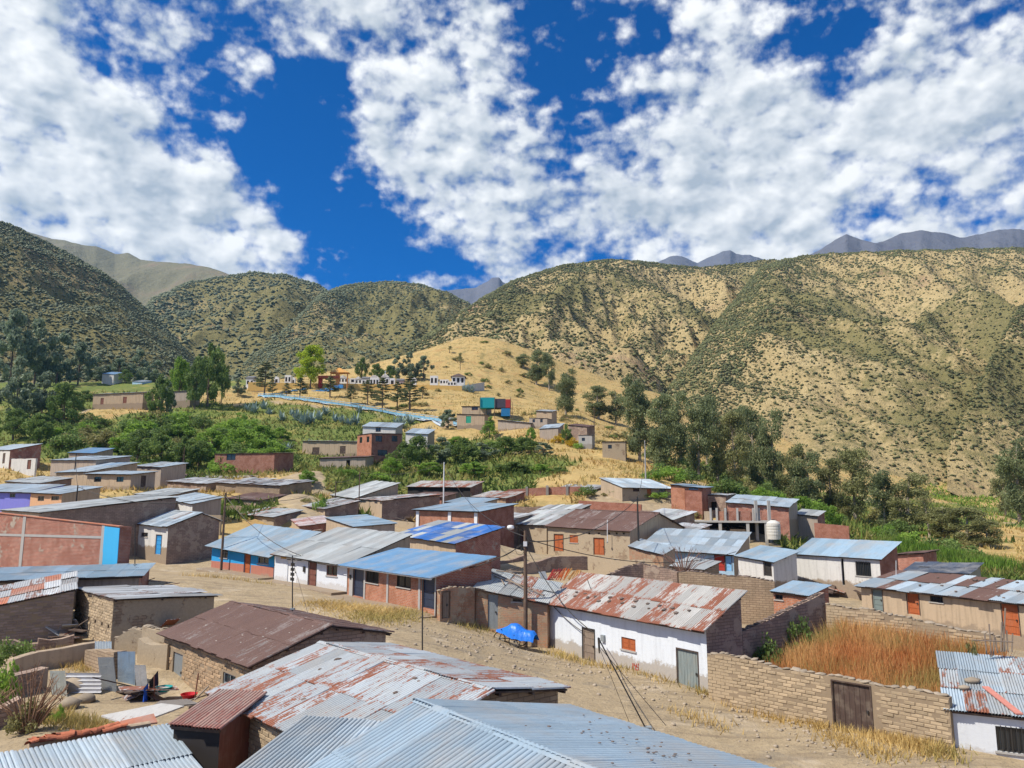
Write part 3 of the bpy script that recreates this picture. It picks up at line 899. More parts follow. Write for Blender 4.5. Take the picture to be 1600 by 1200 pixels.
def opening_parts(parent, org, O, eu, nr, kind, u0, u1, z0, z1, mat, detail):
    """door or window set into the wall; all boxes run inwards from the face (nr outward normal)"""
    inn = -nr
    w, h = u1 - u0, z1 - z0

    def bx(m, a0, a1, b0, b1, d, th, mi=0):
        m.box(O - org + eu * a0 + UP * b0 + inn * (d + th), eu * (a1 - a0), nr * th if False else -inn * th, UP * (b1 - b0), mi)
    if kind in ('door', 'steel', 'planks', 'gate', 'corrdoor', 'glassdoor', 'leaf2'):
        m = MB()
        d = 0.07
        if kind == 'planks':
            bx(m, u0, u1, z0, z1, d + .03, .03)
            dr = m.build('door', DARKW, parent)
            k = max(3, round(w / 0.22))
            for i in range(k):
                q = MB()
                bx(q, u0 + w * i / k + .006, u0 + w * (i + 1) / k - .006, z0 + random.uniform(0, .04), z1 - random.uniform(0, .03), d - random.uniform(0, .012), .03)
                q.build('plank', mat, dr)
        elif kind == 'corrdoor':
            k = max(4, round(w / 0.09))
            bx(m, u0, u1, z0, z1, d + .05, .02)
            for i in range(k):
                bx(m, u0 + w * i / k + w / k * .25, u0 + w * (i + 1) / k, z0, z1, d, .05)
            dr = m.build('door', mat, parent)
        elif kind == 'leaf2':
            bx(m, u0, u1, z0, z1, d + .03, .03)
            for s0, s1 in ((u0 + .03, u0 + w / 2 - .02), (u0 + w / 2 + .02, u1 - .03)):
                bx(m, s0, s1, z0 + .02, z1 - .02, d, .04)
                for b0, b1 in ((.08, .42), (.5, .9)):
                    bx(m, s0 + .09, s1 - .09, z0 + h * b0, z0 + h * b1, d - .02, .03)
            dr = m.build('door', mat, parent)
        elif kind == 'glassdoor':
            bx(m, u0, u1, z0, z1, d, .05)
            dr = m.build('door', mat, parent)
            for i in range(4):
                q = MB()
                bx(q, u0 + w * .28, u1 - w * .28, z0 + h * (.1 + .22 * i), z0 + h * (.24 + .22 * i), d - .012, .02)
                q.build('pane', GLASS, dr)
        else:
            bx(m, u0, u1, z0, z1, d, .05)
            if detail:
                for b in (.06, .28, .5, .72, .9):
                    bx(m, u0 + .06, u1 - .06, z0 + h * b, z0 + h * b + .05, d - .025, .03)
                bx(m, u0, u0 + .07, z0, z1, d - .03, .04)
                bx(m, u1 - .07, u1, z0, z1, d - .03, .04)
            dr = m.build('door', mat, parent)
        if detail:
            q = MB()
            bx(q, u1 - .2, u1 - .12, z0 + h * .46, z0 + h * .46 + .12, d - .07, .05)
            q.build('handle', IRON, dr)
            if kind in ('door', 'leaf2', 'steel', 'planks'):
                q = MB()
                bx(q, u0 - .06, u0 - .002, z0, z1 + .06, -.035, .07)
                bx(q, u1 + .002, u1 + .06, z0, z1 + .06, -.035, .07)
                bx(q, u0 - .002, u1 + .002, z1 + .002, z1 + .06, -.03, .06)
                q.build('frame', WOOD_D if kind != 'steel' else IRON, dr)
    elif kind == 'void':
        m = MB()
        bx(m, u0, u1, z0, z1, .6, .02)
        m.build('black_backing', DARKW, parent)  # black panel behind the hole, standing in for the unlit room
    else:
        m = MB()
        f = min(.06, w * .1)
        for a in ((u0, u0 + f, z0, z1), (u1 - f, u1, z0, z1), (u0 + f, u1 - f, z0, z0 + f), (u0 + f, u1 - f, z1 - f, z1)):
            bx(m, *a, .05, .05)
        if kind != 'winx':
            bx(m, (u0 + u1) / 2 - f * .4, (u0 + u1) / 2 + f * .4, z0 + f, z1 - f, .055, .04)
        if kind in ('win2',):
            bx(m, u0 + f, (u0 + u1) / 2 - f * .4, z0 + h * .6, z0 + h * .6 + f * .7, .055, .04)
            bx(m, (u0 + u1) / 2 + f * .4, u1 - f, z0 + h * .6, z0 + h * .6 + f * .7, .055, .04)
        wd = m.build('window', mat, parent)
        q = MB()
        if kind == 'shut':
            for s0, s1 in ((u0 + f, (u0 + u1) / 2 - f * .5), ((u0 + u1) / 2 + f * .5, u1 - f)):
                bx(q, s0, s1, z0 + f, z1 - f, .07, .03)
                bx(q, s0 + .05, s1 - .05, z0 + f + .06, z0 + h * .46, .055, .03)
                bx(q, s0 + .05, s1 - .05, z0 + h * .54, z1 - f - .06, .055, .03)
            q.build('shutter', mat, wd)
        else:
            bx(q, u0 + f * .5, u1 - f * .5, z0 + f * .5, z1 - f * .5, .105, .01)
            q.build('pane', GLASS, wd)
        if kind == 'winb' and detail:
            k = max(4, round(w / .16))
            for i in range(1, k):
                q = MB()
                a = u0 + w * i / k
                bx(q, a - .012, a + .012, z0 - .05, z1 + .05, -.05, .03)
                q.build('bar', IRON, wd)
        if detail:
            q = MB()
            bx(q, u0 - .08, u1 + .08, z0 - .07, z0 - .003, -.07, .12)
            q.build('sill', CONC, wd)


def wallface(m, org, O, eu, L, topf, zlow, bz, nr, ops, mi=0, thick=0.14, us=None):
    """vertical wall face with real openings; u along eu from O (z ignored), tops from topf(u)"""
    cuts = {0.0, L}
    for a in (us or []):
        cuts.add(a)
    for o in ops:
        cuts.add(max(0, o[0]))
        cuts.add(min(L, o[1]))
    if L > 6:
        for k in range(1, int(L // 3)):
            cuts.add(k * 3.0)
    cu = sorted(cuts)

    def pt(u, z, d=0.0):
        p = O + eu * u - nr * d
        return Vector((p.x, p.y, z)) - org
    for a, b in zip(cu[:-1], cu[1:]):
        if b - a < 1e-5:
            continue
        mid = (a + b) / 2
        hs = sorted([(o[2], o[3]) for o in ops if o[0] < mid < o[1]])
        z = zlow
        for z0, z1 in hs + [(None, None)]:
            if z0 is None:
                ta, tb = topf(a), topf(b)
            else:
                ta = tb = z0
            if min(ta, tb) > z + 1e-4 or max(ta, tb) > z + 1e-4:
                m.face([pt(a, z), pt(b, z), pt(b, tb), pt(a, ta)], [(a, z - bz), (b, z - bz), (b, tb - bz), (a, ta - bz)], mi)
            if z1 is not None:
                z = z1
    for o in ops:
        u0, u1, z0, z1 = o[:4]
        for q in ([pt(u0, z0), pt(u0, z1), pt(u0, z1, thick), pt(u0, z0, thick)], [pt(u1, z1), pt(u1, z0), pt(u1, z0, thick), pt(u1, z1, thick)],
                  [pt(u0, z1), pt(u1, z1), pt(u1, z1, thick), pt(u0, z1, thick)], [pt(u1, z0), pt(u0, z0), pt(u0, z0, thick), pt(u1, z0, thick)]):
            m.face(q, [(0, .5), (.1, .5), (.1, .6), (0, .6)], mi)


_BR = {}


def brick_mesh(mat, w, h, d):
    k = (mat.name, round(w, 2), round(h, 2))
    if k not in _BR:
        m = MB()
        b = .012
        m.hexa([(0, 0, 0), (w, 0, 0), (w, d, 0), (0, d, 0)], [(0, 0, h), (w, 0, h), (w, d, h), (0, d, h)])
        me = m.mesh('brick')
        import bmesh
        bm = bmesh.new()
        bm.from_mesh(me)
        bmesh.ops.remove_doubles(bm, verts=bm.verts, dist=1e-5)
        bmesh.ops.bevel(bm, geom=[e for e in bm.edges if all(abs(v.co.y) < 1e-4 for v in e.verts)], offset=b, segments=1, affect='EDGES')
        bm.to_mesh(me)
        bm.free()
        me.materials.append(mat)
        _BR[k] = me
    return _BR[k]


def brickwork(wall, org, O, eu, L, topf, z0, nr, ops, mat, bw=0.46, bh=0.15, proud=0.016, most=300, name='brick', depth=0.10):
    """courses of single bricks standing a little proud of their mud joints"""
    inn = -nr
    ang = math.atan2(eu.y, eu.x)
    me = brick_mesh(mat, bw - .028, bh - .024, depth)
    spots = []
    top = max(topf(0), topf(L), topf(L / 2))
    r = 0
    z = z0
    while z < top:
        u = -(bw / 2 if r % 2 else 0) + random.uniform(-.05, .05)
        while u < L:
            a, b = max(u, 0), min(u + bw, L)
            if b - a > .12 and z + bh < min(topf(a), topf(b)) + .03 and not any(o[0] - .02 < b and o[1] + .02 > a and o[2] - .02 < z + bh and o[3] + .02 > z for o in ops):
                p = O + eu * a
                spots.append((Vector((p.x, p.y, z)), (b - a) / bw))
            u += bw
        z += bh
        r += 1
    spots.sort(key=lambda s: s[0].length)
    rest = MB()
    for i, (p, sc) in enumerate(spots):
        pr = proud + random.uniform(-.014, .016)
        if random.random() < .05:
            continue
        if random.random() < .08:
            pr = random.uniform(-.01, .01)
        q = p + nr * pr + UP * random.uniform(0, .012) - org
        if i < most:
            o = bpy.data.objects.new(name, me)
            COL.objects.link(o)
            o.parent = wall
            o.location = q
            o.rotation_euler = (random.uniform(-.02, .02), random.uniform(-.02, .02), ang + random.uniform(-.02, .02))
            o.scale = (sc * random.uniform(.95, 1.0), 1, random.uniform(.9, 1.02))
        else:
            w_, h_ = (bw - .028) * sc, bh - .024
            rest.box(q, eu * w_, inn * depth, UP * h_)
    if rest.f:
        o = rest.build('brickwork', mat, wall)
        tag(o, kind='stuff')


def adobe_brick(c=(0.40, 0.30, 0.20), key='a'):
    def f(t, b):
        r = objrand(t)
        p = posv(t)
        n = noisef(t, p, 5.0, 7, 0.7)
        v = nd(t, 'ShaderNodeTexWhiteNoise', {'W': r}, noise_dimensions='1D').outputs[0]
        cc = mixc(t, v, tuple(x * .72 for x in c), tuple(x * 1.15 for x in c))
        cc = mixc(t, mapr(t, noisef(t, p, .7, 5, .6), .4, .7, 0, .5), cc, tuple(x * .62 for x in c))
        cc = mixc(t, mapr(t, n, .5, .8, 0, .5), cc, (c[0] * 1.3, c[1] * 1.25, c[2] * 1.2))
        setc(t, b, cc)
        bump(t, b, n, .7, .03)
        b.inputs['Roughness'].default_value = .95
    return material(('adobe_brick', key), f)


AB_LIT = adobe_brick((0.44, 0.34, 0.22), 'pale')
AB_TAN = adobe_brick((0.40, 0.28, 0.17), 'tan')
AB_DARK = adobe_brick((0.36, 0.26, 0.19), 'dark')
AB_BURN = adobe_brick((0.32, 0.245, 0.20), 'sooty')
JOINT = plain((0.29, 0.22, 0.145), .95)


def house(name, label, fl, fr, back=None, D=None, rise=None, skew=0, base=None, roof='shed', ratio=2.0, walls=(ADOBE, ADOBE, ADOBE, ADOBE), rmat=GALV, over=(.45, .25, .25),
          sheetw=.85, rowlen=2.6, messy=.3, corr=.13, near=False, skip=0.0, ops=(), cat='house', group=None, bricks=None, alt=None, altp=0.0, detail=True, zback=None, low=0.5, sheets=True, fascia=WOOD_D):
    FL = fl if isinstance(fl, Vector) else P(*fl)
    FR = fr if isinstance(fr, Vector) else (P(*fr) if len(fr) == 3 else PZ(fr[0], fr[1], FL.z))
    e = Vector((FR.x - FL.x, FR.y - FL.y, 0))
    L = e.length
    ex = e / L
    a = math.atan2(ex.x, -ex.y) * 0
    ey = Vector((-ex.y, ex.x, 0))
    if skew:
        ey = Matrix.Rotation(R(skew), 3, 'Z') @ ey
    if back:
        B = FR if back[0] == 'R' else FL
        d = ray(back[1], back[2])
        det = ey.x * (-d.y) - (-d.x) * ey.y
        # B + ey t = d s
        rx, ry = -B.x, -B.y
        t = (rx * (-d.y) - (-d.x) * ry) / det
        s = (ey.x * ry - ey.y * rx) / det
        if D is None:
            D = t
        dz = CAMZ + d.z * s - B.z
        if D != t:
            dz = dz
        if rise is not None:
            dz = rise
    else:
        dz = rise if rise is not None else 0.0
    if D < 0.8:
        print('BAD', name, label, 'D', D)
        D = 4.0
    DT = D * ratio if roof == 'gable' else D
    zf = lambda u: FL.z + (FR.z - FL.z) * u / L

    def ztop(u, v):
        if v <= D or roof != 'gable':
            return zf(u) + dz * v / D
        zb = zf(u) + dz
        drop = dz * (DT - D) / D if zback is None else zb - (zf(u) + zback)
        return zb - drop * (v - D) / (DT - D)
    o2 = Vector((FL.x, FL.y, 0))
    C = lambda u, v: o2 + ex * u + ey * v
    hs = [H(C(u, v).x, C(u, v).y) for u in (0, L) for v in (0, DT)]
    bz = base if isinstance(fl, Vector) and base is not None else P(fl[0], base, fl[2]).z if base else min(H(FL.x, FL.y), H(FR.x, FR.y))
    zlow = min(min(hs), bz) - low
    zlow = min(zlow, min(FL.z, FR.z) - 1.5)
    org = Vector((FL.x, FL.y, bz))
    if DIAG:
        print(f"{name:18s} {label[:34]:34s} L {L:5.1f} D {D:5.1f} h {FL.z - bz:4.1f} h2 {FR.z - H(FR.x, FR.y):4.1f} rise {dz:5.2f} pitch {math.degrees(math.atan2(dz, D)):5.1f} z {bz:5.1f} H {hs[0]:5.1f}")
    root = empty(name, org, label, cat, group)
    faces = {
        'F': (C(0, 0), ex, L, lambda u: ztop(u, 0), None),
        'R': (C(L, 0), ey, DT, lambda u: ztop(L, u), [D]),
        'B': (C(L, DT), -ex, L, lambda u: ztop(L - u, DT), None),
        'L': (C(0, DT), -ey, DT, lambda u: ztop(0, DT - u), [DT - D]),
    }
    fo = {k: [] for k in faces}
    nrm = {k: Vector((faces[k][1].y, -faces[k][1].x, 0)) for k in faces}
    todo = []
    for op in ops:
        fc, kind, x0, y0, x1, y1 = op[:6]
        mt = op[6] if len(op) > 6 else WOOD_D
        O, eu = faces[fc][0], faces[fc][1]
        nr = nrm[fc]

        def hit(px, py):
            d = ray(px, py)
            tt = (O.x * nr.x + O.y * nr.y) / (d.x * nr.x + d.y * nr.y)
            w = d * tt
            return (w.x - O.x) * eu.x + (w.y - O.y) * eu.y, CAMZ + w.z
        xm, ym = (x0 + x1) / 2, (y0 + y1) / 2
        ua, ub = sorted((hit(x0, ym)[0], hit(x1, ym)[0]))
        za, zb_ = sorted((hit(xm, y0)[1], hit(xm, y1)[1]))
        if kind in ('door', 'steel', 'planks', 'gate', 'corrdoor', 'glassdoor', 'leaf2') and len(op) < 8:
            pass
        ua, ub = max(.12, ua), min(faces[fc][2] - .12, ub)
        zb_ = min(zb_, min(faces[fc][3](ua), faces[fc][3](ub)) - .08)
        if ub - ua < .15 or zb_ - za < .15:
            print('BAD OPENING', label, op[:6], ua, ub, za, zb_)
            continue
        fo[fc].append((ua, ub, za, zb_))
        todo.append((fc, kind, ua, ub, za, zb_, mt))
    m = MB()
    mats = []
    wl = walls if len(walls) == 4 else tuple(walls) + (walls[-1],) * (4 - len(walls))
    for k, mt in zip('FRLB', wl):
        O, eu, LL, tf, us = faces[k]
        if mt not in mats:
            mats.append(mt)
        wallface(m, org, O, eu, LL, tf, zlow, bz, nrm[k], fo[k], mats.index(mt), us=us)
    wall = m.build('wall', mats, root)
    for fc, bm_, *rest in (bricks or []):
        O, eu, LL, tf, us = faces[fc]
        z0 = rest[0] if rest else bz - .1
        brickwork(wall, org, O, eu, LL, tf, z0, nrm[fc], fo[fc], bm_, most=rest[1] if len(rest) > 1 else 300)
    for fc, kind, ua, ub, za, zb_, mt in todo:
        opening_parts(root, org, Vector((faces[fc][0].x, faces[fc][0].y, 0)), faces[fc][1], nrm[fc], kind, ua, ub, za, zb_, mt, detail)
    # roof
    if roof:
        of, ob, os_ = over
        planes = []
        sl = dz / D
        up = Vector((0, 0, 1))
        p0 = C(-os_, -of)
        EU = ex * (L + 2 * os_) + up * ((FR.z - FL.z) * (L + 2 * os_) / L)
        zf0 = FL.z - (FR.z - FL.z) * os_ / L
        run = D + of + (ob if roof != 'gable' else 0)
        planes.append((Vector((p0.x, p0.y, zf0 - sl * of)), EU, ey * run + up * (sl * run)))
        if roof == 'gable':
            drop = dz if zback is None else (dz - zback)
            sb = (dz * (DT - D) / D if zback is None else dz - zback) / (DT - D)
            q = C(L + os_, DT + ob)
            run2 = DT - D + ob
            planes.append((Vector((q.x, q.y, FR.z + dz - sb * run2)), -EU, -ey * run2 + up * (sb * run2)))
        dm = MB()
        for p_, EU_, EV_ in planes:
            n_ = EU_.cross(EV_).normalized()
            i_ = EU_.normalized() * .06 + EV_.normalized() * .05
            a_ = p_ + i_ - org
            dm.box(a_ - n_ * .05, EU_ - EU_.normalized() * .12, EV_ - EV_.normalized() * .06, n_ * .05)
            for k in range(3):
                b_ = a_ - n_ * .13 + EV_ * (.02 + .42 * k)
                dm.box(b_, EU_ - EU_.normalized() * .12, EV_.normalized() * .08, n_ * .079)
        rf = dm.build('roof', fascia, root)
        if sheets:
            for p_, EU_, EV_ in planes:
                roofplane(rf, org, p_, EU_, EV_, rmat, sheetw, rowlen, messy, corr, near, skip, alt, altp)
            if roof == 'gable':
                cm = MB()
                p_, EU_, EV_ = planes[0]
                rp = p_ + EV_ - org
                d1 = EV_.normalized() * .16
                d2 = planes[1][2].normalized() * .16
                upn = up * .125
                cm.face([rp - d1 + upn, rp + EU_ - d1 + upn, rp + EU_ + upn * 1.15, rp + upn * 1.15], [(0, 0), (EU_.length, 0), (EU_.length, .16), (0, .16)])
                cm.face([rp + upn * 1.15, rp + EU_ + upn * 1.15, rp + EU_ - d2 + upn, rp - d2 + upn], [(0, 0), (EU_.length, 0), (EU_.length, .16), (0, .16)])
                cm.build('ridge_cap', rmat, rf)
    root['_x'] = 0
    del root['_x']
    return dict(root=root, org=org, FL=FL, FR=FR, ex=ex, ey=ey, L=L, D=D, DT=DT, C=C, ztop=ztop, bz=bz, faces=faces, nrm=nrm, roof=rf if roof else None, wall=wall)


def freewall(name, label, pts, height=None, zb=None, thick=.35, mat=ADOBE, ragged=.12, bricks=None, ops=(), cat='wall', group=None, coping=None, most=300, low=.4):
    """free-standing wall along top points (world); pts z = wall top; bottom follows the ground"""
    pts = [Vector(p) for p in pts]
    org = Vector((pts[0].x, pts[0].y, H(pts[0].x, pts[0].y)))
    root = empty(name, org, label, cat, group)
    m = MB()
    wall_faces = []
    for a, b in zip(pts[:-1], pts[1:]):
        d = Vector((b.x - a.x, b.y - a.y, 0))
        L = d.length
        eu = d / L
        nr = Vector((eu.y, -eu.x, 0))
        if nr.dot(Vector((a.x + b.x, a.y + b.y, 0))) > 0:
            nr = -nr
        n = max(2, int(L / .5))
        sd = random.uniform(0, 99)
        tops = [a.z + (b.z - a.z) * i / n + (float(vn(np.array(i * .55 + sd), np.array(sd), 4)) - .5) * 2 * ragged for i in range(n + 1)]
        tf = lambda u, tops=tops, n=n, L=L: float(np.interp(u, np.linspace(0, L, n + 1), tops))
        zlow = min(H(a.x, a.y), H(b.x, b.y)) - low
        if zb is not None:
            zlow = min(zlow, zb - low)
        bz = zlow + low
        fo, todo = [], []
        for op in ops:
            kind, x0, y0, x1, y1, mt = op
            O = Vector((a.x, a.y, 0))

            def hit(px, py):
                dd = ray(px, py)
                tt = (O.x * nr.x + O.y * nr.y) / (dd.x * nr.x + dd.y * nr.y)
                w = dd * tt
                return (w.x - O.x) * eu.x + (w.y - O.y) * eu.y, CAMZ + w.z
            xm, ym = (x0 + x1) / 2, (y0 + y1) / 2
            ua, ub = sorted((hit(x0, ym)[0], hit(x1, ym)[0]))
            za, z1 = sorted((hit(xm, y0)[1], hit(xm, y1)[1]))
            if ua > 0 and ub < L:
                z1 = min(z1, tf((ua + ub) / 2) - .12)
                fo.append((ua, ub, za, z1))
                todo.append((kind, ua, ub, za, z1, mt))
        us = list(np.linspace(0, L, n + 1))
        flip = eu.cross(UP).dot(nr) < 0
        O = Vector((a.x, a.y, 0))
        wallface(m, org, O, eu, L, tf, zlow, bz, nr, fo, 0, thick=thick, us=us)
        O2 = O - nr * thick
        wallface(m, org, O2, eu, L, tf, zlow, bz, -nr, fo, 0, thick=0.0, us=us)
        for i in range(n):
            u0, u1 = us[i], us[i + 1]
            A, B = O + eu * u0, O + eu * u1
            A2, B2 = A - nr * thick, B - nr * thick
            z0_, z1_ = tops[i], tops[i + 1]
            m.face([Vector((A.x, A.y, z0_)) - org, Vector((B.x, B.y, z1_)) - org, Vector((B2.x, B2.y, z1_)) - org, Vector((A2.x, A2.y, z0_)) - org],
                   [(u0, 0), (u1, 0), (u1, .3), (u0, .3)], 0)
        for E, z0_ in ((a, tops[0]), (b, tops[-1])):
            A = Vector((E.x, E.y, 0))
            A2 = A - nr * thick
            m.face([Vector((A.x, A.y, zlow)) - org, Vector((A2.x, A2.y, zlow)) - org, Vector((A2.x, A2.y, z0_)) - org, Vector((A.x, A.y, z0_)) - org], [(0, 0), (.3, 0), (.3, z0_ - zlow), (0, z0_ - zlow)], 0)
        wall_faces.append((O, eu, L, tf, bz, nr, fo))
        for kind, ua, ub, za, z1, mt in todo:
            opening_parts(root, org, O, eu, nr, kind, ua, ub, za, z1, mt, True)
        if coping:
            k = int(L / .30)
            for i in range(k):
                u = (i + random.random() * .4) * L / k
                q = O + eu * u - nr * (thick / 2)
                s = bpy.data.objects.new('coping_stone', rock_mesh(i % 4, coping))
                COL.objects.link(s)
                s.parent = root
                s.location = Vector((q.x, q.y, tf(u) + .03)) - org
                s.scale = (random.uniform(.10, .26), random.uniform(.12, .24), random.uniform(.04, .09))
                s.rotation_euler = (random.uniform(-.2, .2), random.uniform(-.2, .2), math.atan2(eu.y, eu.x) + random.uniform(-.5, .5))
    w = m.build('wall', mat, root)
    if bricks:
        for O, eu, L, tf, bz, nr, fo in wall_faces:
            brickwork(w, org, O, eu, L, tf, bz - .1, nr, fo, bricks, most=most // len(wall_faces))
    return root


_RK = {}


def rock_mesh(i, mat):
    k = (i, mat.name)
    if k not in _RK:
        v, f = ico(1)
        rg = np.random.default_rng(i + 50)
        v = v * (1 + (rg.random((len(v), 1)) - .5) * .55)
        me = np_mesh('rock', v, f)
        me.materials.append(mat)
        _RK[k] = me
    return _RK[k]


ROCKM = adobe_brick((0.34, 0.28, 0.21), 'rock')
ROCKD = adobe_brick((0.17, 0.13, 0.11), 'darkrock')
ROCKW = adobe_brick((0.50, 0.46, 0.40), 'palerock')
# ------------------------------------------------------------------ the village
V = Vector
HS = {}
# --- houses on the near side of the street
HS['blue_big'] = house('tin_roof_house', 'house under the big clean blue-grey corrugated roof at the bottom edge', V((-5.5, 17.5, 3.6)), V((2.3, 7.1, 3.6)), ('L', 660, 1103), roof='gable', ratio=2.15, zback=.72,
                       base=.2, rmat=sheetmetal((.27, .36, .435), 0.06, var=.2), sheetw=.86, rowlen=2.1, messy=.15, corr=.143, near=True, over=(.3, .3, .25), walls=(ADOBE,) * 4)
HS['rust_big'] = house('tin_roof_house', 'adobe house with wide grey gabled roof streaked with orange rust', (335, 1083, 29), (566, 1193), ('L', 504, 1008), roof='gable', ratio=1.71, zback=.8, base=1172,
                       rmat=GALVR, sheetw=.82, rowlen=1.9, messy=.55, corr=.12, near=True, over=(.25, .3, .25), walls=(JOINT, ADOBE, ADOBE, ADOBE), bricks=[('F', AB_LIT)])
HS['dark_roof'] = house('adobe_house', 'adobe house with dark brown corrugated roof beside the cluttered yard', (258, 988, 41), (395, 1038), ('R', 515, 979), roof='gable', ratio=1.85, zback=.6, base=1062,
                        rmat=RUSTD, sheetw=.82, rowlen=1.9, messy=.35, corr=.13, near=True, over=(.3, .3, .2), walls=(JOINT, ADOBE_D, ADOBE, ADOBE), bricks=[('F', AB_TAN)],
                        ops=[('F', 'corrdoor', 269, 1020, 284, 1078, STEEL_G), ('F', 'win', 348, 1053, 368, 1072, STEEL_G)])
HS['block'] = house('adobe_house', 'square adobe building with small holes in its lit wall and loose sheets on top', (120, 920, 50), (178, 937), ('R', 335, 931), roof='shed', base=1003, rmat=JUNK, sheetw=.9, rowlen=2.6,
                    messy=1.0, skip=.05, corr=.13, over=(.12, .2, .2), walls=(JOINT, ADOBE_P, ADOBE, ADOBE), bricks=[('F', AB_LIT)],
                    ops=[('F', 'void', 127.5, 961, 130, 967), ('F', 'void', 137.5, 964, 140, 970), ('F', 'void', 147.5, 968, 150, 974), ('F', 'void', 158, 972, 160.5, 978), ('F', 'void', 168, 976, 171, 982)])
HS['burnt'] = house('adobe_house', 'adobe house with soot-blackened brick wall and red and orange roof sheets', (-45, 955, 45), (117, 922, 47.5), D=6.5, rise=.5, base=1045, rmat=JUNK, alt=TILER, altp=.35, sheetw=.9, messy=.5,
                    over=(.1, .2, .1), corr=.13, walls=(JOINT, ADOBE_D, ADOBE, ADOBE), bricks=[('F', AB_BURN)])
HS['low_blue'] = house('shed', 'low shed with long pale blue roof in front of the red brick wall', (-50, 908, 52), (218, 899, 55), D=4.5, rise=.42, base=935, rmat=GALVB, sheetw=.9, messy=.25, over=(.5, .2, .3), walls=(MUDG, BRICKW, MUDG, MUDG), low=1.0,
                       ops=[('F', 'door', 101, 904, 112, 925, WOOD_R), ('F', 'void', 30, 908, 60, 922)])
HS['bl_roof'] = house('shed', 'shed under weathered grey corrugated sheets in the bottom left corner', V((-15.9, 16.5, 2.1)), V((-8.5, 23.2, 2.1)), D=4.1, rise=.75, base=.4, rmat=GALV, sheetw=.82, rowlen=2.1, messy=.45, corr=.137, near=True, over=(.2, .1, .1))
HS['lean'] = house('lean_to', 'lean-to shed with red-brown and bright orange corrugated sheets', (272, 1131, 25.5), (344, 1137), D=2.3, rise=.45, base=1215, rmat=sheetmetal((0.40, 0.25, 0.20), 0.6, (0.30, 0.13, 0.10)), alt=sheetmetal((0.60, 0.14, 0.03), 0.05), altp=.35,
                   sheetw=.8, rowlen=2.4, messy=.5, corr=.12, near=True, over=(.2, .1, .1), walls=(DARKW, WOOD_B, MUD, MUD))  # black front wall stands in for the shaded inside
HS['bl_small'] = house('shed', 'small shed roof of grey corrugated sheets below the rust-streaked roof', (352, 1222, 20), (505, 1240), D=3.6, rise=.55, base=1330, rmat=GALV, sheetw=.82, messy=.5, corr=.137, near=True, over=(.1, .1, .1))
HS['white_br'] = house('white_house', 'small white house with grey tin roof and dark window at the lower right corner', (1487, 1108, 32), (1640, 1124), D=6.5, rise=.95, base=1180, rmat=GALV, alt=GALVR, altp=.3, sheetw=.82, messy=.35, corr=.11, near=True,
                       over=(.25, .2, .3), walls=(WHITE, WHITE, WHITED, WHITED), ops=[('F', 'winb', 1557, 1137, 1606, 1176, IRON)])
# --- across the street
HS['white_rust'] = house('white_house', 'long white house with rusty striped tin roof and grey metal door', (857, 937, 52), (1103, 979), ('R', 1157, 930), base=1017, rmat=RUSTY, sheetw=.78, rowlen=1.9, messy=.4, corr=.12, near=True,
                         over=(.5, .2, .2), walls=(WHITEBIG, ADOBE_D, WHITED, ADOBE_D),
                         ops=[('F', 'steel', 911, 983, 929, 1034, WOOD_G), ('F', 'shut', 971, 997, 993, 1016, WOOD_R), ('F', 'planks', 1059, 1017, 1091, 1083, woodmat((.20, .235, .23), .3))])
HS['brick_patch'] = house('brick_house', 'low brick and adobe house with patched sheet roof behind the blue cart', (743, 917, 52.6), (855, 941, 51.2), D=3.6, rise=.75, base=973, rmat=GALVG, alt=RUSTY, altp=.35, sheetw=.85, rowlen=1.9, messy=.9, corr=.13,
                          over=(.35, .2, .1), walls=(BRICKT, BRICKT, ADOBE, ADOBE), ops=[('F', 'corrdoor', 762, 929, 778, 983, STEEL_G), ('F', 'win', 801, 934, 815, 940, WOOD_D)])
HS['brick_blue'] = house('brick_house', 'orange brick house with smooth bright blue roof and two dark steel doors', (544, 880, 62), (682, 899), ('R', 768, 871), base=932, rmat=GALVBB, sheetw=1.0, rowlen=5.5, messy=.05, over=(.75, .2, .3), walls=(BRICKO, BRICK, CONC, BRICK), fascia=WHITEM,
                         ops=[('F', 'steel', 553, 883, 568, 932, STEEL_N), ('F', 'winb', 572, 886, 592, 911, IRON), ('F', 'winb', 620, 893, 642, 918, IRON), ('F', 'steel', 661, 899, 679, 951, STEEL_N)])
HS['white_sign'] = house('white_house', 'white house with weathered grey roof, a brown door and signs over its glazed door', (430, 863, 70), (543, 880, 62.4), ('R', 641, 837), base=907, rmat=GALVG, alt=GALVBB, altp=.03, sheetw=.9, rowlen=3.2, messy=.35, over=(.55, .2, .1), walls=(WHITE, MUD, WHITE, WHITE),
                         ops=[('F', 'glassdoor', 449, 876, 463, 911, WHITEM), ('F', 'door', 482, 879, 494, 917, WOOD_B), ('F', 'win', 510, 884, 527, 900, WOOD_B)])
HS['blue_house'] = house('blue_house', 'bright blue house with red door and brick-red foot', (332, 849, 79), (429, 866, 70.5), ('L', 396, 821), base=888, rmat=GALVB, sheetw=.9, rowlen=3.4, messy=.12, over=(.7, .2, .25), walls=(BLUEP, MUD, BLUEP, BLUEP),
                         ops=[('F', 'door', 382, 862, 391, 899, WOOD_R), ('F', 'win2', 344, 857, 356, 872, STEEL_G), ('F', 'win2', 403, 864, 420, 881, STEEL_G)])
HS['tarp'] = house('brick_house', 'brick house with bright blue plastic sheets on its roof', (618, 835, 82), (712, 848, 73), ('R', 782, 825), rmat=GALVG, alt=sheetmetal((.03, .15, .46), 0, var=.3), altp=.5, sheetw=1.1, rowlen=1.9, messy=.3, over=(.4, .2, .3), walls=(MUD, BRICKW, MUD, MUD), cat='house')
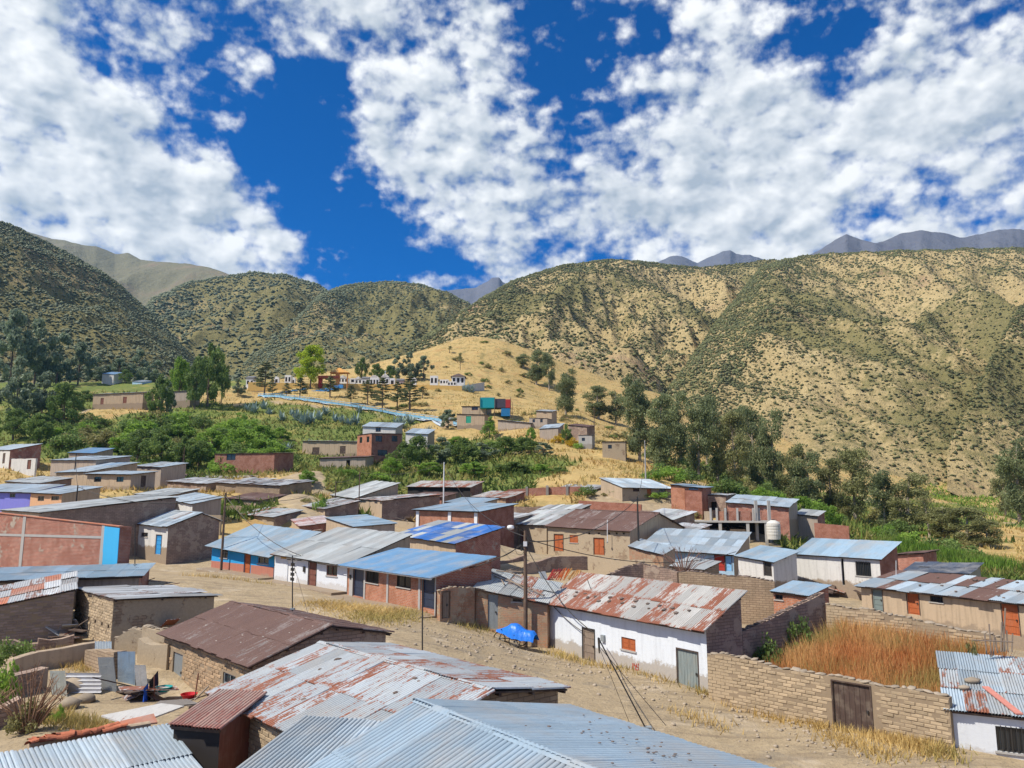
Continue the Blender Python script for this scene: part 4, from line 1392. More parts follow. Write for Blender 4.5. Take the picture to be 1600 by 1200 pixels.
HS['blue_mid'] = house('tin_roof_house', 'house with plain sky-blue tin roof behind the white house', (510, 809, 98), (553, 823, 91), ('R', 617, 818), rmat=GALVB, sheetw=.9, rowlen=3, messy=.1, over=(.2, .2, .2), walls=(MUD, MUDG, MUD, MUD), detail=False)
HS['rust_mid'] = house('tin_roof_house', 'narrow house with faded pink rusty roof next to the sky-blue roof', (456, 812, 102), (468, 822, 97), ('R', 517, 816), rmat=sheetmetal((.52, .46, .45), .6, (.33, .15, .12)), sheetw=.8, messy=.4, over=(.2, .2, .2), walls=(MUD, BRICKW, MUD, MUD), detail=False)
HS['columns'] = house('brick_house', 'orange brick house with white concrete columns and flat blue roof', (650, 796, 98), (748, 799, 93), ('R', 803, 788), rmat=GALVB, sheetw=1.0, rowlen=4, messy=.1, over=(.5, .3, .4), walls=(BRICKO, BRICK, BRICK, BRICK), detail=False)
HS['cap'] = house('tin_roof_house', 'small blue raised roof just behind the brick house with white columns', (697, 784, 108), (752, 786, 105), D=4, rise=.6, rmat=GALVB, sheetw=1.0, rowlen=4, messy=.1, over=(.3, .2, .2), walls=(MUD,) * 4, detail=False, low=3)
HS['tan'] = house('adobe_house', 'tan adobe house with dark brown roof and two orange wooden doors', (856, 821, 95), (984, 829, 86.5), ('R', 1028, 802), roof='gable', ratio=1.95, base=865, rmat=RUSTD, sheetw=.9, rowlen=2.6, messy=.3, over=(.4, .2, .25), walls=(ADOBE_P, MUD, ADOBE, ADOBE),
                  ops=[('F', 'leaf2', 866, 835, 880, 861, WOOD_R), ('F', 'shut', 890, 836, 903, 848, WOOD_R), ('F', 'leaf2', 928, 841, 944, 867, WOOD_R)] + [('F', 'void', x, 832, x + 3, 835) for x in (919, 934, 950, 962, 973)])
HS['tan_left'] = house('adobe_house', 'adobe house with broken patchwork roof joined to the tan house', (790, 818, 104), (854, 820, 96.5), D=7, rise=2.3, base=865, rmat=GALVG, alt=JUNK, altp=.5, sheetw=.95, rowlen=2.2, messy=1.0, over=(.3, .2, .15), walls=(ADOBE_P, MUD, BRICKT, ADOBE),
                       ops=[('F', 'door', 814, 829, 822, 850, WOOD_B)])
HS['lblue'] = house('shed', 'blue-walled house with grey tin roof and red door beside the bare branches', (1000, 856, 84), (1146, 865, 79), ('L', 1033, 827), rmat=GALV, sheetw=.9, rowlen=2.4, messy=.3, over=(.5, .2, .2), walls=(LBLUE, MUD, MUD, MUD),
                    ops=[('F', 'door', 1117, 868, 1132, 892, REDM), ('F', 'door', 1134, 869, 1143, 892, plain((.25, .5, .75), .6))], cat='house')
HS['awning'] = house('lean_to', 'small lean-to roof of two grey sheets with blue plastic hanging beside the post', (983, 853, 79), (1036, 866, 76), D=2.0, rise=.55, rmat=GALV, sheetw=.9, messy=.5, over=(.2, .1, .1), walls=(BRICKT, MUD, MUD, MUD), detail=False, cat='shed')
HS['conc'] = house('concrete_house', 'grey concrete house with blue roof and barred window in the block wall', (1243, 864, 76.5), (1374, 872), ('R', 1401, 849), base=905, rmat=GALVB, sheetw=1.0, rowlen=4, messy=.08, over=(.3, .3, .3), walls=(WHITED, BRICK, CONC, CONC),
                   ops=[('F', 'void', 1315, 873, 1319, 914), ('F', 'winb', 1337, 878, 1361, 900, IRON)])
HS['conc_wing'] = house('concrete_house', 'whitewashed wing with blue roof and dark door left of the concrete house', (1153, 868, 76), (1208, 877, 72), ('R', 1244, 862), base=905, rmat=GALVB, sheetw=1.0, rowlen=4, messy=.08, over=(.3, .3, .3), walls=(WHITED, WHITED, CONC, CONC),
                        ops=[('F', 'door', 1194, 878, 1205, 900, IRON)])
HS['red_doors'] = house('adobe_house', 'long mud-plastered house with rusty patched roof and bright orange doors', (1345, 914, 62), (1612, 943), ('L', 1400, 893), base=958, rmat=GALV, alt=RUSTD, altp=.42, sheetw=.95, rowlen=2.3, messy=.9, over=(.45, .2, .25), walls=(MUD, MUD, MUD, MUD),
                        ops=[('F', 'door', 1364, 919, 1379, 955, plain((.18, .22, .21), .6)), ('F', 'door', 1418, 923, 1436, 960, WOOD_R), ('F', 'winb', 1453, 928, 1473, 941, IRON), ('F', 'door', 1567, 944, 1592, 992, WOOD_R)])
HS['hut'] = house('hut', 'tiny brick hut with blue tin roof behind the shaded yard wall', (1208, 923, 54), (1262, 930, 52), D=2.6, rise=.45, base=950, rmat=GALVB, sheetw=.9, messy=.15, over=(.25, .15, .15), walls=(BRICKO, BRICK, BRICK, BRICK), ops=[('F', 'win', 1211, 929, 1223, 937, IRON)])
# --- left side
HS['brick_wall_house'] = house('brick_house', 'big unplastered red brick building with grey concrete frame and bright blue end', (-45, 797, 67), (188, 823, 59), D=1.0, rise=-.05, roof=None, base=895, walls=(BRICKW, BRICK, BRICK, BRICK), low=2)
HS['blue_door'] = house('white_house', 'whitewashed adobe house with small blue door and bare brick side', (204, 816, 88), (263, 822, 82), ('R', 315, 802), roof='gable', ratio=1.6, base=853, rmat=GALV, alt=JUNK, altp=.3, sheetw=.9, messy=.8, over=(.35, .2, .2), walls=(WHITED, ADOBE_D, MUD, MUD),
                        ops=[('F', 'door', 243.5, 836, 252, 866, BLUEM), ('F', 'win', 220, 832, 231, 839, WOOD_G)])
HS['purple'] = house('purple_house', 'violet painted house with pale tin roof at the left edge', (-50, 767, 104), (48, 769, 101), D=5, rise=1.0, base=797, rmat=GALV, sheetw=.95, rowlen=3, messy=.3, over=(.4, .2, .05), walls=(PURP,) * 4, detail=False, ops=[('F', 'win', 15, 771, 24, 777, WOOD_G)])
HS['orange'] = house('orange_house', 'small orange house with two windows joined to the violet house', (48.3, 769.3, 100.8), (97, 771.5, 97.5), D=5, rise=.9, base=795, rmat=GALV, sheetw=.95, rowlen=3, messy=.3, over=(.4, .2, .1), walls=(ORNG, MUD, MUD, MUD), detail=False, ops=[('F', 'win', 59, 775, 69, 783, WOOD_G), ('F', 'win', 80, 775, 92, 782, WOOD_G)])
HS['long_grey'] = house('tin_roof_house', 'long low house with speckled grey roof behind the big brick wall', (3, 797, 82), (61, 801, 79), D=14, rise=1.6, rmat=GALVG, sheetw=.9, rowlen=2.6, messy=.4, over=(.2, .2, .2), walls=(MUD, ADOBE_D, MUD, MUD), detail=False, skew=-14)
HS['blue_left'] = house('tin_roof_house', 'low house with pale blue roof and white posts behind the blue door house', (260, 779, 106), (301, 787, 99), ('R', 346, 778), rmat=GALV, sheetw=.95, messy=.2, over=(.3, .2, .2), walls=(WHITED, MUDG, MUD, MUD), detail=False)
HS['junk_left'] = house('shed', 'ramshackle open shed with loose sheets left of the pale blue roof', (203, 786, 101), (262, 784, 101), D=4, rise=.25, rmat=JUNK, sheetw=.9, messy=1.2, skip=.15, over=(.3, .2, .2), walls=(DARKW, MUDG, MUD, MUD), detail=False)  # open side is a black wall, its shade put into the colour
HS['brick_up'] = house('brick_house', 'red brick house with one window standing above the lane', (336, 709, 160), (429, 708, 156), D=7, rise=.5, base=742, rmat=RUSTD, sheetw=1.2, rowlen=5, messy=.2, over=(.2, .2, .2), walls=(BRICK, BRICK, BRICK, BRICK), detail=False, ops=[('F', 'win', 354, 709, 368, 719, IRON)], low=2)
HS['junk_lane'] = house('adobe_house', 'adobe house buried under junk sheets at the top of the lane', (338, 754, 128), (437, 759, 121), D=7, rise=.9, rmat=JUNK, sheetw=.9, rowlen=1.8, messy=1.6, skip=.05, over=(.3, .2, .2), walls=(ADOBE, ADOBE, ADOBE_D, ADOBE), detail=False)
HS['far_white'] = house('white_house', 'white-fronted house with long brown side at the far left', (-25, 703, 166), (16, 703, 152), ('R', 65, 694), rmat=GALV, sheetw=1.2, rowlen=4, messy=.2, over=(.2, .2, .2), walls=(WHITED, BRICKW, MUD, MUD), detail=False, ops=[('F', 'door', 4, 708, 8, 724, WOOD_D)], low=2)
HS['far_stone'] = house('stone_house', 'pale stone house with long blue-grey roof above the violet house', (80, 719, 142), (150, 719, 137), D=7, rise=1.1, base=745, rmat=GALV, sheetw=1.0, rowlen=3.6, messy=.2, over=(.3, .2, .2), walls=(MUDG, MUDG, STONEW, MUD), detail=False, low=1)
HS['far_blue'] = house('tin_roof_house', 'small house with bright blue roof below the green bushes', (108, 707, 160), (146, 708, 158), D=5, rise=1.3, rmat=GALVBB, sheetw=1.0, rowlen=4, messy=.1, over=(.3, .2, .2), walls=(MUDG,) * 4, detail=False)
HS['far_mid'] = house('tin_roof_house', 'low house with a sheet roof littered with blue plastic beside the tan block house', (88, 738, 131), (137, 737, 127), D=9, rise=1.9, rmat=GALV, alt=GALVBB, altp=.15, sheetw=1.0, rowlen=3, messy=.6, over=(.3, .2, .2), walls=(MUD,) * 4, detail=False)
HS['far_tan'] = house('adobe_house', 'tan block house with two dark lattice vents under a blue-grey roof', (137, 740, 125), (205, 741, 121), ('R', 243, 737), rmat=GALV, sheetw=1.0, rowlen=4, messy=.15, over=(.5, .3, .4), walls=(MUD, MUDG, MUD, MUD), detail=False, base=763,
                      ops=[('F', 'win2', 147, 745, 158, 753, IRON), ('F', 'win2', 182, 745, 193, 753, IRON), ('R', 'door', 220, 743, 228, 761, WOOD_D)])
HS['yellow_mid'] = house('adobe_house', 'ochre adobe house with sloping grey roof beside two thin poles', (518, 773, 126), (556, 778, 118), ('R', 622, 756), rmat=GALVG, sheetw=1.0, rowlen=3, messy=.5, over=(.3, .2, .2), walls=(MUD, MUD, MUD, MUD), detail=False, ops=[('F', 'door', 531, 783, 537, 799, WOOD_D)])
HS['junk_mid'] = house('adobe_house', 'square adobe house heaped with rusty sheets beside the ochre house', (556.5, 780, 117), (597, 782, 109), ('R', 687, 774), rmat=JUNK, alt=RUSTY, altp=.3, sheetw=1.0, rowlen=2, messy=1.6, over=(.2, .2, .2), walls=(MUD, ADOBE_D, ADOBE, ADOBE), detail=False)
HS['rust_long'] = house('shed', 'long open shed with red rusty roof below the thicket', (637, 760, 136), (735, 761, 130), D=4, rise=1.0, rmat=RUSTY, sheetw=1.0, messy=.6, over=(.4, .2, .2), walls=(DARKW, BRICKW, MUD, MUD), detail=False)  # dark space under the eave is a wall coloured black
HS['grey_up'] = house('adobe_house', 'adobe house with clean grey roof and three openings below the golden slope', (972, 761, 120), (1050, 763, 125), D=5.5, rise=1.5, rmat=GALV, sheetw=1.0, rowlen=4, messy=.1, over=(.4, .2, .2), walls=(ADOBE_P, ADOBE, MUD, MUD), detail=False,
                      ops=[('F', 'win', 989, 760, 999, 768, IRON), ('F', 'door', 1011, 763, 1018, 775, WOOD_R), ('F', 'win', 1030, 761, 1040, 768, IRON)])
HS['red_tower'] = house('brick_house', 'narrow two-storey red brick tower with blue upper part', (1070, 760, 117), (1096, 762, 115.5), D=4, rise=.2, base=806, rmat=GALVB, sheetw=1.0, rowlen=4, messy=.1, over=(.4, .2, .4), walls=(BRICK,) * 4, detail=False, ops=[('F', 'win', 1076, 757, 1091, 765, BLUEM)])
HS['orange_up'] = house('brick_house', 'low orange brick room with blue cloth under the roof beside the tower', (1048, 757, 119), (1069.5, 759, 117.5), D=4, rise=.2, base=779, rmat=GALVB, sheetw=1.0, rowlen=4, messy=.1, over=(.3, .2, .1), walls=(BRICKO,) * 4, detail=False)
HS['dark_adobe'] = house('adobe_house', 'dark adobe room with a black doorway right of the red tower', (1097, 773, 118), (1134, 774, 116), D=4, rise=.2, base=806, rmat=JUNK, sheetw=1.0, messy=.6, over=(.2, .2, .2), walls=(ADOBE_D,) * 4, detail=False, ops=[('F', 'void', 1111, 784, 1120, 797)])
HS['white_shed'] = house('shed', 'open shed with pale sloping sheet roof on brick piers', (1136, 784, 113), (1232, 792, 108), D=4.5, rise=1.0, base=812, rmat=GALV, sheetw=1.0, rowlen=3, messy=.7, over=(.4, .2, .2), walls=(BRICKW, MUDG, MUD, MUD), detail=False)
HS['small_roof'] = house('shed', 'little shed with a grey roof at the end of the brick yard', (1243, 803, 112), (1277, 806, 110), D=3, rise=.6, rmat=GALVG, sheetw=1.0, messy=.4, over=(.3, .2, .2), walls=(MUDG, BRICKW, MUD, MUD), detail=False)
# --- hillside houses
HS['hill_adobe'] = house('adobe_house', 'long adobe house with rust-stained roof and two dark doors on the slope', (473, 689, 192), (559, 690, 188), ('L', 451, 683), D=5, base=712, rmat=GALVR, alt=RUSTY, altp=.4, sheetw=1.2, rowlen=5, messy=.6, over=(.3, .2, .2), walls=(MUD, MUD, MUD, MUD), detail=False,
                         ops=[('F', 'door', 488, 699, 499, 712, WOOD_D), ('F', 'door', 531, 697, 540, 709, WOOD_D)])
HS['hill_brick'] = house('brick_house', 'two-storey red brick house with dark square windows on the slope', (581, 677, 176), (628, 678, 181), D=7, rise=.1, base=727, rmat=RUSTD, sheetw=1.5, rowlen=6, messy=.1, over=(.2, .2, .2), walls=(BRICK, BRICK, BRICKO, BRICK), detail=False,
                         ops=[('F', 'win', 587, 681, 597, 690, IRON), ('F', 'win', 612, 681, 621, 690, IRON), ('F', 'win', 590, 703, 605, 712, IRON), ('L', 'win', 562, 683, 566, 692, IRON), ('L', 'win', 573, 682, 577, 691, IRON)])
HS['hill_grey'] = house('tin_roof_house', 'grey house with pale blue roof standing behind the two-storey brick house', (567, 666, 198), (618, 668, 196), ('L', 546, 661), D=5, rise=1.6, base=690, rmat=GALV, sheetw=1.3, rowlen=6, messy=.1, over=(.3, .2, .3), walls=(WHITED, CONC, CONC, CONC), detail=False, ops=[('F', 'win', 587, 668, 595, 675, WOOD_G)])
HS['hill_small'] = house('tin_roof_house', 'small cream house with pale roof right of the grey hill house', (634, 676, 190), (668, 678, 188), D=4, rise=1.4, base=700, rmat=GALV, sheetw=1.3, rowlen=6, messy=.1, over=(.3, .2, .2), walls=(WHITED, MUD, MUDG, MUD), detail=False)
HS['hill_low'] = house('adobe_house', 'low grey adobe house with thin dark roof below the rust-stained house', (500, 716, 172), (571, 714, 170), D=5, rise=.6, base=733, rmat=RUSTD, sheetw=1.5, rowlen=6, messy=.2, over=(.3, .2, .3), walls=(MUDG,) * 4, detail=False, ops=[('F', 'void', 541, 719, 547, 731)])
HS['hill_green_door'] = house('adobe_house', 'adobe hillside house with a small green door', (714, 647, 213), (757, 648, 211), D=4, rise=.3, base=666, rmat=JUNK, sheetw=1.4, rowlen=5, messy=.5, over=(.2, .2, .3), walls=(MUD,) * 4, detail=False, ops=[('F', 'door', 728, 650, 736, 661, plain((.03, .30, .20), .6))], low=2)
HS['hill_upper'] = house('adobe_house', 'upper adobe room with orange shutter behind the green door house', (722, 635, 221), (760, 635, 219), ('R', 782, 637), D=5, rise=.2, base=650, rmat=JUNK, sheetw=1.4, rowlen=5, messy=.5, over=(.2, .2, .3), walls=(MUD, MUDG, MUD, MUD), detail=False, ops=[('F', 'win', 737, 635, 747, 641, WOOD_R)], low=2)
HS['hill_long'] = house('adobe_house', 'long low grey house with pale flat roof in the middle of the hill hamlet', (778, 656, 204), (829, 661, 200), D=4, rise=.3, base=672, rmat=GALVG, sheetw=1.4, rowlen=5, messy=.4, over=(.3, .2, .3), walls=(MUDG,) * 4, detail=False, low=2)
HS['hill_two'] = house('adobe_house', 'grey hill house with two dark windows right of the long low house', (827, 653, 201), (855, 654, 199), D=4, rise=.1, base=668, rmat=GALVG, sheetw=1.4, rowlen=5, messy=.4, over=(.1, .2, .1), walls=(MUDG,) * 4, detail=False, ops=[('F', 'win', 832, 655, 836, 660, IRON), ('F', 'win', 844, 655, 848, 660, IRON)], low=2)
HS['hill_slope'] = house('shed', 'shed with a steep pale sheet roof low in the hill hamlet', (843, 670, 192), (872, 668, 190), D=4, rise=1.3, rmat=GALV, sheetw=1.3, messy=.5, over=(.2, .2, .2), walls=(MUDG,) * 4, detail=False)
HS['hill_end'] = house('adobe_house', 'dark-roofed adobe house at the right end of the hill hamlet', (888, 664, 192), (917, 667, 189), D=4, rise=.6, base=682, rmat=RUSTD, sheetw=1.3, messy=.3, over=(.2, .2, .2), walls=(ADOBE_D,) * 4, detail=False, low=2)
HS['hill_hut'] = house('hut', 'small grey stone hut beside the yellow bush', (904, 680, 180), (925, 680, 179), D=3, rise=.2, base=695, rmat=GALVG, sheetw=1.3, messy=.2, over=(.1, .1, .1), walls=(CONC,) * 4, detail=False, ops=[('F', 'win', 909, 684, 914, 689, IRON)], low=2)
HS['cube'] = house('adobe_house', 'cube-shaped adobe house standing alone on the golden slope', (941, 690, 168), (977, 690, 167), ('L', 926, 687), D=5, rise=.25, base=720, rmat=JUNK, sheetw=1.3, rowlen=6, messy=.4, over=(.15, .15, .15), walls=(ADOBE_P, MUD, WHITED, MUD), detail=False, ops=[('F', 'win', 950, 695, 956, 701, IRON)], low=2)
HS['far_long'] = house('adobe_house', 'long adobe farmhouse with two small doors among the trees', (146, 616, 242), (224, 613, 238), D=5, rise=.9, base=633, rmat=GALVG, sheetw=1.5, rowlen=6, messy=.3, over=(.3, .2, .3), walls=(MUD,) * 4, detail=False, ops=[('F', 'door', 157, 622, 162, 632, WOOD_B), ('F', 'door', 192, 620, 198, 630, WOOD_B)], low=2)
HS['far_long2'] = house('adobe_house', 'shorter adobe farmhouse half hidden right of the tree', (262, 612, 245), (298, 610, 243), D=5, rise=.9, base=628, rmat=GALVG, sheetw=1.5, rowlen=6, messy=.3, over=(.3, .2, .3), walls=(MUDG,) * 4, detail=False, low=2)
HS['far_tent'] = house('tin_roof_house', 'tiny far house with bright blue roof on the wooded slope', (160, 584, 330), (178, 585, 328), D=5, rise=1.6, rmat=GALVBB, sheetw=2, rowlen=6, messy=.1, over=(.2, .2, .2), walls=(WHITED,) * 4, detail=False, low=4)
HS['far_tent2'] = house('tin_roof_house', 'second tiny far house with blue walls below the bright blue roof', (207, 596, 322), (222, 597, 320), D=5, rise=1.3, rmat=GALV, sheetw=2, rowlen=6, messy=.1, over=(.2, .2, .2), walls=(LBLUE,) * 4, detail=False, low=4)
# --- infill between the larger houses
X = dict(detail=False, messy=.8, sheetw=.95, rowlen=2.6, over=(.3, .2, .2))
for args, kw in [
    (('adobe_house', 'small adobe house with patchy roof between the lane and the ochre house', (470, 790, 112), (508, 795, 106), ), dict(D=5, rise=1.0, rmat=JUNK, walls=(MUD, ADOBE_D, MUD, MUD))),
    (('shed', 'brown shed with sagging roof right of the junk-covered house at the lane', (352, 778, 118), (405, 782, 114)), dict(D=5, rise=.8, rmat=RUSTD, walls=(ADOBE_D,) * 4)),
    (('adobe_house', 'low adobe house with grey sheets just left of the climbing lane', (375, 803, 106), (428, 808, 102)), dict(D=4.5, rise=.8, rmat=GALVG, alt=RUSTY, altp=.3, walls=(ADOBE_P, ADOBE_D, MUD, MUD), ops=[('F', 'door', 396, 810, 402, 822, WOOD_D)])),
    (('adobe_house', 'adobe house with dull grey roof behind the ramshackle open shed', (212, 772, 116), (262, 774, 112)), dict(D=5, rise=.9, rmat=GALVG, walls=(MUD, ADOBE_D, MUD, MUD))),
    (('brick_house', 'small brick house with rust-red roof right of the red rusty shed', (738, 776, 124), (790, 778, 120)), dict(D=5, rise=.9, rmat=RUSTY, walls=(BRICKT, BRICK, MUD, MUD))),
    (('adobe_house', 'adobe house with junk roof between the tarped roof and the patchwork roof', (745, 812, 104), (786, 816, 100)), dict(D=5, rise=.9, rmat=JUNK, walls=(ADOBE_P, ADOBE_D, MUD, MUD))),
    (('adobe_house', 'low brown-roofed house behind the small blue raised roof', (640, 776, 122), (690, 777, 119)), dict(D=4, rise=.7, rmat=RUSTD, walls=(BRICKW, ADOBE_D, MUD, MUD))),
    (('adobe_house', 'adobe house with grey roof below the low brick wall behind the brown roof', (1002, 806, 104), (1052, 812, 100)), dict(D=4.5, rise=.9, rmat=GALVG, alt=JUNK, altp=.4, walls=(ADOBE_P, ADOBE_D, MUD, MUD))),
    (('shed', 'dark shed with loose sheets left of the unfinished frame', (1040, 826, 98), (1084, 830, 95)), dict(D=3.5, rise=.6, rmat=JUNK, walls=(ADOBE_D,) * 4)),
    (('brick_house', 'plain brown brick block behind the right end of the concrete house', (1402, 866, 88), (1442, 864, 86)), dict(D=4, rise=.1, rmat=RUSTD, walls=(BRICKW, BRICK, BRICK, BRICK))),
    (('shed', 'low shed with dark navy roof behind the rusty patched roof', (1412, 893, 74), (1512, 896, 70)), dict(D=3.5, rise=.6, rmat=sheetmetal((.07, .09, .13), 0.0), walls=(MUDG,) * 4)),
    (('shed', 'small tin-roofed shed between the awning and the concrete wing', (1050, 884, 70), (1098, 890, 68)), dict(D=3, rise=.5, rmat=GALVG, walls=(ADOBE,) * 4)),
    (('adobe_house', 'far adobe house with pale roof above the violet house', (10, 752, 122), (62, 755, 118)), dict(D=5, rise=.9, rmat=GALVG, walls=(ADOBE_P, ADOBE_D, MUD, MUD))),
    (('adobe_house', 'small adobe house behind the far tan block house', (212, 728, 142), (252, 730, 138)), dict(D=5, rise=.9, rmat=GALV, alt=JUNK, altp=.4, walls=(MUDG,) * 4)),
    (('adobe_house', 'brown adobe house at the foot of the terraces by the thin wooden pole', (262, 752, 136), (322, 756, 130)), dict(D=5, rise=.8, rmat=JUNK, walls=(ADOBE_D, ADOBE_D, MUD, MUD))),
    (('adobe_house', 'grey-roofed adobe house below the golden slope left of the clean grey roof', (868, 764, 130), (925, 766, 126)), dict(D=4.5, rise=.8, rmat=JUNK, walls=(ADOBE_P,) * 4)),
    (('adobe_house', 'tiny hillside house with pale roof above the hill hamlet', (838, 642, 222), (862, 643, 220)), dict(D=4, rise=.8, rmat=GALVG, walls=(MUD,) * 4, low=3)),
    (('adobe_house', 'tiny mud house left of the green door house', (690, 655, 222), (709, 656, 220)), dict(D=4, rise=.8, rmat=GALVG, walls=(MUD,) * 4, low=3)),
]:
    HS[args[1]] = house(*args, **{**X, **kw})
# ------------------------------------------------------------------ finding the ground under a picture point
_YS = np.concatenate([np.arange(12, 120, 1.0), np.arange(120, 620, 3.0)])


def gp(px, py, dz=0.0):
    d = ray(px, py)
    t = _YS / d.y
    z = CAMZ + d.z * t
    hz = Hs(d.x * t, _YS)
    below = np.where(z < hz + dz)[0]
    Y = float(_YS[below[0]]) if len(below) else 400.0
    p = P(px, py, Y)
    return Vector((p.x, p.y, H(p.x, p.y)))


def face_box(hs, fc, x0, y0, x1, y1, d0, d1, mat, name, parent=None, label=None):
    """a part fixed to a house wall, bounded by picture points"""
    O, eu, LL = hs['faces'][fc][:3]
    nr, org = hs['nrm'][fc], hs['org']

    def hit(px, py):
        d = ray(px, py)
        tt = (O.x * nr.x + O.y * nr.y) / (d.x * nr.x + d.y * nr.y)
        w = d * tt
        return (w.x - O.x) * eu.x + (w.y - O.y) * eu.y, CAMZ + w.z
    xm, ym = (x0 + x1) / 2, (y0 + y1) / 2
    ua, ub = sorted((hit(x0, ym)[0], hit(x1, ym)[0]))
    za, zb = sorted((hit(xm, y0)[1], hit(xm, y1)[1]))
    m = MB()
    m.box(Vector((O.x, O.y, 0)) + eu * ua + nr * d0 + UP * za - org, eu * (ub - ua), nr * (d1 - d0), UP * (zb - za))
    o = m.build(name, mat, parent or hs['root'])
    if label:
        o['label'] = label
    return o


def face_u(hs, fc, px, py):
    O, eu = hs['faces'][fc][:2]
    nr = hs['nrm'][fc]
    d = ray(px, py)
    tt = (O.x * nr.x + O.y * nr.y) / (d.x * nr.x + d.y * nr.y)
    w = d * tt
    return (w.x - O.x) * eu.x + (w.y - O.y) * eu.y


def band(hs, fc, u0, u1, z0, z1, d0, d1, mat, name, parent=None):
    O, eu = hs['faces'][fc][:2]
    nr, org = hs['nrm'][fc], hs['org']
    m = MB()
    m.box(Vector((O.x, O.y, 0)) + eu * u0 + nr * d0 + UP * z0 - org, eu * (u1 - u0), nr * (d1 - d0), UP * (z1 - z0))
    return m.build(name, mat, parent or hs['root'])


# --- trims on the houses
h = HS['brick_wall_house']
LW = h['L']
for u in (0.2, face_u(h, 'F', 35, 850), face_u(h, 'F', 160, 850)):
    band(h, 'F', u - .18, u + .18, h['bz'] - 2, h['ztop'](u, 0) - .02, .01, .035, CONC, 'column')
uu = face_u(h, 'F', 162, 850)
zb_ = P(80, 837, 63).z
for a, b in ((.38, face_u(h, 'F', 35, 850) - .18), (face_u(h, 'F', 35, 850) + .18, face_u(h, 'F', 160, 850) - .18)):
    band(h, 'F', a, b, zb_ - .1, zb_ + .1, .008, .03, CONC, 'beam')
m = MB()
for a, b in zip(np.linspace(0, LW - .001, 9)[:-1], np.linspace(0, LW, 9)[1:]):
    A, B = h['C'](a, -.08), h['C'](b - .01, -.08)
    m.box(Vector((A.x, A.y, h['ztop'](a, 0))) - h['org'], Vector((B.x - A.x, B.y - A.y, h['ztop'](b, 0) - h['ztop'](a, 0))), h['ey'] * .4, UP * .06)
m.build('coping', TILER, h['root'])
O_ = h['faces']['F'][0]
m = MB()
ub = LW - .02
m.hexa([Vector((O_.x, O_.y, 0)) + h['ex'] * u + h['nrm']['F'] * d + UP * (h['bz'] - 1) - h['org'] for u, d in ((uu, .01), (ub, .01), (ub, -.0), (uu, -.0))][::-1],
       [Vector((O_.x, O_.y, 0)) + h['ex'] * u + h['nrm']['F'] * d + UP * (h['ztop'](u, 0) - .1) - h['org'] for u, d in ((uu, .05), (ub, .05), (ub, -.0), (uu, -.0))][::-1])
m.build('blue_panel', plaster((0.06, 0.42, 0.72), .2, .02), h['root'])

h = HS['brick_blue']
for x in (549, 570, 606, 656):
    u = face_u(h, 'F', x, 915)
    band(h, 'F', max(.01, u - (.3 if x == 549 else .13)), u + (.3 if x == 549 else .13), h['bz'] - .4, h['ztop'](u, 0) - .1, .008, .05, CONC, 'column')
band(h, 'F', h['L'] - .12, h['L'] - .005, h['bz'] - .4, h['ztop'](h['L'], 0) - .1, .008, .05, CONC, 'column')
face_box(h, 'F', 547.5, 898, 550, 904, .06, .12, IRON, 'meter_box')
h = HS['columns']
for x in (653, 703, 744):
    u = min(max(face_u(h, 'F', x, 810), .25), h['L'] - .25)
    band(h, 'F', u - .22, u + .22, h['bz'] - .6, h['ztop'](u, 0) - .05, .01, .12, WHITEM, 'column')
h = HS['blue_house']
for a, b in ((.02, face_u(h, 'F', 381, 890)), (face_u(h, 'F', 392, 890), h['L'] - .02)):
    band(h, 'F', a, b, h['bz'] - .4, h['bz'] + .75, .006, .02, WAINS, 'wainscot')
h = HS['white_sign']
face_box(h, 'F', 440, 864.5, 448, 873, .02, .06, plain((.55, .32, .08), .7), 'sign', label='small ochre picture sign')
s1 = face_box(h, 'F', 448.5, 865, 463, 875.5, .02, .06, plain((.62, .62, .58), .7), 'sign', label='white sign board with dark marks')
for x, y, w_, hh in ((450, 867, 3, 1.2), (450, 870, 2.2, 1), (453.5, 868.5, 3, 3.5), (458.5, 868, 3, 3), (449.5, 873.5, 6, 1.2), (457, 873.5, 5, 1.4)):
    face_box(h, 'F', x, y, x + w_, y + hh, .061, .066, IRON, 'mark', s1)
s2 = face_box(h, 'F', 464.5, 866, 472.5, 876.5, .02, .06, plain((.50, .52, .50), .7), 'sign', label='grey sign board with slanting dark marks')
for x, y, w_, hh in ((465.5, 868, 1.2, 4), (468, 868.5, 1.2, 5), (470, 867.5, 1.4, 3), (465.5, 875, 6, 1)):
    face_box(h, 'F', x, y, x + w_, y + hh, .061, .066, IRON, 'mark', s2)
face_box(h, 'F', 474.6, 885, 477.4, 893.5, .01, .1, IRON, 'meter_box')
h = HS['white_rust']
face_box(h, 'F', 941, 992, 946, 1002, .01, .14, STEEL_G, 'meter_box')
for x0, y0, x1, y1 in ((988.6, 1036, 989.8, 1045), (991, 1036.5, 992, 1040.5), (992, 1039.5, 995, 1041), (994.6, 1037, 995.6, 1041), (993, 1042, 994, 1047), (994, 1046, 997, 1047.2), (997, 1041, 998, 1047), (994, 1041.6, 997, 1042.6), (997.4, 1036.5, 998.4, 1040)):
    face_box(h, 'F', x0, y0, x1, y1, .012, .02, REDM, 'painted_mark')
m = MB()
for x in (905, 934):
    pass
# threshold of beaten earth in front of the white house
p0, p1 = h['C'](-.2, -1.1), h['C'](h['L'] * .8, -.9)

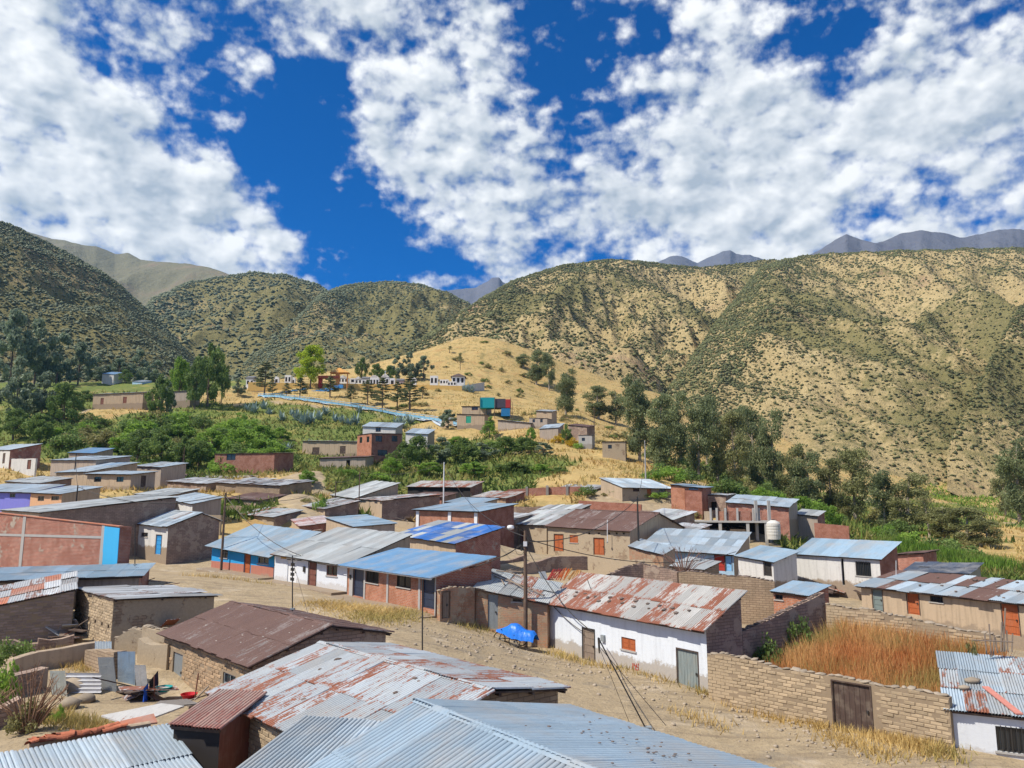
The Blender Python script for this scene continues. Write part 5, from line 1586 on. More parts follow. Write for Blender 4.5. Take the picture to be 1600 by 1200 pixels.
# --- pavements in front of the street row
for key, w_ in (('blue_house', 1.5), ('white_sign', 1.4), ('brick_blue', 1.6)):
    h = HS[key]
    m = MB()
    n = max(3, int(h['L'] / 1.5))
    for i in range(n):
        a, b = i * h['L'] / n, (i + 1) * h['L'] / n - .02
        za, zb2 = [max(H(*h['C'](u, -.9).xy) + .05, P(*((332, 886, 79) if key == 'blue_house' else (430, 905, 70) if key == 'white_sign' else (544, 930, 62))).z - (0.25 * u / h['L'])) for u in (a, b)]
        q = [h['C'](a, -w_), h['C'](b, -w_), h['C'](b, -.03), h['C'](a, -.03)]
        tz = [za, zb2, zb2, za]
        m.hexa([Vector((p.x, p.y, t - .9)) - h['org'] for p, t in zip(q, tz)], [Vector((p.x, p.y, t)) - h['org'] for p, t in zip(q, tz)])
    o = m.build('pavement', plaster((.44, .40, .33), .6, .1), None, h['org'])
    tag(o, kind='structure')

# --- walls round the overgrown lot
FW = freewall('adobe_wall', 'pale adobe brick wall with wooden double gate along the street', [P(1105, 1021, 39.7), P(1483, 1094, 31.8)], mat=JOINT, ragged=.14, bricks=AB_LIT, coping=ROCKM,
              ops=[('planks', 1303, 1069, 1361, 1147, WOOD_D)], zb=.0)
freewall('adobe_wall', 'shaded adobe wall with stone coping on the left of the overgrown lot', [P(1160, 987, 42.3), P(1222, 958, 44.2), P(1288, 926, 46.3)], mat=ADOBE_D, ragged=.08, coping=ROCKD, zb=.4)
freewall('adobe_wall', 'sunlit adobe wall at the back of the overgrown lot', [P(1290, 943, 46.0), P(1425, 967, 43), P(1564, 996, 39.6)], mat=JOINT, ragged=.12, bricks=AB_LIT, coping=ROCKM, zb=.6, most=240)
freewall('adobe_wall', 'sunlit adobe wall with clay coping in front of the concrete house', [P(1060, 893, 60), P(1135, 899, 58.5), P(1210, 908, 57)], mat=ADOBE, ragged=.1, coping=ROCKD)
freewall('adobe_wall', 'dark peaked adobe wall just behind the rusty striped roof', [P(930, 907, 60), P(985, 885, 61.5), P(1005, 881, 61.8), P(1058, 894, 60.2)], mat=ADOBE_D, ragged=.06, coping=ROCKD)
freewall('adobe_wall', 'dark sagging adobe wall behind the red timber pile', [P(822, 881, 76), P(874, 869, 79), P(918, 869, 80)], mat=ADOBE_D, ragged=.14)
freewall('adobe_wall', 'crumbling pale adobe wall below the tan house', [P(919, 871, 79), P(960, 873, 75), P(1002, 879, 70)], mat=ADOBE_P, ragged=.2)
freewall('adobe_wall', 'low dark adobe wall left of the lamp pole', [P(781, 878, 80), P(822, 866, 83)], mat=ADOBE_D, ragged=.2)
freewall('ruined_wall', 'ruined adobe front with grey plank door beside the blue roof', [P(688, 921, 50.6), P(742, 917, 52.3)], mat=BRICKT, ragged=.16, coping=ROCKM, ops=[('planks', 692, 925, 702, 966, WOOD_G)])
freewall('ruined_wall', 'broken stepped wall of the ruin behind the plank door', [P(692, 912, 51.6), P(724, 897, 53.2), P(776, 896, 55.5)], mat=ADOBE_D, ragged=.14, coping=ROCKW)
freewall('brick_wall', 'long red brick garden wall with concrete posts below the grey roof house', [P(793, 765, 128), P(862, 761, 126), P(908, 760, 124)], mat=BRICK, ragged=.02, thick=.2)
freewall('brick_wall', 'low brick wall behind the brown roof', [P(904, 782, 116), P(1002, 788, 110)], mat=BRICK, ragged=.03, thick=.2)
freewall('brick_wall', 'red brick yard wall at the edge of the eucalyptus grove', [P(1272, 817, 106), P(1326, 822, 103)], mat=BRICK, ragged=.02, thick=.2)
freewall('stone_wall', 'grey stone retaining wall below the brick house with one window', [P(320, 744, 150), P(440, 742, 147)], mat=STONEW, ragged=.1, thick=.4)
freewall('adobe_wall', 'low pale wall with a dark doorway before the white-fronted far house', [P(18, 717, 152), P(56, 716, 148)], mat=WHITED, ragged=.1, ops=[('door', 43, 719, 48, 733, WOOD_B)])
for px, py, Y, lab in ((823, 763, 127.3, 'grey concrete post in the red garden wall, first from the left'), (855, 761, 126.1, 'grey concrete post in the red garden wall, second from the left'), (886, 760, 125, 'grey concrete post in the red garden wall, third from the left')):
    p = P(px, py, Y)
    m = MB()
    m.hexa([(-.2, -.32, -4), (.2, -.32, -4), (.2, -.02, -4), (-.2, -.02, -4)], [(-.2, -.32, .25), (.2, -.32, .25), (.2, -.02, .25), (-.2, -.02, .25)])
    tag(m.build('concrete_post', CONC, None, p), lab, 'post')

# --- yard walls at the lower left
freewall('adobe_wall', 'low rounded mud wall crossing the weedy yard', [P(20, 1031, 39), P(60, 1020, 40), P(158, 1003, 42)], mat=MUD, ragged=.05, thick=.5)
freewall('adobe_wall', 'broken adobe stub with plank on top in the left yard', [P(-30, 1062, 34.5), P(20, 1058, 35.6), P(76, 1044, 37)], mat=ADOBE_D, ragged=.06, thick=.6)
freewall('adobe_wall', 'pale adobe pier beside the leaning corrugated sheets', [P(133, 1014, 41), P(178, 1019, 38.6)], mat=ADOBE, ragged=.1, thick=.6)
freewall('adobe_wall', 'broken reddish adobe corner between yard gate and dark-roofed house', [P(216, 1000, 41.5), P(262, 1006, 40.2)], mat=ADOBE_P, ragged=.2, thick=.5)
tw = freewall('tile_topped_wall', 'low wall capped with red clay tiles in the lower left yard', [P(48, 1162, 24.6), P(120, 1149, 25.5), P(236, 1130, 26.6)], mat=MUD, ragged=.03, thick=.35)
tm = MB()
for i in range(6):
    a0, a1 = math.pi * i / 6, math.pi * (i + 1) / 6
    tm.face([(-.2, math.cos(a0) * .14, math.sin(a0) * .1), (.22, math.cos(a0) * .12, math.sin(a0) * .085), (.22, math.cos(a1) * .12, math.sin(a1) * .085), (-.2, math.cos(a1) * .14, math.sin(a1) * .1)])
tme = tm.mesh('tile', True)
tme.materials.append(adobe_brick((.45, .15, .08), 'clay'))
A_, B_ = P(48, 1162, 24.6), P(190, 1138, 26.2)
for i in range(34):
    f = i / 34
    p = A_.lerp(B_, f) + Vector((random.uniform(-.08, .08), random.uniform(-.05, .25), random.uniform(0, .06)))
    t = bpy.data.objects.new('tile', tme)
    COL.objects.link(t)
    t.parent = tw
    t.location = p - tw.location
    t.rotation_euler = (random.uniform(-.3, .3), random.uniform(-.25, .25), random.uniform(.2, 1.4))


# --- unfinished concrete frame with piers
def unfinished():
    A, B = P(1072, 811, 106), P(1206, 817, 102)
    org = Vector((A.x, A.y, H(A.x, A.y)))
    r = empty('unfinished_building', org, 'unfinished concrete frame building with flat slab and open bays', 'building')
    ex = Vector((B.x - A.x, B.y - A.y, 0))
    L = ex.length
    ex.normalize()
    ey = Vector((-ex.y, ex.x, 0))
    z = (A.z + B.z) / 2
    O = Vector((A.x, A.y, z)) - org
    m = MB()
    m.box(O - UP * .22, ex * L, ey * 6, UP * .22)
    m.build('slab', CONC, r)
    for x, mt in ((1081, ADOBE_D), (1102, ADOBE_D), (1126, CONC), (1169, CONC), (1197, CONC)):
        u = L * (x - 1072) / 134
        m = MB()
        m.box(O + ex * (u - .2) + ey * .1 - UP * 3.6, ex * .4, ey * .4, UP * 3.37)
        m.build('column', mt, r)
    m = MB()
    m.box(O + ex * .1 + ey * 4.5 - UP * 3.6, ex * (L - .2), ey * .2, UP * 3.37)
    m.build('back_wall', DARKW, r)  # near-black colour puts shade into the open bays
    for x0, x1, mt in ((1140, 1164, MUD), (1088, 1099, LBLUE), (1107, 1121, STEEL_G)):
        m = MB()
        m.box(O + ex * (L * (x0 - 1072) / 134) + ey * 1.2 - UP * 3.3, ex * (L * (x1 - x0) / 134), ey * .2, UP * 2.2)
        m.build('infill_wall', mt, r)
    for x0, x1, mt in ((1098, 1112, MUD), (1119, 1130, BRICKO), (1132, 1149, BRICK), (1152, 1174, BRICK), (1176, 1183, BRICKW)):
        m = MB()
        m.box(O + ex * (L * (x0 - 1072) / 134) + ey * 2.2, ex * (L * (x1 - x0) / 134), ey * .15, UP * 1.25)
        m.build('parapet', mt, r)
    for x in (1107, 1117, 1131, 1150, 1175, 1184):
        m = MB()
        m.box(O + ex * (L * (x - 1072) / 134) + ey * 2.0, ex * .28, ey * .28, UP * 1.7)
        m.build('pier', CONC, r)
    for i in range(9):
        m = MB()
        u = random.uniform(2, L - .5)
        q = O + ex * u + ey * random.uniform(.1, 2)
        m.tube([q, q + UP * random.uniform(.9, 1.7) + ex * random.uniform(-.1, .1)], .025, 5)
        m.build('reinforcing_bar', IRON, r)
    for x in (1196, 1217):
        p = P(x, 838, 101)
        m = MB()
        m.box(Vector((p.x - .18, p.y + 3.2, p.z - 1)) - org, (.36, 0, 0), (0, .36, 0), UP * 5.6)
        m.build('pier', CONC, r)


unfinished()
# water tank
p = P(1209, 836, 101)
t = empty('water_tank', Vector((p.x, p.y, p.z)), 'large off-white ribbed water tank with domed lid', 'water tank')
m = MB()
prof = [(.9, -.6), (.95, 0)]
for i in range(4):
    prof += [(.98, .05 + i * .4), (.98, .30 + i * .4), (.93, .36 + i * .4)]
m.lathe(prof, 20)
m.build('tank', plain((.60, .58, .52), .6), t, smooth=True)
m = MB()
m.lathe([(.95, 1.62), (.7, 1.9), (.35, 2.08), (.1, 2.12)], 20)
t.scale = (.9, .9, .9)
lid = m.build('lid', plain((.62, .60, .54), .6), t, smooth=True)
m = MB()
m.lathe([(.22, 2.1), (.22, 2.2), (.05, 2.22)], 12)
m.build('cap', IRON, lid)


# ------------------------------------------------------------------ poles, lamps, cables
def pole(name, label, px, ytop, Y=None, ybase=None, r=.11, mat=POLE, group=None, cross=None, parts=()):
    b = gp(px, ybase) if Y is None else P(px, ybase, Y)
    if Y is not None:
        b.z = min(b.z, b.z)
    d = ray(px, ytop)
    s = b.y / d.y
    top = Vector((b.x, b.y, CAMZ + d.z * s))
    root = empty(name, b, label, name.split('_')[-1] if name != 'lamp_post' else 'lamp post', group)
    m = MB()
    m.tube([(0, 0, -.6), (random.uniform(-.03, .03), 0, (top.z - b.z) * .5), (0, 0, top.z - b.z)], [r * 1.15, r, r * .75], 8)
    m.build('shaft', mat, root, smooth=True)
    if cross:
        m = MB()
        m.box((-cross / 2, -.05, top.z - b.z - .5), (cross, 0, 0), (0, .1, 0), (0, 0, .1))
        c = m.build('crossarm', WOOD_G, root)
        for k in (-.45, -.15, .15, .45):
            m = MB()
            m.lathe([(.03, 0), (.05, .05), (.03, .12), (.045, .16), (.01, .18)], 8, c=(cross * k, 0, top.z - b.z - .4))
            m.build('insulator', WHITEM, c)
    return root, top, b


lp, ltop, lb = pole('lamp_post', 'brown wooden street pole with curved lamp arm beside the blue cart', 821, 829, 51.2, 1016, .13, POLE)
zt = ltop.z - lb.z
m = MB()
m.tube([(0, 0, zt - .4), (-.15, -.05, zt - .05), (-.5, -.1, zt + .22), (-.85, -.1, zt + .28)], .035, 6)
arm = m.build('lamp_arm', IRON, lp)
m = MB()
m.lathe([(.05, .1), (.2, .06), (.24, -.06), (.18, -.16), (.02, -.2)], 12, c=(-.95, -.1, zt + .26))
m.build('lamp_head', WHITEM, arm, smooth=True)
for q in ((-.12, -.22, zt - 1.0, .24, .24, .3, WHITEM), (-.3, -.15, zt - 1.3, .1, .1, .22, IRON), (.12, -.1, zt - .95, .12, .2, .5, IRON)):
    m = MB()
    m.box(q[:3], (q[3], 0, 0), (0, q[4], 0), (0, 0, q[5]))
    m.build('junction_box', q[6], lp)
m = MB()
m.tube([(.45 * math.cos(a) * .6 - .35, -.15, zt - 1.25 + .3 * math.sin(a)) for a in np.linspace(0, 6.28, 14)], .015, 5)
m.build('cable_coil', IRON, lp)

TOPS = {'lamp': ltop}
for key, lab, px, yt, Y, yb, r, mat, cr in [
    ('street', 'dark utility pole in front of the bright blue house', 345, 770, 76, 901, .12, POLE, None),
    ('tan', 'dark utility pole standing by the grey sheet roofs right of the tan house', 998, 776, 80, 868, .10, IRON, None),
    ('left1', 'dark steel pole above the long grey roof on the left', 117, 758, 92, 812, .09, IRON, None),
    ('left2', 'slim dark pole in front of the far stone house', 114, 709, 132, 768, .10, IRON, None),
    ('slope', 'thin wooden pole beside the green slope left of the brick house', 285, 698, 150, 750, .09, POLE, None),
    ('mid1', 'thin dark pole left of the ochre adobe house', 523, 751, 116, 806, .08, POLE, None),
    ('mid2', 'tall dark pole in front of the ochre adobe house', 560, 737, 112, 808, .08, POLE, None),
    ('white', 'white metal pole behind the brick house with white columns', 693, 722, 112, 790, .09, WHITEM, None),
    ('upper', 'pale concrete lamp pole on the golden slope by the eucalyptus trees', 1009, 688, 132, 748, .12, CONC, None),
    ('hill1', 'thin bare pole on the golden slope above the cube house', 929, 636, 205, 684, .09, POLE, None),
    ('hill3', 'slender post at the right end of the teal tarpaulin shelter', 801, 628, 214, 648, .07, POLE, None),
]:
    root, tp, _ = pole('utility_pole', lab, px, yt, Y, yb, r, mat, cross=cr)
    TOPS[key] = tp
# leaning pole on the slope
b, tp = gp(948, 683), None
tp = P(967, 656, b.y)
m = MB()
m.tube([(0, 0, -.3), tp - b], [.1, .07], 6)
tag(m.build('leaning_pole', POLE, None, b), 'wooden pole leaning sideways above the cube-shaped adobe house', 'pole')


# masts on roofs
def mast(label, px, yt, Y, yb, r=.03, guy=None, yagi=False, tilt=0, mat=IRON):
    b = P(px, yb, Y)
    d = ray(px + tilt, yt)
    tp = Vector((d.x * Y / d.y, Y, CAMZ + d.z * Y / d.y))
    root = empty('antenna_mast', b, label, 'antenna mast')
    m = MB()
    m.tube([(0, 0, -.12), tp - b], r, 6)
    m.build('shaft', mat, root)
    m = MB()
    m.box((-.1, -.1, -.05), (.2, 0, 0), (0, .2, 0), (0, 0, .08))
    m.build('foot', STEEL_G, root)
    if yagi:
        m = MB()
        m.tube([tp - b + Vector((-.4, 0, -.1)), tp - b + Vector((.5, 0, -.1))], .012, 4)
        for k in range(6):
            c = tp - b + Vector((-.35 + k * .16, 0, -.1))
            m.tube([c + Vector((0, -.3, 0)), c + Vector((0, .3, 0))], .008, 4)
        m.build('antenna', STEEL_G, root)
    for g in (guy or []):
        q = P(*g)
        m = MB()
        m.tube([tp - b - UP * .2, q - b], .008, 4)
        m.build('guy_wire', IRON, root)
    return tp


mast('tall thin mast with guy wire on the dark brown roof', 457, 868, 39.5, 951, .03, guy=[(481, 958, 39.5)], yagi=False)
mast('thin straight mast rising from the rust-streaked roof', 660, 905, 33, 1033, .03)
mast('thin mast with small box foot on the long pale blue roof', 211, 818, 57.5, 882, .035)
mast('short aerial on the tan house roof', 949, 812, 88, 847, .04, mat=WHITEM)
tL = mast('black mast leaning out from the big blue roof over the street', 1012, 997, 22.2, 1137, .022, tilt=-77, guy=[(1041, 1134, 22.0), (985, 1133, 23)])
mast('thin aerial on the patched roof beside the red doors house', 1400, 876, 62.5, 906, .02, mat=WHITEM)
mast('slender aerial standing on the rusty striped roof', 929, 906, 50.5, 933, .02, tilt=-11)


def cable(label, a, b, sag, r=.014, n=14):
    r = r * 1.8
    m = MB()
    pts = []
    for i in range(n + 1):
        f = i / n
        p = a.lerp(b, f)
        p.z -= sag * 4 * f * (1 - f)
        pts.append(p - a)
    m.tube(pts, r, 4, cap=False)
    tag(m.build('cable', IRON, None, a), label, 'cable', None)


cable('cable from the lamp pole across to the tan house roof pole', ltop - UP * .7, TOPS['tan'] - UP * .2, 1.2, .02)
cable('cable from the lamp pole down to the eave of the white house', ltop - UP * .9, P(930, 990, 48.2), .7, .016)
cable('cable from the lamp pole to the brick house with blue roof', ltop - UP * .8, P(676, 890, 54), .6, .016)
cable('cable between the blue house pole and the white house signs', TOPS['street'] - UP * .3, P(470, 868, 66.5), .8, .018)
cable('cable from the blue house pole to the left steel pole', TOPS['street'] - UP * .2, TOPS['left1'] - UP * .2, 1.3, .02)
cable('cable between the two thin poles by the ochre house', TOPS['mid1'] - UP * .2, TOPS['mid2'] - UP * .3, .4, .02)
cable('cable from the leaning black mast to the white house meter', tL, P(937, 997, 47), .6, .014)
cable('cable hanging along the wall from the white house corner', P(862, 944, 51.6), P(909, 986, 48.8), .12, .016)
cable('long cable from the signs along the white house to the blue roof', P(472, 874, 66.3), P(556, 886, 60.6), .15, .016)

for i, (a, b, sg, lab) in enumerate([(ltop - UP * .4, TOPS['white'] - UP * .3, 1.6, 'long cable from the lamp pole back to the white metal pole'), (TOPS['tan'] - UP * .1, TOPS['upper'] - UP * .2, 1.8, 'long cable from the tan house pole up to the golden slope pole'), (TOPS['mid2'] - UP * .1, TOPS['white'] - UP * .1, .9, 'cable from the tall dark pole to the white metal pole'),
                                     (TOPS['street'] - UP * .1, TOPS['mid1'] - UP * .2, 1.6, 'cable climbing from the blue house pole to the thin lane pole'), (TOPS['left1'] - UP * .1, TOPS['left2'] - UP * .2, .8, 'cable between the steel pole and the far slim pole on the left'), (TOPS['left2'] - UP * .1, TOPS['slope'] - UP * .2, 1.2, 'cable from the far slim pole to the wooden slope pole'),
                                     (ltop - UP * .5, P(1150, 862, 77), 1.3, 'cable from the lamp pole to the whitewashed wing'), (ltop - UP * .6, P(770, 872, 55), .3, 'short cable from the lamp pole to the blue roof corner')]):
    cable(lab, a, b, sg, .016)

# ------------------------------------------------------------------ cart under a blue sheet
cp = P(806, 1016, 50.2)
cp.z = H(cp.x, cp.y)
cart = empty('cargo_tricycle', cp, 'three-wheeled cargo cycle covered with a bright blue plastic sheet', 'tricycle')
ax = Vector((.86, -.42, 0)).normalized()      # along the cart, front to rear
ay = Vector((.42, .86, 0)).normalized()


def cpos(a, b, z):
    return ax * a + ay * b + UP * z


def wheel(c, R_, parent):
    m = MB()
    ring = [c + ax * math.cos(t) * R_ + UP * math.sin(t) * R_ for t in np.linspace(0, 2 * math.pi, 21)]
    m.tube(ring, .035, 6, cap=False)
    w = m.build('wheel', plain((.03, .03, .03), .9), parent)
    m = MB()
    for k in range(8):
        a = math.pi * k / 8
        m.tube([c + ax * math.cos(a) * R_ * .95 + UP * math.sin(a) * R_ * .95, c - ax * math.cos(a) * R_ * .95 - UP * math.sin(a) * R_ * .95], .008, 4)
    m.build('spokes', STEEL_G, w)
    m = MB()
    m.tube([c - ay * .06, c + ay * .06], .05, 8)
    m.build('hub', IRON, w)


wheel(cpos(-1.15, 0, .42), .40, cart)
wheel(cpos(.15, -.5, .40), .38, cart)
wheel(cpos(.15, .5, .40), .38, cart)
m = MB()
for a, b in (((-1.15, 0, .42), (-.9, 0, 1.0)), ((-.9, 0, .98), (.2, 0, .5)), ((-1.15, 0, .42), (-.2, 0, .5)), ((.15, -.5, .4), (.15, .5, .4)), ((-.2, -.4, .5), (1.2, -.4, .5)), ((-.2, .4, .5), (1.2, .4, .5)), ((-.9, -.3, 1.02), (-.9, .3, 1.02))):
    m.tube([cpos(*a), cpos(*b)], .028, 6)
m.build('frame', IRON, cart)
# draped sheet
nu, nv = 26, 14
vs = []
for i in range(nu + 1):
    for j in range(nv + 1):
        a = -1.35 + 2.75 * i / nu
        w_ = -1 + 2 * j / nv
        half = np.interp(a, [-1.35, -.9, -.4, .2, 1.4], [.14, .26, .5, .62, .5])
        top = np.interp(a, [-1.35, -1.0, -.55, -.3, .1, .6, 1.2, 1.4], [.93, 1.05, 1.22, 1.40, 1.42, 1.12, 1.02, .8])
        low = np.interp(a, [-1.35, -.7, 0, 1.4], [.86, .78, .58, .42])
        k = abs(w_)
        prof = 1 - k ** 3
        n_ = float(fbm(np.array(i * .33), np.array(j * .45), 3, 8)) - .5
        z = low + (top - low) * prof + n_ * .10
        b = w_ * half * (1 + .06 * math.sin(i * 2.1 + j))
        vs.append(tuple(cpos(a, b + n_ * .08, z)))
fs = [(i * (nv + 1) + j, i * (nv + 1) + j + 1, (i + 1) * (nv + 1) + j + 1, (i + 1) * (nv + 1) + j) for i in range(nu) for j in range(nv)]
me = bpy.data.meshes.new('plastic_sheet')
me.from_pydata(vs, [], fs)
me.polygons.foreach_set('use_smooth', [True] * len(fs))
me.update()


def tarpm(t, b):
    n = noisef(t, posv(t), 5, 5)
    setc(t, b, mixc(t, n, (.01, .10, .52), (.03, .24, .78)))
    b.inputs['Roughness'].default_value = .35
    bump(t, b, noisef(t, posv(t), 9, 4), .5, .03)


TARP = material('blue_plastic', tarpm)
link('plastic_sheet', me, TARP, cart)


# ------------------------------------------------------------------ loose things
def leaning_sheet(label, pts, mat, horiz=False, n=10):
    """corrugated sheet hung between four world points: bl, br, tr, tl"""
    bl, br, tr, tl = pts
    m = MB()
    nn = (br - bl).cross(tl - bl).normalized()
    seg = n * 4
    for i in range(seg):
        q = []
        for k in (i, i + 1):
            f = k / seg
            hgt = nn * (.05 * math.cos(f * n * 2 * math.pi))
            if not horiz:
                q.append((bl.lerp(br, f) + hgt - bl, tl.lerp(tr, f) + hgt - bl, f))
            else:
                q.append((bl.lerp(tl, f) + hgt - bl, br.lerp(tr, f) + hgt - bl, f))
        m.face([q[0][0], q[1][0], q[1][1], q[0][1]], [(q[0][2], 0), (q[1][2], 0), (q[1][2], 2), (q[0][2], 2)])
    return tag(m.build('corrugated_sheet', mat, None, bl, True), label, 'metal sheet')


def lsheet(label, px0, px1, pyt, pyb, Y, mat, horiz=False, shift=0, n=9, back=.5):
    b0, b1 = P(px0 + shift, pyb, Y), P(px1 + shift, pyb, Y - .3)
    gz = min(H(b0.x, b0.y), H(b1.x, b1.y))
    t0, t1 = P(px0, pyt, Y + back), P(px1, pyt, Y + back - .3)
    return leaning_sheet(label, (b0, b1, t1, t0), mat, horiz, n)


lsheet('weathered corrugated sheet leaning in the yard, darker of the two upright ones', 154, 178, 1027, 1092, 37.0, GALVG, shift=7, n=7)
lsheet('shiny blue-white corrugated sheet standing upright in the yard', 185, 212, 1018, 1082, 38.2, GALV, n=8)
lsheet('wide white corrugated sheet lying on its side in the yard', 103, 158, 1052, 1083, 36.6, sheetmetal((.62, .63, .66), .05), True, n=5)
lsheet('dull grey flat sheet propped beside the laundry', 211, 229, 1039, 1088, 36.8, sheetmetal((.20, .20, .20), .2), shift=5, n=2)
lsheet('small striped sheet panel on top of the mud wall', 149, 175, 1002, 1016, 41.2, GALV, n=6)
lsheet('grey-green curved sheet standing by the weeds', 79, 103, 1048, 1092, 36.2, sheetmetal((.24, .25, .22), .2), shift=4, n=1)
for i, (px, py, s, lab) in enumerate(((118, 1080, .75, 'big squared boulder lying in the yard'), (108, 1108, .5, 'rounded pinkish boulder below the squared one'), (130, 1104, .45, 'smaller pinkish boulder next to the rounded one'))):
    p = gp(px, py)
    o = link('boulder', rock_mesh(i, ROCKM), None, None, p + UP * s * .3)
    o.scale = (s, s * .8, s * .6)
    tag(o, lab, 'boulder')


def cloth(label, a, b, drop, mat, seed=0):
    m = MB()
    n = 8
    for i in range(n):
        for j in range(5):
            q = []
            for ii, jj in ((i, j), (i + 1, j), (i + 1, j + 1), (i, j + 1)):
                f, g = ii / n, jj / 5
                p = a.lerp(b, f) - UP * drop * g * (1 - .15 * math.sin(f * 9 + seed)) + Vector((math.sin(f * 11 + seed) * .05 * g, math.cos(f * 13) * .08 * g, 0))
                q.append(p - a)
            m.face(q)
    tag(m.build('cloth', mat, None, a, True), label, 'laundry')


lA, lB = P(213, 1090, 34.6), P(247, 1048, 36.6)
cloth('bright blue cloth hanging on the yard washing line', lA.lerp(lB, .32), lA.lerp(lB, .55), .75, plain((.02, .10, .55), .8), 1)
cloth('black cloth hanging on the yard washing line', lA.lerp(lB, .57), lA.lerp(lB, .80), .8, plain((.02, .02, .025), .9), 2)
cloth('dark navy cloth at the upper end of the washing line', lA.lerp(lB, .84), lA.lerp(lB, 1.0), .6, plain((.025, .025, .06), .9), 4)
m = MB()
m.tube([(0, 0, 0), lB - lA], .01, 4)
o = m.build('washing_line', IRON, None, lA)
tag(o, 'washing line strung across the yard', 'washing line')
for px, yt, yb, Y, lab in ((241, 1055, 1098, 35.8, 'thin post holding the washing line'), (304, 1052, 1092, 36, 'broom stick leaning on the adobe wall by the red basin')):
    b = P(px, yb, Y)
    m = MB()
    m.tube([(0, 0, -.1), P(px + (6 if px == 304 else 0), yt, Y) - b], .03, 6)
    tag(m.build('stick', WOOD_B, None, b), lab, 'stick')
for px, py, c, lab in ((256, 1080, (.02, .28, .28), 'teal plastic basin on the yard step'), (295, 1091, (.5, .02, .03), 'red plastic basin beside the yard step')):
    p = P(px, py, 36.2)
    m = MB()
    m.lathe([(.24, 0), (.34, .2), (.37, .2), (.36, .17), (.25, .03), (.02, .03)], 18)
    tag(m.build('basin', plain(c, .4), None, p, True), lab, 'basin')
# concrete step before the yard door
m = MB()
h = HS['dark_roof']
q = [h['C'](u, v) for u, v in ((-.2, -2.0), (4.2, -2.0), (4.2, -.06), (-.2, -.06))]
zs = h['bz'] + .02
m.hexa([Vector((p.x, p.y, zs - .9)) - h['org'] for p in q], [Vector((p.x, p.y, zs)) - h['org'] for p in q])
tag(m.build('concrete_step', plaster((.36, .34, .31), .6, .1), None, h['org']), 'grey concrete step along the yard side of the dark-roofed house', 'step')
for pts, mt, lab in (((P(158, 1120, 28), P(205, 1136, 27.4), P(288, 1105, 29.2), P(252, 1101, 29.6)), sheetmetal((.60, .58, .54), .12), 'pale flat sheet lying over the yard wall'),
                     ((P(184, 1137, 26.8), P(246, 1131, 27.2), P(240, 1117, 27.6), P(188, 1129, 27.2)), sheetmetal((.42, .16, .09), .3), 'terracotta red sheet on the tile-capped wall'),
                     ((P(232, 1109, 29.5), P(310, 1101, 30), P(292, 1094, 30.5), P(250, 1097, 30.2)), sheetmetal((.22, .19, .16), .3), 'brown sheet beside the red basin')):
    m = MB()
    o_ = pts[0]
    m.hexa([p - o_ for p in pts], [p - o_ + UP * .05 for p in pts])
    tag(m.build('flat_sheet', mt, None, o_), lab, 'metal sheet')


# stones that weigh the sheets down
def roof_pt(hs, u, v, over=0):
    p = hs['C'](u, v)
    return Vector((p.x, p.y, hs['ztop'](u, v) + .09))


def stones(hs, spots, label, group, mat, smin=.09, smax=.17):
    for i, (u, v) in enumerate(spots):
        p = roof_pt(hs, u, v)
        s = random.uniform(smin, smax)
        o = link('roof_stone', rock_mesh(i % 4, mat), None, None, p + UP * s * .25)
        o.scale = (s * random.uniform(.9, 1.6), s, s * .6)
        o.rotation_euler = (0, 0, random.uniform(0, 6))
        tag(o, label, 'stone', group)


h = HS['white_rust']
stones(h, [(1.2 + i * .55 + random.uniform(-.15, .15), .5 + (i % 2) * .35 + random.uniform(-.1, .1)) for i in range(20)], 'small dark stone weighing down the rusty striped roof', 'stones on the rusty striped roof', ROCKD)
h = HS['red_doors']
stones(h, [(random.uniform(.5, h['L'] - .3), random.uniform(.2, h['D'] - .3)) for i in range(22)], 'stone weighing down the patched roof with orange doors below', 'stones on the patched roof', ROCKD, .06, .13)
h = HS['rust_big']
stones(h, [(random.uniform(.5, h['L'] - 1), random.uniform(.5, h['D'] - .3)) for i in range(7)], 'stone lying on the wide rust-streaked grey roof', 'stones on the rust-streaked roof', ROCKD, .06, .1)
h = HS['white_br']
for (u, v, s), lab in zip(((.9, 2.9, .28), (.55, 2.0, .2)), ('large brown stone on the grey roof of the lower right house', 'dark flat stone on the grey roof of the lower right house')):
    o = link('roof_stone', rock_mesh(1, ROCKM), None, None, roof_pt(h, u, v) + UP * .08)
    o.scale = (s * 1.3, s, s * .55)
    tag(o, lab, 'stone')
m = MB()
a, b = roof_pt(h, 1.35, 2.4), roof_pt(h, 2.25, -.2)
d = (b - a).normalized()
sd = d.cross(UP).normalized()
m.hexa([p - a for p in (a - sd * .13, b - sd * .13, b + sd * .13, a + sd * .13)], [p - a + UP * .05 for p in (a - sd * .13, b - sd * .13, b + sd * .13, a + sd * .13)])
tag(m.build('plank', plain((.55, .22, .17), .7), None, a + UP * .04), 'pink painted plank lying across the grey roof of the lower right house', 'plank')
h = HS['dark_roof']
stones(h, [(random.uniform(.5, h['L'] - .5), random.uniform(.3, h['D'] - .3)) for i in range(14)], 'pale pebble scattered on the dark brown corrugated roof', 'pebbles on the dark roof', ROCKW, .03, .06)
h = HS['blue_big']
dm_ = MB()
dv, df = ico(1)
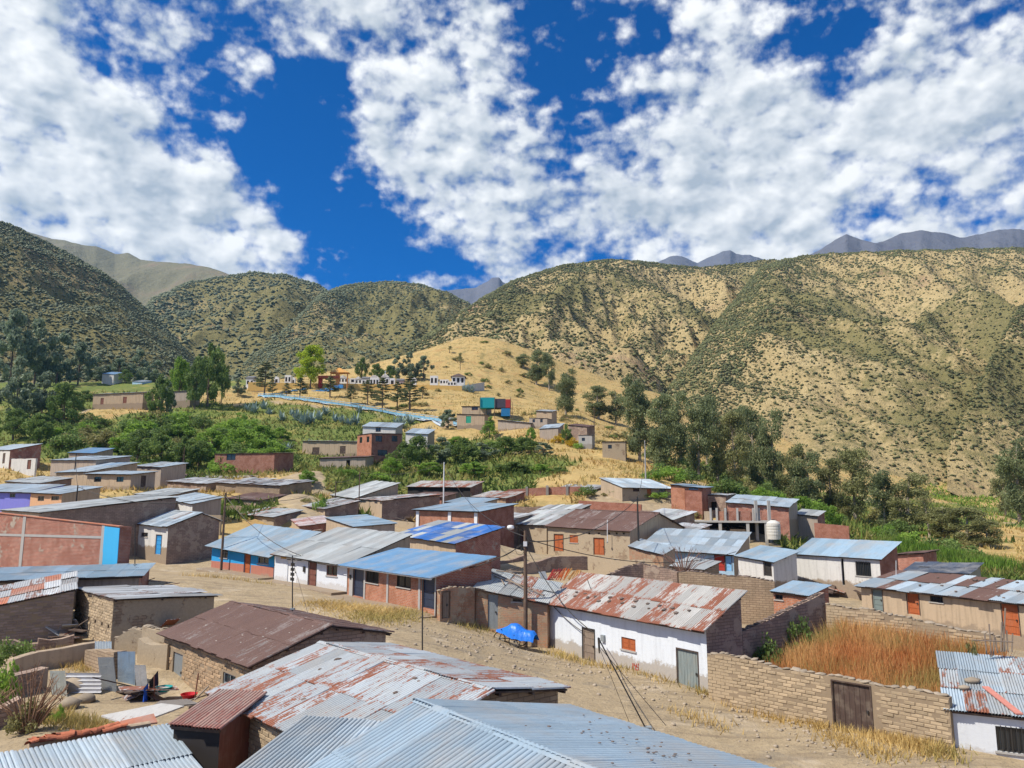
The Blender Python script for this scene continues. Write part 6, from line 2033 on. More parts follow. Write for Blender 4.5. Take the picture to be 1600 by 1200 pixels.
for i in range(46):
    u, v = random.gauss(4.2, 1.7), random.gauss(7.0, .9)
    if 0 < u < h['L'] and 4.6 < v < h['DT'] - .1:
        p = roof_pt(h, u, v) + UP * .06
        s = random.uniform(.012, .035)
        q = [Vector((x * s * 1.6, y * s, z * s * .6)) * random.uniform(.7, 1.2) + p for x, y, z in dv]
        for f in df:
            dm_.face([q[k] for k in f])
tag(dm_.build('debris', ROCKD), 'crumbs of dark debris scattered on the big clean blue roof', 'debris', None, 'stuff')

# sticks over the patched roof and the broken fence in the lot
h = HS['brick_patch']
for i, (u0, v0, u1, v1, lab) in enumerate(((-.2, 2.9, 3.6, .6, 'long crooked pole lying across the patched sheet roof'), (.4, 3.3, 2.2, 3.1, 'short pole along the top of the patched sheet roof'), (1.2, 1.9, 4.6, .5, 'second crooked pole across the patched sheet roof'), (.6, 2.2, 1.7, 1.0, 'thin stick on the left of the patched sheet roof'))):
    a, b = roof_pt(h, u0, v0) + UP * .1, roof_pt(h, u1, v1) + UP * .1
    m = MB()
    mid = a.lerp(b, .5) + Vector((.1, .05, .08))
    m.tube([a - a, mid - a, b - a], .045, 6)
    tag(m.build('roof_pole', WOOD_G, None, a), lab, 'pole')
fr = gp(1548, 1008)
fence = empty('stick_fence', fr, 'rickety fence of grey sticks at the right end of the overgrown lot', 'fence')
for px, yt, yb in ((1541, 990, 1012), (1548, 975, 1016), (1551, 993, 1014), (1558, 996, 1010), (1563, 972, 1008), (1567, 950, 1008), (1570, 978, 1007), (1574, 985, 1008), (1580, 990, 1008)):
    b = P(px, yb, 36.6)
    m = MB()
    m.tube([b - fr - UP * .3, P(px + random.uniform(-4, 4), yt, 36.6) - fr], .035, 5)
    m.build('stick', WOOD_G, fence)
m = MB()
m.tube([P(1520, 1000, 36.4) - fr, P(1583, 1003, 36.4) - fr], .03, 5)
m.build('rail', WOOD_G, fence)

# red and ochre timber stacked behind the patched roof
for i in range(26):
    f = i / 26
    a = P(856 + f * 46 + random.uniform(-3, 3), 904 + random.uniform(-2, 3), 66)
    b = P(866 + f * 44 + random.uniform(-2, 2), 888 + abs(f - .4) * 8 + random.uniform(-2, 2), 70)
    m = MB()
    m.tube([a - a, b - a], .05, 4)
    mt = REDM if i < 9 else plain((.55, .13, .03), .7) if i < 16 else plain((.55, .28, .08), .8)
    tag(m.build('timber', mt, None, a), ('red painted' if i < 9 else 'orange' if i < 16 else 'ochre') + ' length of timber in the stack behind the patched roof', 'timber', 'timber stacked behind the patched roof')

# teal and red tarpaulin shelter on the hill
b = P(774, 640, 216)
sh = empty('tarpaulin_shelter', b, 'shelter hung with teal and red tarpaulins above the hill hamlet', 'shelter')
for x0, x1, y0, y1, c, nm in ((750, 773, 621, 637, (.02, .33, .36), 'tarpaulin'), (773, 790, 623, 637, (.08, .07, .09), 'tarpaulin'), (790, 798, 624, 637, (.45, .04, .04), 'tarpaulin'), (783, 797, 638, 650, (.03, .2, .42), 'tarpaulin')):
    m = MB()
    q = [P(x0, y1, 216), P(x1, y1, 216), P(x1, y1, 216) + Vector((0, 4, 0)), P(x0, y1, 216) + Vector((0, 4, 0))]
    z1 = P(x0, y0, 216).z
    m.hexa([p - b for p in q], [Vector((p.x, p.y, z1)) - b for p in q])
    m.build(nm, plain(c, .7), sh)
for x in (750, 773, 798):
    p = P(x, 637, 215.8)
    m = MB()
    m.tube([Vector((p.x, p.y, H(p.x, p.y) - .3)) - b, P(x, 621, 215.8) - b], .1, 5)
    m.build('post', POLE, sh)

# ------------------------------------------------------------------ cemetery on the knoll
freewall('cemetery_wall', 'long ochre cemetery wall with brown coping on the knoll', [P(388, 597, 300), P(470, 599, 301), P(500, 599, 301), P(600, 600, 303), P(722, 603, 303)], mat=YELW, ragged=.03, thick=.4)
freewall('stone_wall', 'grey stone wall closing the right end of the cemetery', [P(722, 603, 303), P(757, 597, 312)], mat=STONEW, ragged=.05, thick=.4)
TOMBW = plaster((.78, .77, .74), .35, .1)
TOMBS = [  # px, top, width px, kind, extra
    (391, 586, 12, 'niche', None), (432, 590, 7, 'arch', None), (450, 586, 10, 'box', None), (458, 591, 6, 'arch', None), (536, 586, 15, 'gable', 'twin white family tomb right of the orange gateway'), (551, 591, 8, 'box', None), (560, 588, 11, 'gable', None),
    (571, 587, 11, 'niche', 'grey-roofed tomb with dark doorway'), (585, 590, 14, 'arch', 'wide white tomb with three arches'), (602, 583, 13, 'tower', 'tall white tomb with pointed top and cross'), (613, 591, 8, 'box', None),
    (625, 590, 11, 'niche', 'pinkish tomb with sloping front'), (646, 588, 9, 'gable', None), (678, 587, 12, 'box', 'square white mausoleum near the right end of the cemetery'), (694, 593, 14, 'low', 'row of low grey niches'), (716, 582, 20, 'pavilion', 'white pavilion tomb with dark hipped roof'), (706, 596, 14, 'low', 'small bright white niche block before the pavilion')]
for i, (px, yt, wpx, kind, lab) in enumerate(TOMBS):
    Y = 306 + (i * 7 % 11)
    w_ = wpx * Y / 1200
    tp = P(px, yt, Y)
    g = H(tp.x, tp.y)
    hgt = max(2.0, tp.z - g)
    org = Vector((tp.x, tp.y, tp.z - hgt))
    lab = lab or ('small white tomb with %s, %s of the cemetery row' % ({'niche': 'open niche', 'arch': 'arched top', 'box': 'flat top', 'gable': 'gabled top'}[kind], {0: 'leftmost', 1: 'second from the left', 2: 'third from the left', 3: 'fourth from the left', 5: 'just right of the twin tomb', 6: 'left of the grey-roofed tomb', 10: 'right of the cross tomb', 12: 'left of the square mausoleum'}.get(i, 'in the middle')))
    r = empty('tomb', org, lab, 'tomb', 'tombs of the hill cemetery')
    bw = hgt * .72 if kind in ('gable', 'tower', 'niche', 'pavilion') else hgt
    m = MB()
    m.box((-w_ / 2, 0, -.5), (w_, 0, 0), (0, w_ * .9, 0), (0, 0, bw + .5))
    m.build('body', TOMBW if i not in (11,) else plaster((.6, .42, .36), .4, .1), r)
    m = MB()
    if kind in ('gable', 'tower', 'niche'):
        pk = hgt
        a = [(-w_ / 2 - .15, -.15, bw), (w_ / 2 + .15, -.15, bw), (w_ / 2 + .15, w_ * .9, bw), (-w_ / 2 - .15, w_ * .9, bw)]
        if kind == 'niche':
            m.hexa(a, [(x, y, bw + (hgt - bw) * (.4 if y < 0 else 1)) for x, y, z in a])
        else:
            m.face([a[0], a[1], (0, -.15, pk)])
            m.face([a[1], a[2], (0, w_ * .9, pk), (0, -.15, pk)])
            m.face([a[3], a[0], (0, -.15, pk), (0, w_ * .9, pk)])
            m.face([a[2], a[3], (0, w_ * .9, pk)])
        m.build('roof', TOMBW if kind != 'niche' else plain((.18, .18, .18), .8), r)
    elif kind == 'pavilion':
        a = [(-w_ / 2 - .6, -.6, bw), (w_ / 2 + .6, -.6, bw), (w_ / 2 + .6, w_ * .9 + .4, bw), (-w_ / 2 - .6, w_ * .9 + .4, bw)]
        for k in range(4):
            m.face([a[k], a[(k + 1) % 4], (0, w_ * .4, hgt)])
        m.build('roof', plain((.10, .07, .06), .8), r)
    elif kind == 'arch':
        m.tube([(0, .02, bw - w_ * .2), (0, w_ * .8, bw - w_ * .2)], w_ * .5, 14)
        m.build('vault', TOMBW, r)
    if kind == 'tower':
        m = MB()
        m.box((-.08, 0, hgt), (.16, 0, 0), (0, .16, 0), (0, 0, 1.1))
        m.box((-.35, .01, hgt + .6), (.7, 0, 0), (0, .14, 0), (0, 0, .16))
        m.build('cross', WHITEM, r)
    k = 3 if (kind in ('low', 'pavilion') or wpx >= 14) else 2 if wpx > 9 else 1
    for q in range(k):
        m = MB()
        ww = w_ / k * .55
        x = -w_ / 2 + w_ * (q + .5) / k
        zt_ = bw * (.88 if kind == 'pavilion' else .82)
        m.box((x - ww / 2, -.03, bw * .45), (ww, 0, 0), (0, .06, 0), (0, 0, zt_ - bw * .45))
        m.build('niche', DARKW, r)  # flat black panel on the face, shade of a recess painted in
# gateway
gA = P(520, 600, 299)
g = empty('gateway', gA, 'orange cemetery gateway with peaked tile roof', 'gateway')
ORG = plaster((.60, .25, .08), .3, .1)
for x0, x1, y0, y1 in ((497, 503, 587, 601), (524, 530, 580, 601)):
    a, b = P(x0, y1, 299), P(x1, y0, 299)
    m = MB()
    m.box(Vector((a.x, 0, a.z - 3)) - Vector((gA.x, 0, gA.z)), (b.x - a.x, 0, 0), (0, 1.6, 0), (0, 0, b.z - a.z + 3))
    m.build('pillar', REDM if x0 == 497 else ORG, g)
a, b = P(496, 591, 299), P(530, 587, 299)
m = MB()
m.box(Vector((a.x, -.2, a.z)) - Vector((gA.x, 0, gA.z)), (b.x - a.x, 0, 0), (0, 2, 0), (0, 0, b.z - a.z))
m.build('lintel', plaster((.45, .12, .07), .3, .1), g)
a, c_, b = P(515, 582, 299), P(529, 573, 299), P(545, 582, 299)
m = MB()
q = [Vector((a.x - gA.x, -.5, a.z - gA.z)), Vector((b.x - gA.x, -.5, b.z - gA.z)), Vector((b.x - gA.x, 4, b.z - gA.z)), Vector((a.x - gA.x, 4, a.z - gA.z))]
top = Vector((c_.x - gA.x, 1.7, c_.z - gA.z))
for k in range(4):
    m.face([q[k], q[(k + 1) % 4], top])
m.face(q[::-1])
m.build('roof', plaster((.66, .33, .07), .3, .1), g)
for x in (517, 530, 543):
    a = P(x, 582, 299)
    m = MB()
    m.tube([(a.x - gA.x, .2, -2), (a.x - gA.x, .2, a.z - gA.z)], .22, 8)
    m.build('pillar', ORG, g)


# blue railing path and steps below the cemetery
def ribbon(name, pts, w_, mat, dz=.05, kind='structure', hgt=0, label=None, cat=None):
    m = MB()
    P0 = []
    for a, b in zip(pts[:-1], pts[1:]):
        n = max(1, int((b - a).length / 2.0))
        P0 += [a.lerp(b, i / n) for i in range(n)]
    P0.append(pts[-1])
    o = P0[0]
    L_ = []
    for i, p in enumerate(P0):
        d = P0[min(i + 1, len(P0) - 1)] - P0[max(i - 1, 0)]
        s = Vector((d.y, -d.x, 0)).normalized() * w_ / 2
        L_.append((p + s, p - s))
    for (a, b), (c, d) in zip(L_[:-1], L_[1:]):
        zz_ = [max(H(q.x, q.y), H((q.x + r_.x) / 2, (q.y + r_.y) / 2)) + dz for q, r_ in ((a, b), (c, d), (d, c), (b, a))]
        q = [Vector((v.x, v.y, z)) for v, z in zip((a, c, d, b), zz_)]
        if hgt:
            m.hexa([v - o - UP * .6 for v in q], [v - o + UP * hgt for v in q])
        else:
            m.face([v - o for v in q], [(0, 0), (2, 0), (2, w_), (0, w_)])
    ob = m.build(name, mat, None, o)
    tag(ob, label, cat, None, kind)
    return ob


PB = [gp(x, y) for x, y in ((405, 621), (440, 622), (500, 631), (560, 640), (620, 651), (680, 661), (722, 668))]
RAIL = plain((.24, .46, .62), .5)
ribbon('path', PB, 2.6, plaster((.50, .55, .58), .4, .1), .12)
rl = empty('railing', PB[0], 'pale blue railing running down beside the path below the cemetery', 'railing')
prev = None
for a, b in zip(PB[:-1], PB[1:]):
    n = max(2, int((b - a).length / 2.6))
    for i in range(n):
        p = a.lerp(b, i / n) + Vector((0, -1.4, 0))
        p.z = max(p.z, H(p.x, p.y) - .2) + .25
        m = MB()
        m.box(p - PB[0] - Vector((.06, .06, .3)), (.12, 0, 0), (0, .12, 0), (0, 0, 1.35))
        m.build('post', RAIL, rl)
        if prev is not None:
            for zr_ in (.45, .95):
                m = MB()
                m.tube([prev - PB[0] + UP * zr_, p - PB[0] + UP * zr_], .07, 4)
                m.build('rail', RAIL, rl)
            m = MB()
            q = [prev - PB[0], p - PB[0]]
            m.hexa([q[0] + Vector((0, .02, -.2)), q[1] + Vector((0, .02, -.2)), q[1] + Vector((0, .12, -.2)), q[0] + Vector((0, .12, -.2))], [q[0] + Vector((0, .02, .4)), q[1] + Vector((0, .02, .4)), q[1] + Vector((0, .12, .4)), q[0] + Vector((0, .12, .4))])
            m.build('kerb', RAIL, rl)
        prev = p
for x0, x1, y0, y1, lab in ((438, 478, 606, 613, 'blue painted steps and rail below the cemetery wall, left flight'), (486, 536, 600, 612, 'blue painted steps and rail below the gateway, right flight')):
    a, b = P(x0, y1, 292), P(x1, y0, 296)
    r = empty('steps', a, lab, 'steps')
    for i in range(7):
        p = a.lerp(b, i / 7)
        p.z = max(p.z, H(p.x, p.y))
        m = MB()
        m.box(p - a - UP * 1.2, (Vector((b.x - a.x, 0, 0)) / 7), (0, 1.6, 0), (0, 0, 1.4))
        m.build('step', plain((.08, .30, .62), .6), r)


# heaps of scrap between the houses
def scrap(label, px, py, n, spread, seed):
    rg_ = random.Random(seed)
    p = gp(px, py)
    r = empty('scrap_heap', p, label, 'scrap heap')
    for k in range(n):
        a = Vector((rg_.gauss(0, spread), rg_.gauss(0, spread * .6), rg_.uniform(.1, .7)))
        d = Vector((rg_.uniform(-1, 1), rg_.uniform(-1, 1), rg_.uniform(-.25, .35))).normalized()
        s_ = d.cross(UP).normalized()
        L, w_ = rg_.uniform(.8, 2.4), rg_.choice([.06, .1, .5, .8])
        m = MB()
        q = [a - d * L / 2 - s_ * w_ / 2, a + d * L / 2 - s_ * w_ / 2, a + d * L / 2 + s_ * w_ / 2, a - d * L / 2 + s_ * w_ / 2]
        m.hexa(q, [v + UP * .05 for v in q])
        m.build('sheet' if w_ > .3 else 'board', rg_.choice([JUNK, GALVG, RUSTD, WOOD_G, WOOD_D, RUSTY]) if w_ > .3 else rg_.choice([WOOD_G, WOOD_D, WOOD_B]), r)


for i, (px, py, n, sp_, lab) in enumerate([(268, 748, 14, 2.4, 'heap of scrap sheets below the thin wooden pole on the left slope'), (310, 748, 12, 2.0, 'scrap heap left of the red brick house with one window'), (400, 752, 14, 2.4, 'scrap heap beside the junk-covered adobe house'), (225, 790, 16, 2.2, 'scrap heap behind the blue door house'), (165, 795, 14, 2.2, 'scrap heap beside the long grey roof'),
                                             (1140, 835, 12, 1.8, 'scrap heap in front of the unfinished concrete frame'), (795, 900, 12, 1.2, 'scrap heap behind the patched sheet roof'), (1180, 935, 10, .9, 'planks and scrap behind the shaded yard wall'), (640, 820, 10, 1.6, 'scrap heap below the brick house with white columns'), (870, 655, 12, 2.0, 'scrap heap in the hill hamlet'), (100, 1000, 10, .8, 'scrap boards by the sooty adobe wall'), (205, 1095, 5, .5, 'broken boards on the yard ground below the upright sheets'), (1390, 945, 8, .8, 'planks beside the orange doors house'), (330, 1110, 7, .5, 'bundle of boards beside the lean-to shed')]):
    scrap(lab, px, py, n, sp_, 40 + i)
for i in range(30):
    pass
freewall('adobe_wall', 'low adobe wall stepping down behind the bright blue house roof', [P(440, 832, 92), P(505, 828, 96)], mat=ADOBE_D, ragged=.15)
freewall('adobe_wall', 'low adobe wall between the ochre house and the sky-blue roof', [P(600, 812, 106), P(650, 818, 100)], mat=ADOBE_P, ragged=.15)
freewall('adobe_wall', 'adobe wall climbing beside the lane below the junk-covered house', [P(352, 790, 112), P(432, 798, 108)], mat=ADOBE, ragged=.2)
freewall('adobe_wall', 'pale wall in front of the pale blue low roof on the left', [P(268, 800, 97), P(345, 806, 96)], mat=ADOBE_P, ragged=.12)
freewall('adobe_wall', 'adobe wall between the red garden wall and the brown roof', [P(800, 792, 115), P(900, 790, 113)], mat=ADOBE_D, ragged=.15)
freewall('adobe_wall', 'grey adobe wall below the red brick tower', [P(1000, 798, 108), P(1068, 800, 107)], mat=ADOBE_D, ragged=.08)

# more ruin and clutter round the lower left yard
freewall('ruined_wall', 'crumbling adobe wall between the block house and the dark-roofed house', [P(180, 992, 43.2), P(222, 984, 43.0), P(258, 990, 42.0)], mat=ADOBE_P, ragged=.35, thick=.5, coping=ROCKM)
freewall('ruined_wall', 'broken low wall along the foot of the sooty adobe house', [P(-20, 1006, 43.2), P(60, 1000, 44), P(116, 996, 45)], mat=ADOBE_D, ragged=.3, thick=.4)
freewall('ruined_wall', 'stub of adobe wall behind the dry bush in the yard', [P(-30, 1108, 30.5), P(34, 1096, 31.5)], mat=ADOBE_D, ragged=.3, thick=.5)
for i, (px, py, n, sp_, lab) in enumerate([(230, 925, 9, 1.0, 'tangle of loose boards behind the square adobe building'), (255, 1000, 8, .6, 'pile of broken boards at the corner of the dark-roofed house'), (700, 915, 7, .6, 'rubble of boards inside the ruin by the blue roof'), (1110, 945, 8, .9, 'scrap wood behind the rusty striped roof'), (1300, 930, 7, .6, 'scrap boards near the tiny brick hut'), (860, 915, 8, .8, 'scrap boards between the patched roof and the dark wall')]):
    scrap(lab, px, py, n, sp_, 90 + i)
# ------------------------------------------------------------------ plants
def leaf_mesh(centers, radii, n, size, aspect, seed, droop=0.3, shell=0.55, squash=0.8):
    """leaf-sized quads spread through overlapping clumps"""
    rg = np.random.default_rng(seed)
    centers, radii = np.asarray(centers, float), np.asarray(radii, float)
    w = radii ** 2
    k = rg.choice(len(centers), n, p=w / w.sum())
    d = rg.normal(size=(n, 3))
    d /= np.linalg.norm(d, axis=1, keepdims=True)
    rr = radii[k] * (shell + (1 - shell) * rg.random(n)) ** 0.8 * (0.75 + 0.5 * rg.random(n))
    c = centers[k] + d * rr[:, None] * np.array([1, 1, squash])
    ax_ = rg.normal(size=(n, 3))
    ax_[:, 2] -= droop * 2
    ax_ /= np.linalg.norm(ax_, axis=1, keepdims=True)
    nr = d + rg.normal(size=(n, 3)) * .7
    bx_ = np.cross(ax_, nr)
    bx_ /= np.linalg.norm(bx_, axis=1, keepdims=True) + 1e-9
    s = size * (0.6 + 0.8 * rg.random(n))[:, None]
    a, b = ax_ * s, bx_ * s * aspect
    v = np.stack([c - a * .5, c + b * .5, c + a * .5, c - b * .5], 1).reshape(-1, 3)
    f = np.arange(4 * n).reshape(n, 4)
    tint = np.clip(0.5 + (rg.random(len(centers))[k] - .5) * .7 + (rg.random(n) - .5) * .5, 0, 1)
    return v, f, np.repeat(tint, 4)


def mk_leaves(name, parts, mat):
    v, f, t, o = [], [], [], 0
    for a, b, c in parts:
        v.append(a)
        f.append(b + o)
        t.append(c)
        o += len(a)
    me = np_mesh(name, np.concatenate(v), np.concatenate(f))
    tt = np.concatenate(t)
    add_attr(me, 'tint', np.stack([tt] * 3, 1))
    me.materials.append(mat)
    return me


BARK = woodmat((.15, .11, .08), .5)
BARKP = woodmat((.36, .30, .23), .6)
EUC = leafmat((.062, .082, .038), (.17, .19, .085), .3, 'euc')
EUCB = leafmat((.072, .082, .034), (.205, .205, .085), .3, 'eucb')
DKG = leafmat((.045, .075, .022), (.14, .195, .05), .3, 'dk')
BRG = leafmat((.06, .12, .02), (.19, .28, .045), .35, 'br')
WIL = leafmat((.11, .16, .012), (.28, .34, .03), .4, 'wil')
PINE = leafmat((.05, .065, .032), (.14, .16, .07), .2, 'pine')
YEL = leafmat((.20, .13, .007), (.40, .29, .025), .35, 'yel')
OLI = leafmat((.09, .09, .03), (.22, .20, .08), .3, 'oli')
HAZ = leafmat((.08, .105, .07), (.18, .22, .135), .25, 'haz')
DRY = leafmat((.20, .11, .06), (.42, .27, .14), .3, 'dry')
AGA = leafmat((.10, .14, .13), (.25, .32, .30), .1, 'aga')

KIND = {}


def limbs(m, base, ends, r0, seed):
    rg = random.Random(seed)
    for e in ends:
        e = Vector(e)
        b = Vector(base)
        mid = b.lerp(e, .5) + Vector((rg.uniform(-.3, .3), rg.uniform(-.3, .3), rg.uniform(0, .5)))
        m.tube([b, mid, e], [r0, r0 * .65, r0 * .25], 5)


def mk_kind(key, fn, n=3):
    KIND[key] = [fn(i) for i in range(n)]


def euc(i, mat=None, thin=False):
    rg = random.Random(100 + i + (50 if thin else 0))
    m = MB()
    H_ = 20.0
    lean = (rg.uniform(-1, 1), rg.uniform(-1, 1))
    pts = [Vector((lean[0] * f * f, lean[1] * f * f, H_ * f * .93)) for f in (0, .25, .5, .75, 1)]
    m.tube([pts[0] - UP * .8] + pts[1:], [.34, .28, .2, .12, .05], 7)
    cs, rs = [], []
    for k in range(38 if not thin else 16):
        f = rg.uniform(.16 if not thin else .5, 1.0)
        w_ = (1 - ((f - .58) / .5) ** 2 * .55) * 3.0 * (1 if not thin else .7)
        a = rg.uniform(0, 6.28)
        r_ = w_ * rg.uniform(.25, 1.0)
        c = Vector((math.cos(a) * r_ + lean[0] * f * f, math.sin(a) * r_ + lean[1] * f * f, H_ * f * .95))
        cs.append(tuple(c))
        rs.append(rg.uniform(.9, 1.75))
        if k % 2 == 0:
            limbs(m, (lean[0] * f * f * .7, lean[1] * f * f * .7, H_ * f * .8), [c], .08, k)
    lv = leaf_mesh(cs, rs, 7000 if not thin else 1800, .60, .36, 10 + i, .8, .35, 1.15)
    return mk_leaves('crown', [lv], mat or EUC), m.mesh('trunk', True), H_, 3.6


def broad(i, mat, H_=6.0, W_=3.2, n=4200, leaf=.36, low=.22):
    rg = random.Random(300 + i)
    m = MB()
    m.tube([(0, 0, -.6), (.1, 0, H_ * .25), (0, .1, H_ * .6)], [.22, .17, .08], 7)
    cs, rs = [], []
    for k in range(30 if H_ < 10 else 60):
        f = rg.uniform(low, .95)
        w_ = math.sin(min(1, (f - low) / (1 - low) * .8 + .25) * math.pi) ** .6 * W_
        a = rg.uniform(0, 6.28)
        r_ = w_ * math.sqrt(rg.random()) * .95
        cs.append((math.cos(a) * r_, math.sin(a) * r_, H_ * f))
        rs.append(rg.uniform(.45, .95) * W_ / 3)
        if k % 3 == 0:
            limbs(m, (0, 0, H_ * .3), [cs[-1]], .06, k)
    lv = leaf_mesh(cs, rs, n, leaf, .55, 30 + i, .15, .4, .85)
    return mk_leaves('crown', [lv], mat), m.mesh('trunk', True), H_, W_ + .4


def pine(i, mat=None):
    rg = random.Random(500 + i)
    H_ = 12.0
    m = MB()
    m.tube([(0, 0, -.6), (.1, 0, H_ * .5), (0, 0, H_)], [.26, .17, .04], 6)
    cs, rs = [], []
    for k in range(11):
        f = .28 + .68 * k / 10
        w_ = 3.2 * (1 - (k / 11) ** 1.6 * .85) * rg.uniform(.7, 1.1)
        for j in range(rg.randint(4, 6)):
            a = rg.uniform(0, 6.28)
            e = Vector((math.cos(a) * w_, math.sin(a) * w_, H_ * f + w_ * .12))
            m.tube([(0, 0, H_ * f), e], [.06, .02], 4)
            for g in (.45, .72, .98):
                cs.append(tuple(Vector((0, 0, H_ * f)).lerp(e, g) + Vector((0, 0, .1))))
                rs.append(.36 + .22 * (1 - g))
    lv = leaf_mesh(cs, rs, 5200, .55, .32, 60 + i, -.1, .3, .45)
    return mk_leaves('crown', [lv], mat or PINE), m.mesh('trunk', True), H_, 3.2


def cone(i, mat):
    rg = random.Random(600 + i)
    H_ = 7.0
    m = MB()
    m.tube([(0, 0, -.5), (0, 0, H_ * .9)], [.16, .03], 6)
    cs, rs = [], []
    for k in range(34):
        f = rg.uniform(.08, .97)
        w_ = 2.2 * (1 - f) ** .8
        a = rg.uniform(0, 6.28)
        cs.append((math.cos(a) * w_ * rg.random() ** .5, math.sin(a) * w_ * rg.random() ** .5, H_ * f))
        rs.append(.35 + .45 * (1 - f))
    lv = leaf_mesh(cs, rs, 2400, .34, .45, 70 + i, .1, .4, 1)
    return mk_leaves('crown', [lv], mat), m.mesh('trunk', True), H_, 2.3


def shrub(i, mat):
    rg = random.Random(700 + i)
    cs, rs = [], []
    for k in range(16):
        a, r_ = rg.uniform(0, 6.28), 1.5 * math.sqrt(rg.random())
        cs.append((math.cos(a) * r_, math.sin(a) * r_, rg.uniform(.3, 1.0) * (2.0 - r_ * .75)))
        rs.append(rg.uniform(.35, .7))
    m = MB()
    for k in range(5):
        limbs(m, (0, 0, -.3), [cs[k]], .05, k)
    lv = leaf_mesh(cs, rs, 1100, .26, .55, 80 + i, .05, .45, .85)
    return mk_leaves('foliage', [lv], mat), m.mesh('stem', True), 2.2, 1.9


mk_kind('euc', euc, 4)
mk_kind('eucb', lambda i: euc(i + 7, EUCB), 3)
mk_kind('thin', lambda i: euc(i, EUCB, True), 3)
mk_kind('dark', lambda i: broad(i, DKG), 3)
mk_kind('haz', lambda i: broad(i + 3, HAZ, 9, 3.4, 5000, .45, .12), 3)
mk_kind('bright', lambda i: broad(i + 6, BRG), 3)
mk_kind('willow', lambda i: broad(i + 9, WIL, 11, 4.2, 9000, .42, .25), 1)
mk_kind('pine', pine, 4)
mk_kind('cone', lambda i: cone(i, BRG), 2)
mk_kind('shrub', lambda i: shrub(i, DKG), 3)
mk_kind('shrubb', lambda i: shrub(i + 3, BRG), 3)
mk_kind('shrubo', lambda i: shrub(i + 6, OLI), 2)
mk_kind('yellow', lambda i: shrub(i + 9, YEL), 2)
_use = {}


def plant(kind, label, px, yb, yt, wpx=None, Y=None, group=None, name=None, cat=None, bark=BARK):
    p = gp(px, yb) if Y is None else P(px, yb, Y)
    p = Vector((p.x, p.y, H(p.x, p.y)))
    d = ray(px, yt)
    top = CAMZ + d.z * p.y / d.y
    i = _use.get(kind, 0)
    _use[kind] = i + 1
    lm, tm, h_, w_ = KIND[kind][i % len(KIND[kind])]
    sz = max(.5, top - p.z) / h_
    sw = (wpx * p.y / FPX / 2 / w_) if wpx else sz
    low = kind.startswith('shrub') or kind == 'yellow'
    r = empty(name or ('shrub' if low else 'tree'), p, label, cat or ('shrub' if low else 'tree'), group)
    r.scale = (sw, sw, sz)
    r.rotation_euler = (0, 0, random.uniform(0, 6.28))
    a = link('foliage' if low else 'crown', lm, None, r)
    if not tm.materials:
        tm.materials.append(bark)
    link('stem' if low else 'trunk', tm, None, r)
    return r


# eucalyptus grove on the right
G1 = 'eucalyptus grove right of the golden slope'
for px, yb, yt, w_, Y, k, lab in [
    (1000, 735, 590, 55, 172, 'euc', 'tall dark eucalyptus at the left end of the grove by the lamp pole'), (1032, 742, 622, 52, 160, 'euc', 'bushy eucalyptus right of the pale lamp pole'), (1065, 735, 618, 50, 185, 'euc', 'eucalyptus behind the bushy one near the left of the grove'),
    (1092, 752, 640, 48, 165, 'euc', 'dense grey-green eucalyptus in the middle of the grove above the red tower'), (1122, 755, 640, 48, 172, 'euc', 'eucalyptus above the dark adobe room'), (1150, 765, 650, 46, 165, 'eucb', 'brownish eucalyptus above the open shed'),
    (1180, 760, 642, 44, 180, 'euc', 'eucalyptus with high crown near the right end of the dense grove'), (1212, 770, 645, 44, 172, 'euc', 'last tall eucalyptus on the right of the dense grove'), (1105, 725, 625, 44, 215, 'euc', 'eucalyptus half hidden in the second row of the grove'), (1045, 715, 628, 40, 225, 'euc', 'pale eucalyptus peeping out at the back of the grove'), (1160, 735, 640, 42, 215, 'euc', 'dark eucalyptus at the back above the grove gap'),
    (1240, 800, 700, 50, 165, 'eucb', 'olive eucalyptus standing above the small grey roof'), (1268, 815, 712, 50, 160, 'euc', 'broad eucalyptus above the red brick yard wall'), (1300, 820, 715, 40, 168, 'eucb', 'loose eucalyptus between the yard wall and the tall round one'),
    (1338, 835, 708, 58, 160, 'eucb', 'round-headed eucalyptus standing free before the pale hillside'), (1385, 845, 745, 46, 152, 'euc', 'eucalyptus behind the blue roof of the concrete house'), (1422, 860, 745, 60, 148, 'eucb', 'wide grey-green eucalyptus beyond the maize field'),
    (1455, 865, 780, 40, 140, 'thin', 'thin pale-trunked eucalyptus beside the maize field'), (1478, 872, 795, 50, 138, 'eucb', 'low spreading eucalyptus above the maize field'), (1515, 880, 800, 60, 134, 'eucb', 'bushy olive eucalyptus right of the maize field'), (1548, 886, 812, 46, 132, 'eucb', 'small olive eucalyptus before the pale track'),
    (1592, 800, 690, 60, 190, 'euc', 'eucalyptus cut by the right edge of the picture'), (1570, 790, 735, 34, 215, 'eucb', 'smaller eucalyptus beside the one at the right edge')]:
    plant(k, lab, px, yb, yt - 8, w_ * 1.08, Y, G1, 'eucalyptus_tree', 'tree', BARKP)
for px, yb, yt, w_, Y, lab in [(838, 602, 545, 36, 365, 'dark eucalyptus clump tree high on the knoll, left one'), (818, 590, 552, 24, 385, 'small eucalyptus behind the clump high on the knoll'), (858, 606, 552, 26, 360, 'eucalyptus at the right of the clump high on the knoll'),
                                (884, 648, 574, 40, 262, 'tall dark eucalyptus standing alone above the hamlet'), (935, 640, 604, 50, 300, 'low grey-green tree at the foot of the hill right of the lone eucalyptus'), (962, 650, 610, 34, 300, 'small tree left of the big grove')]:
    plant('euc', lab, px, yb, yt, w_, Y, None, 'eucalyptus_tree', 'tree', BARKP)
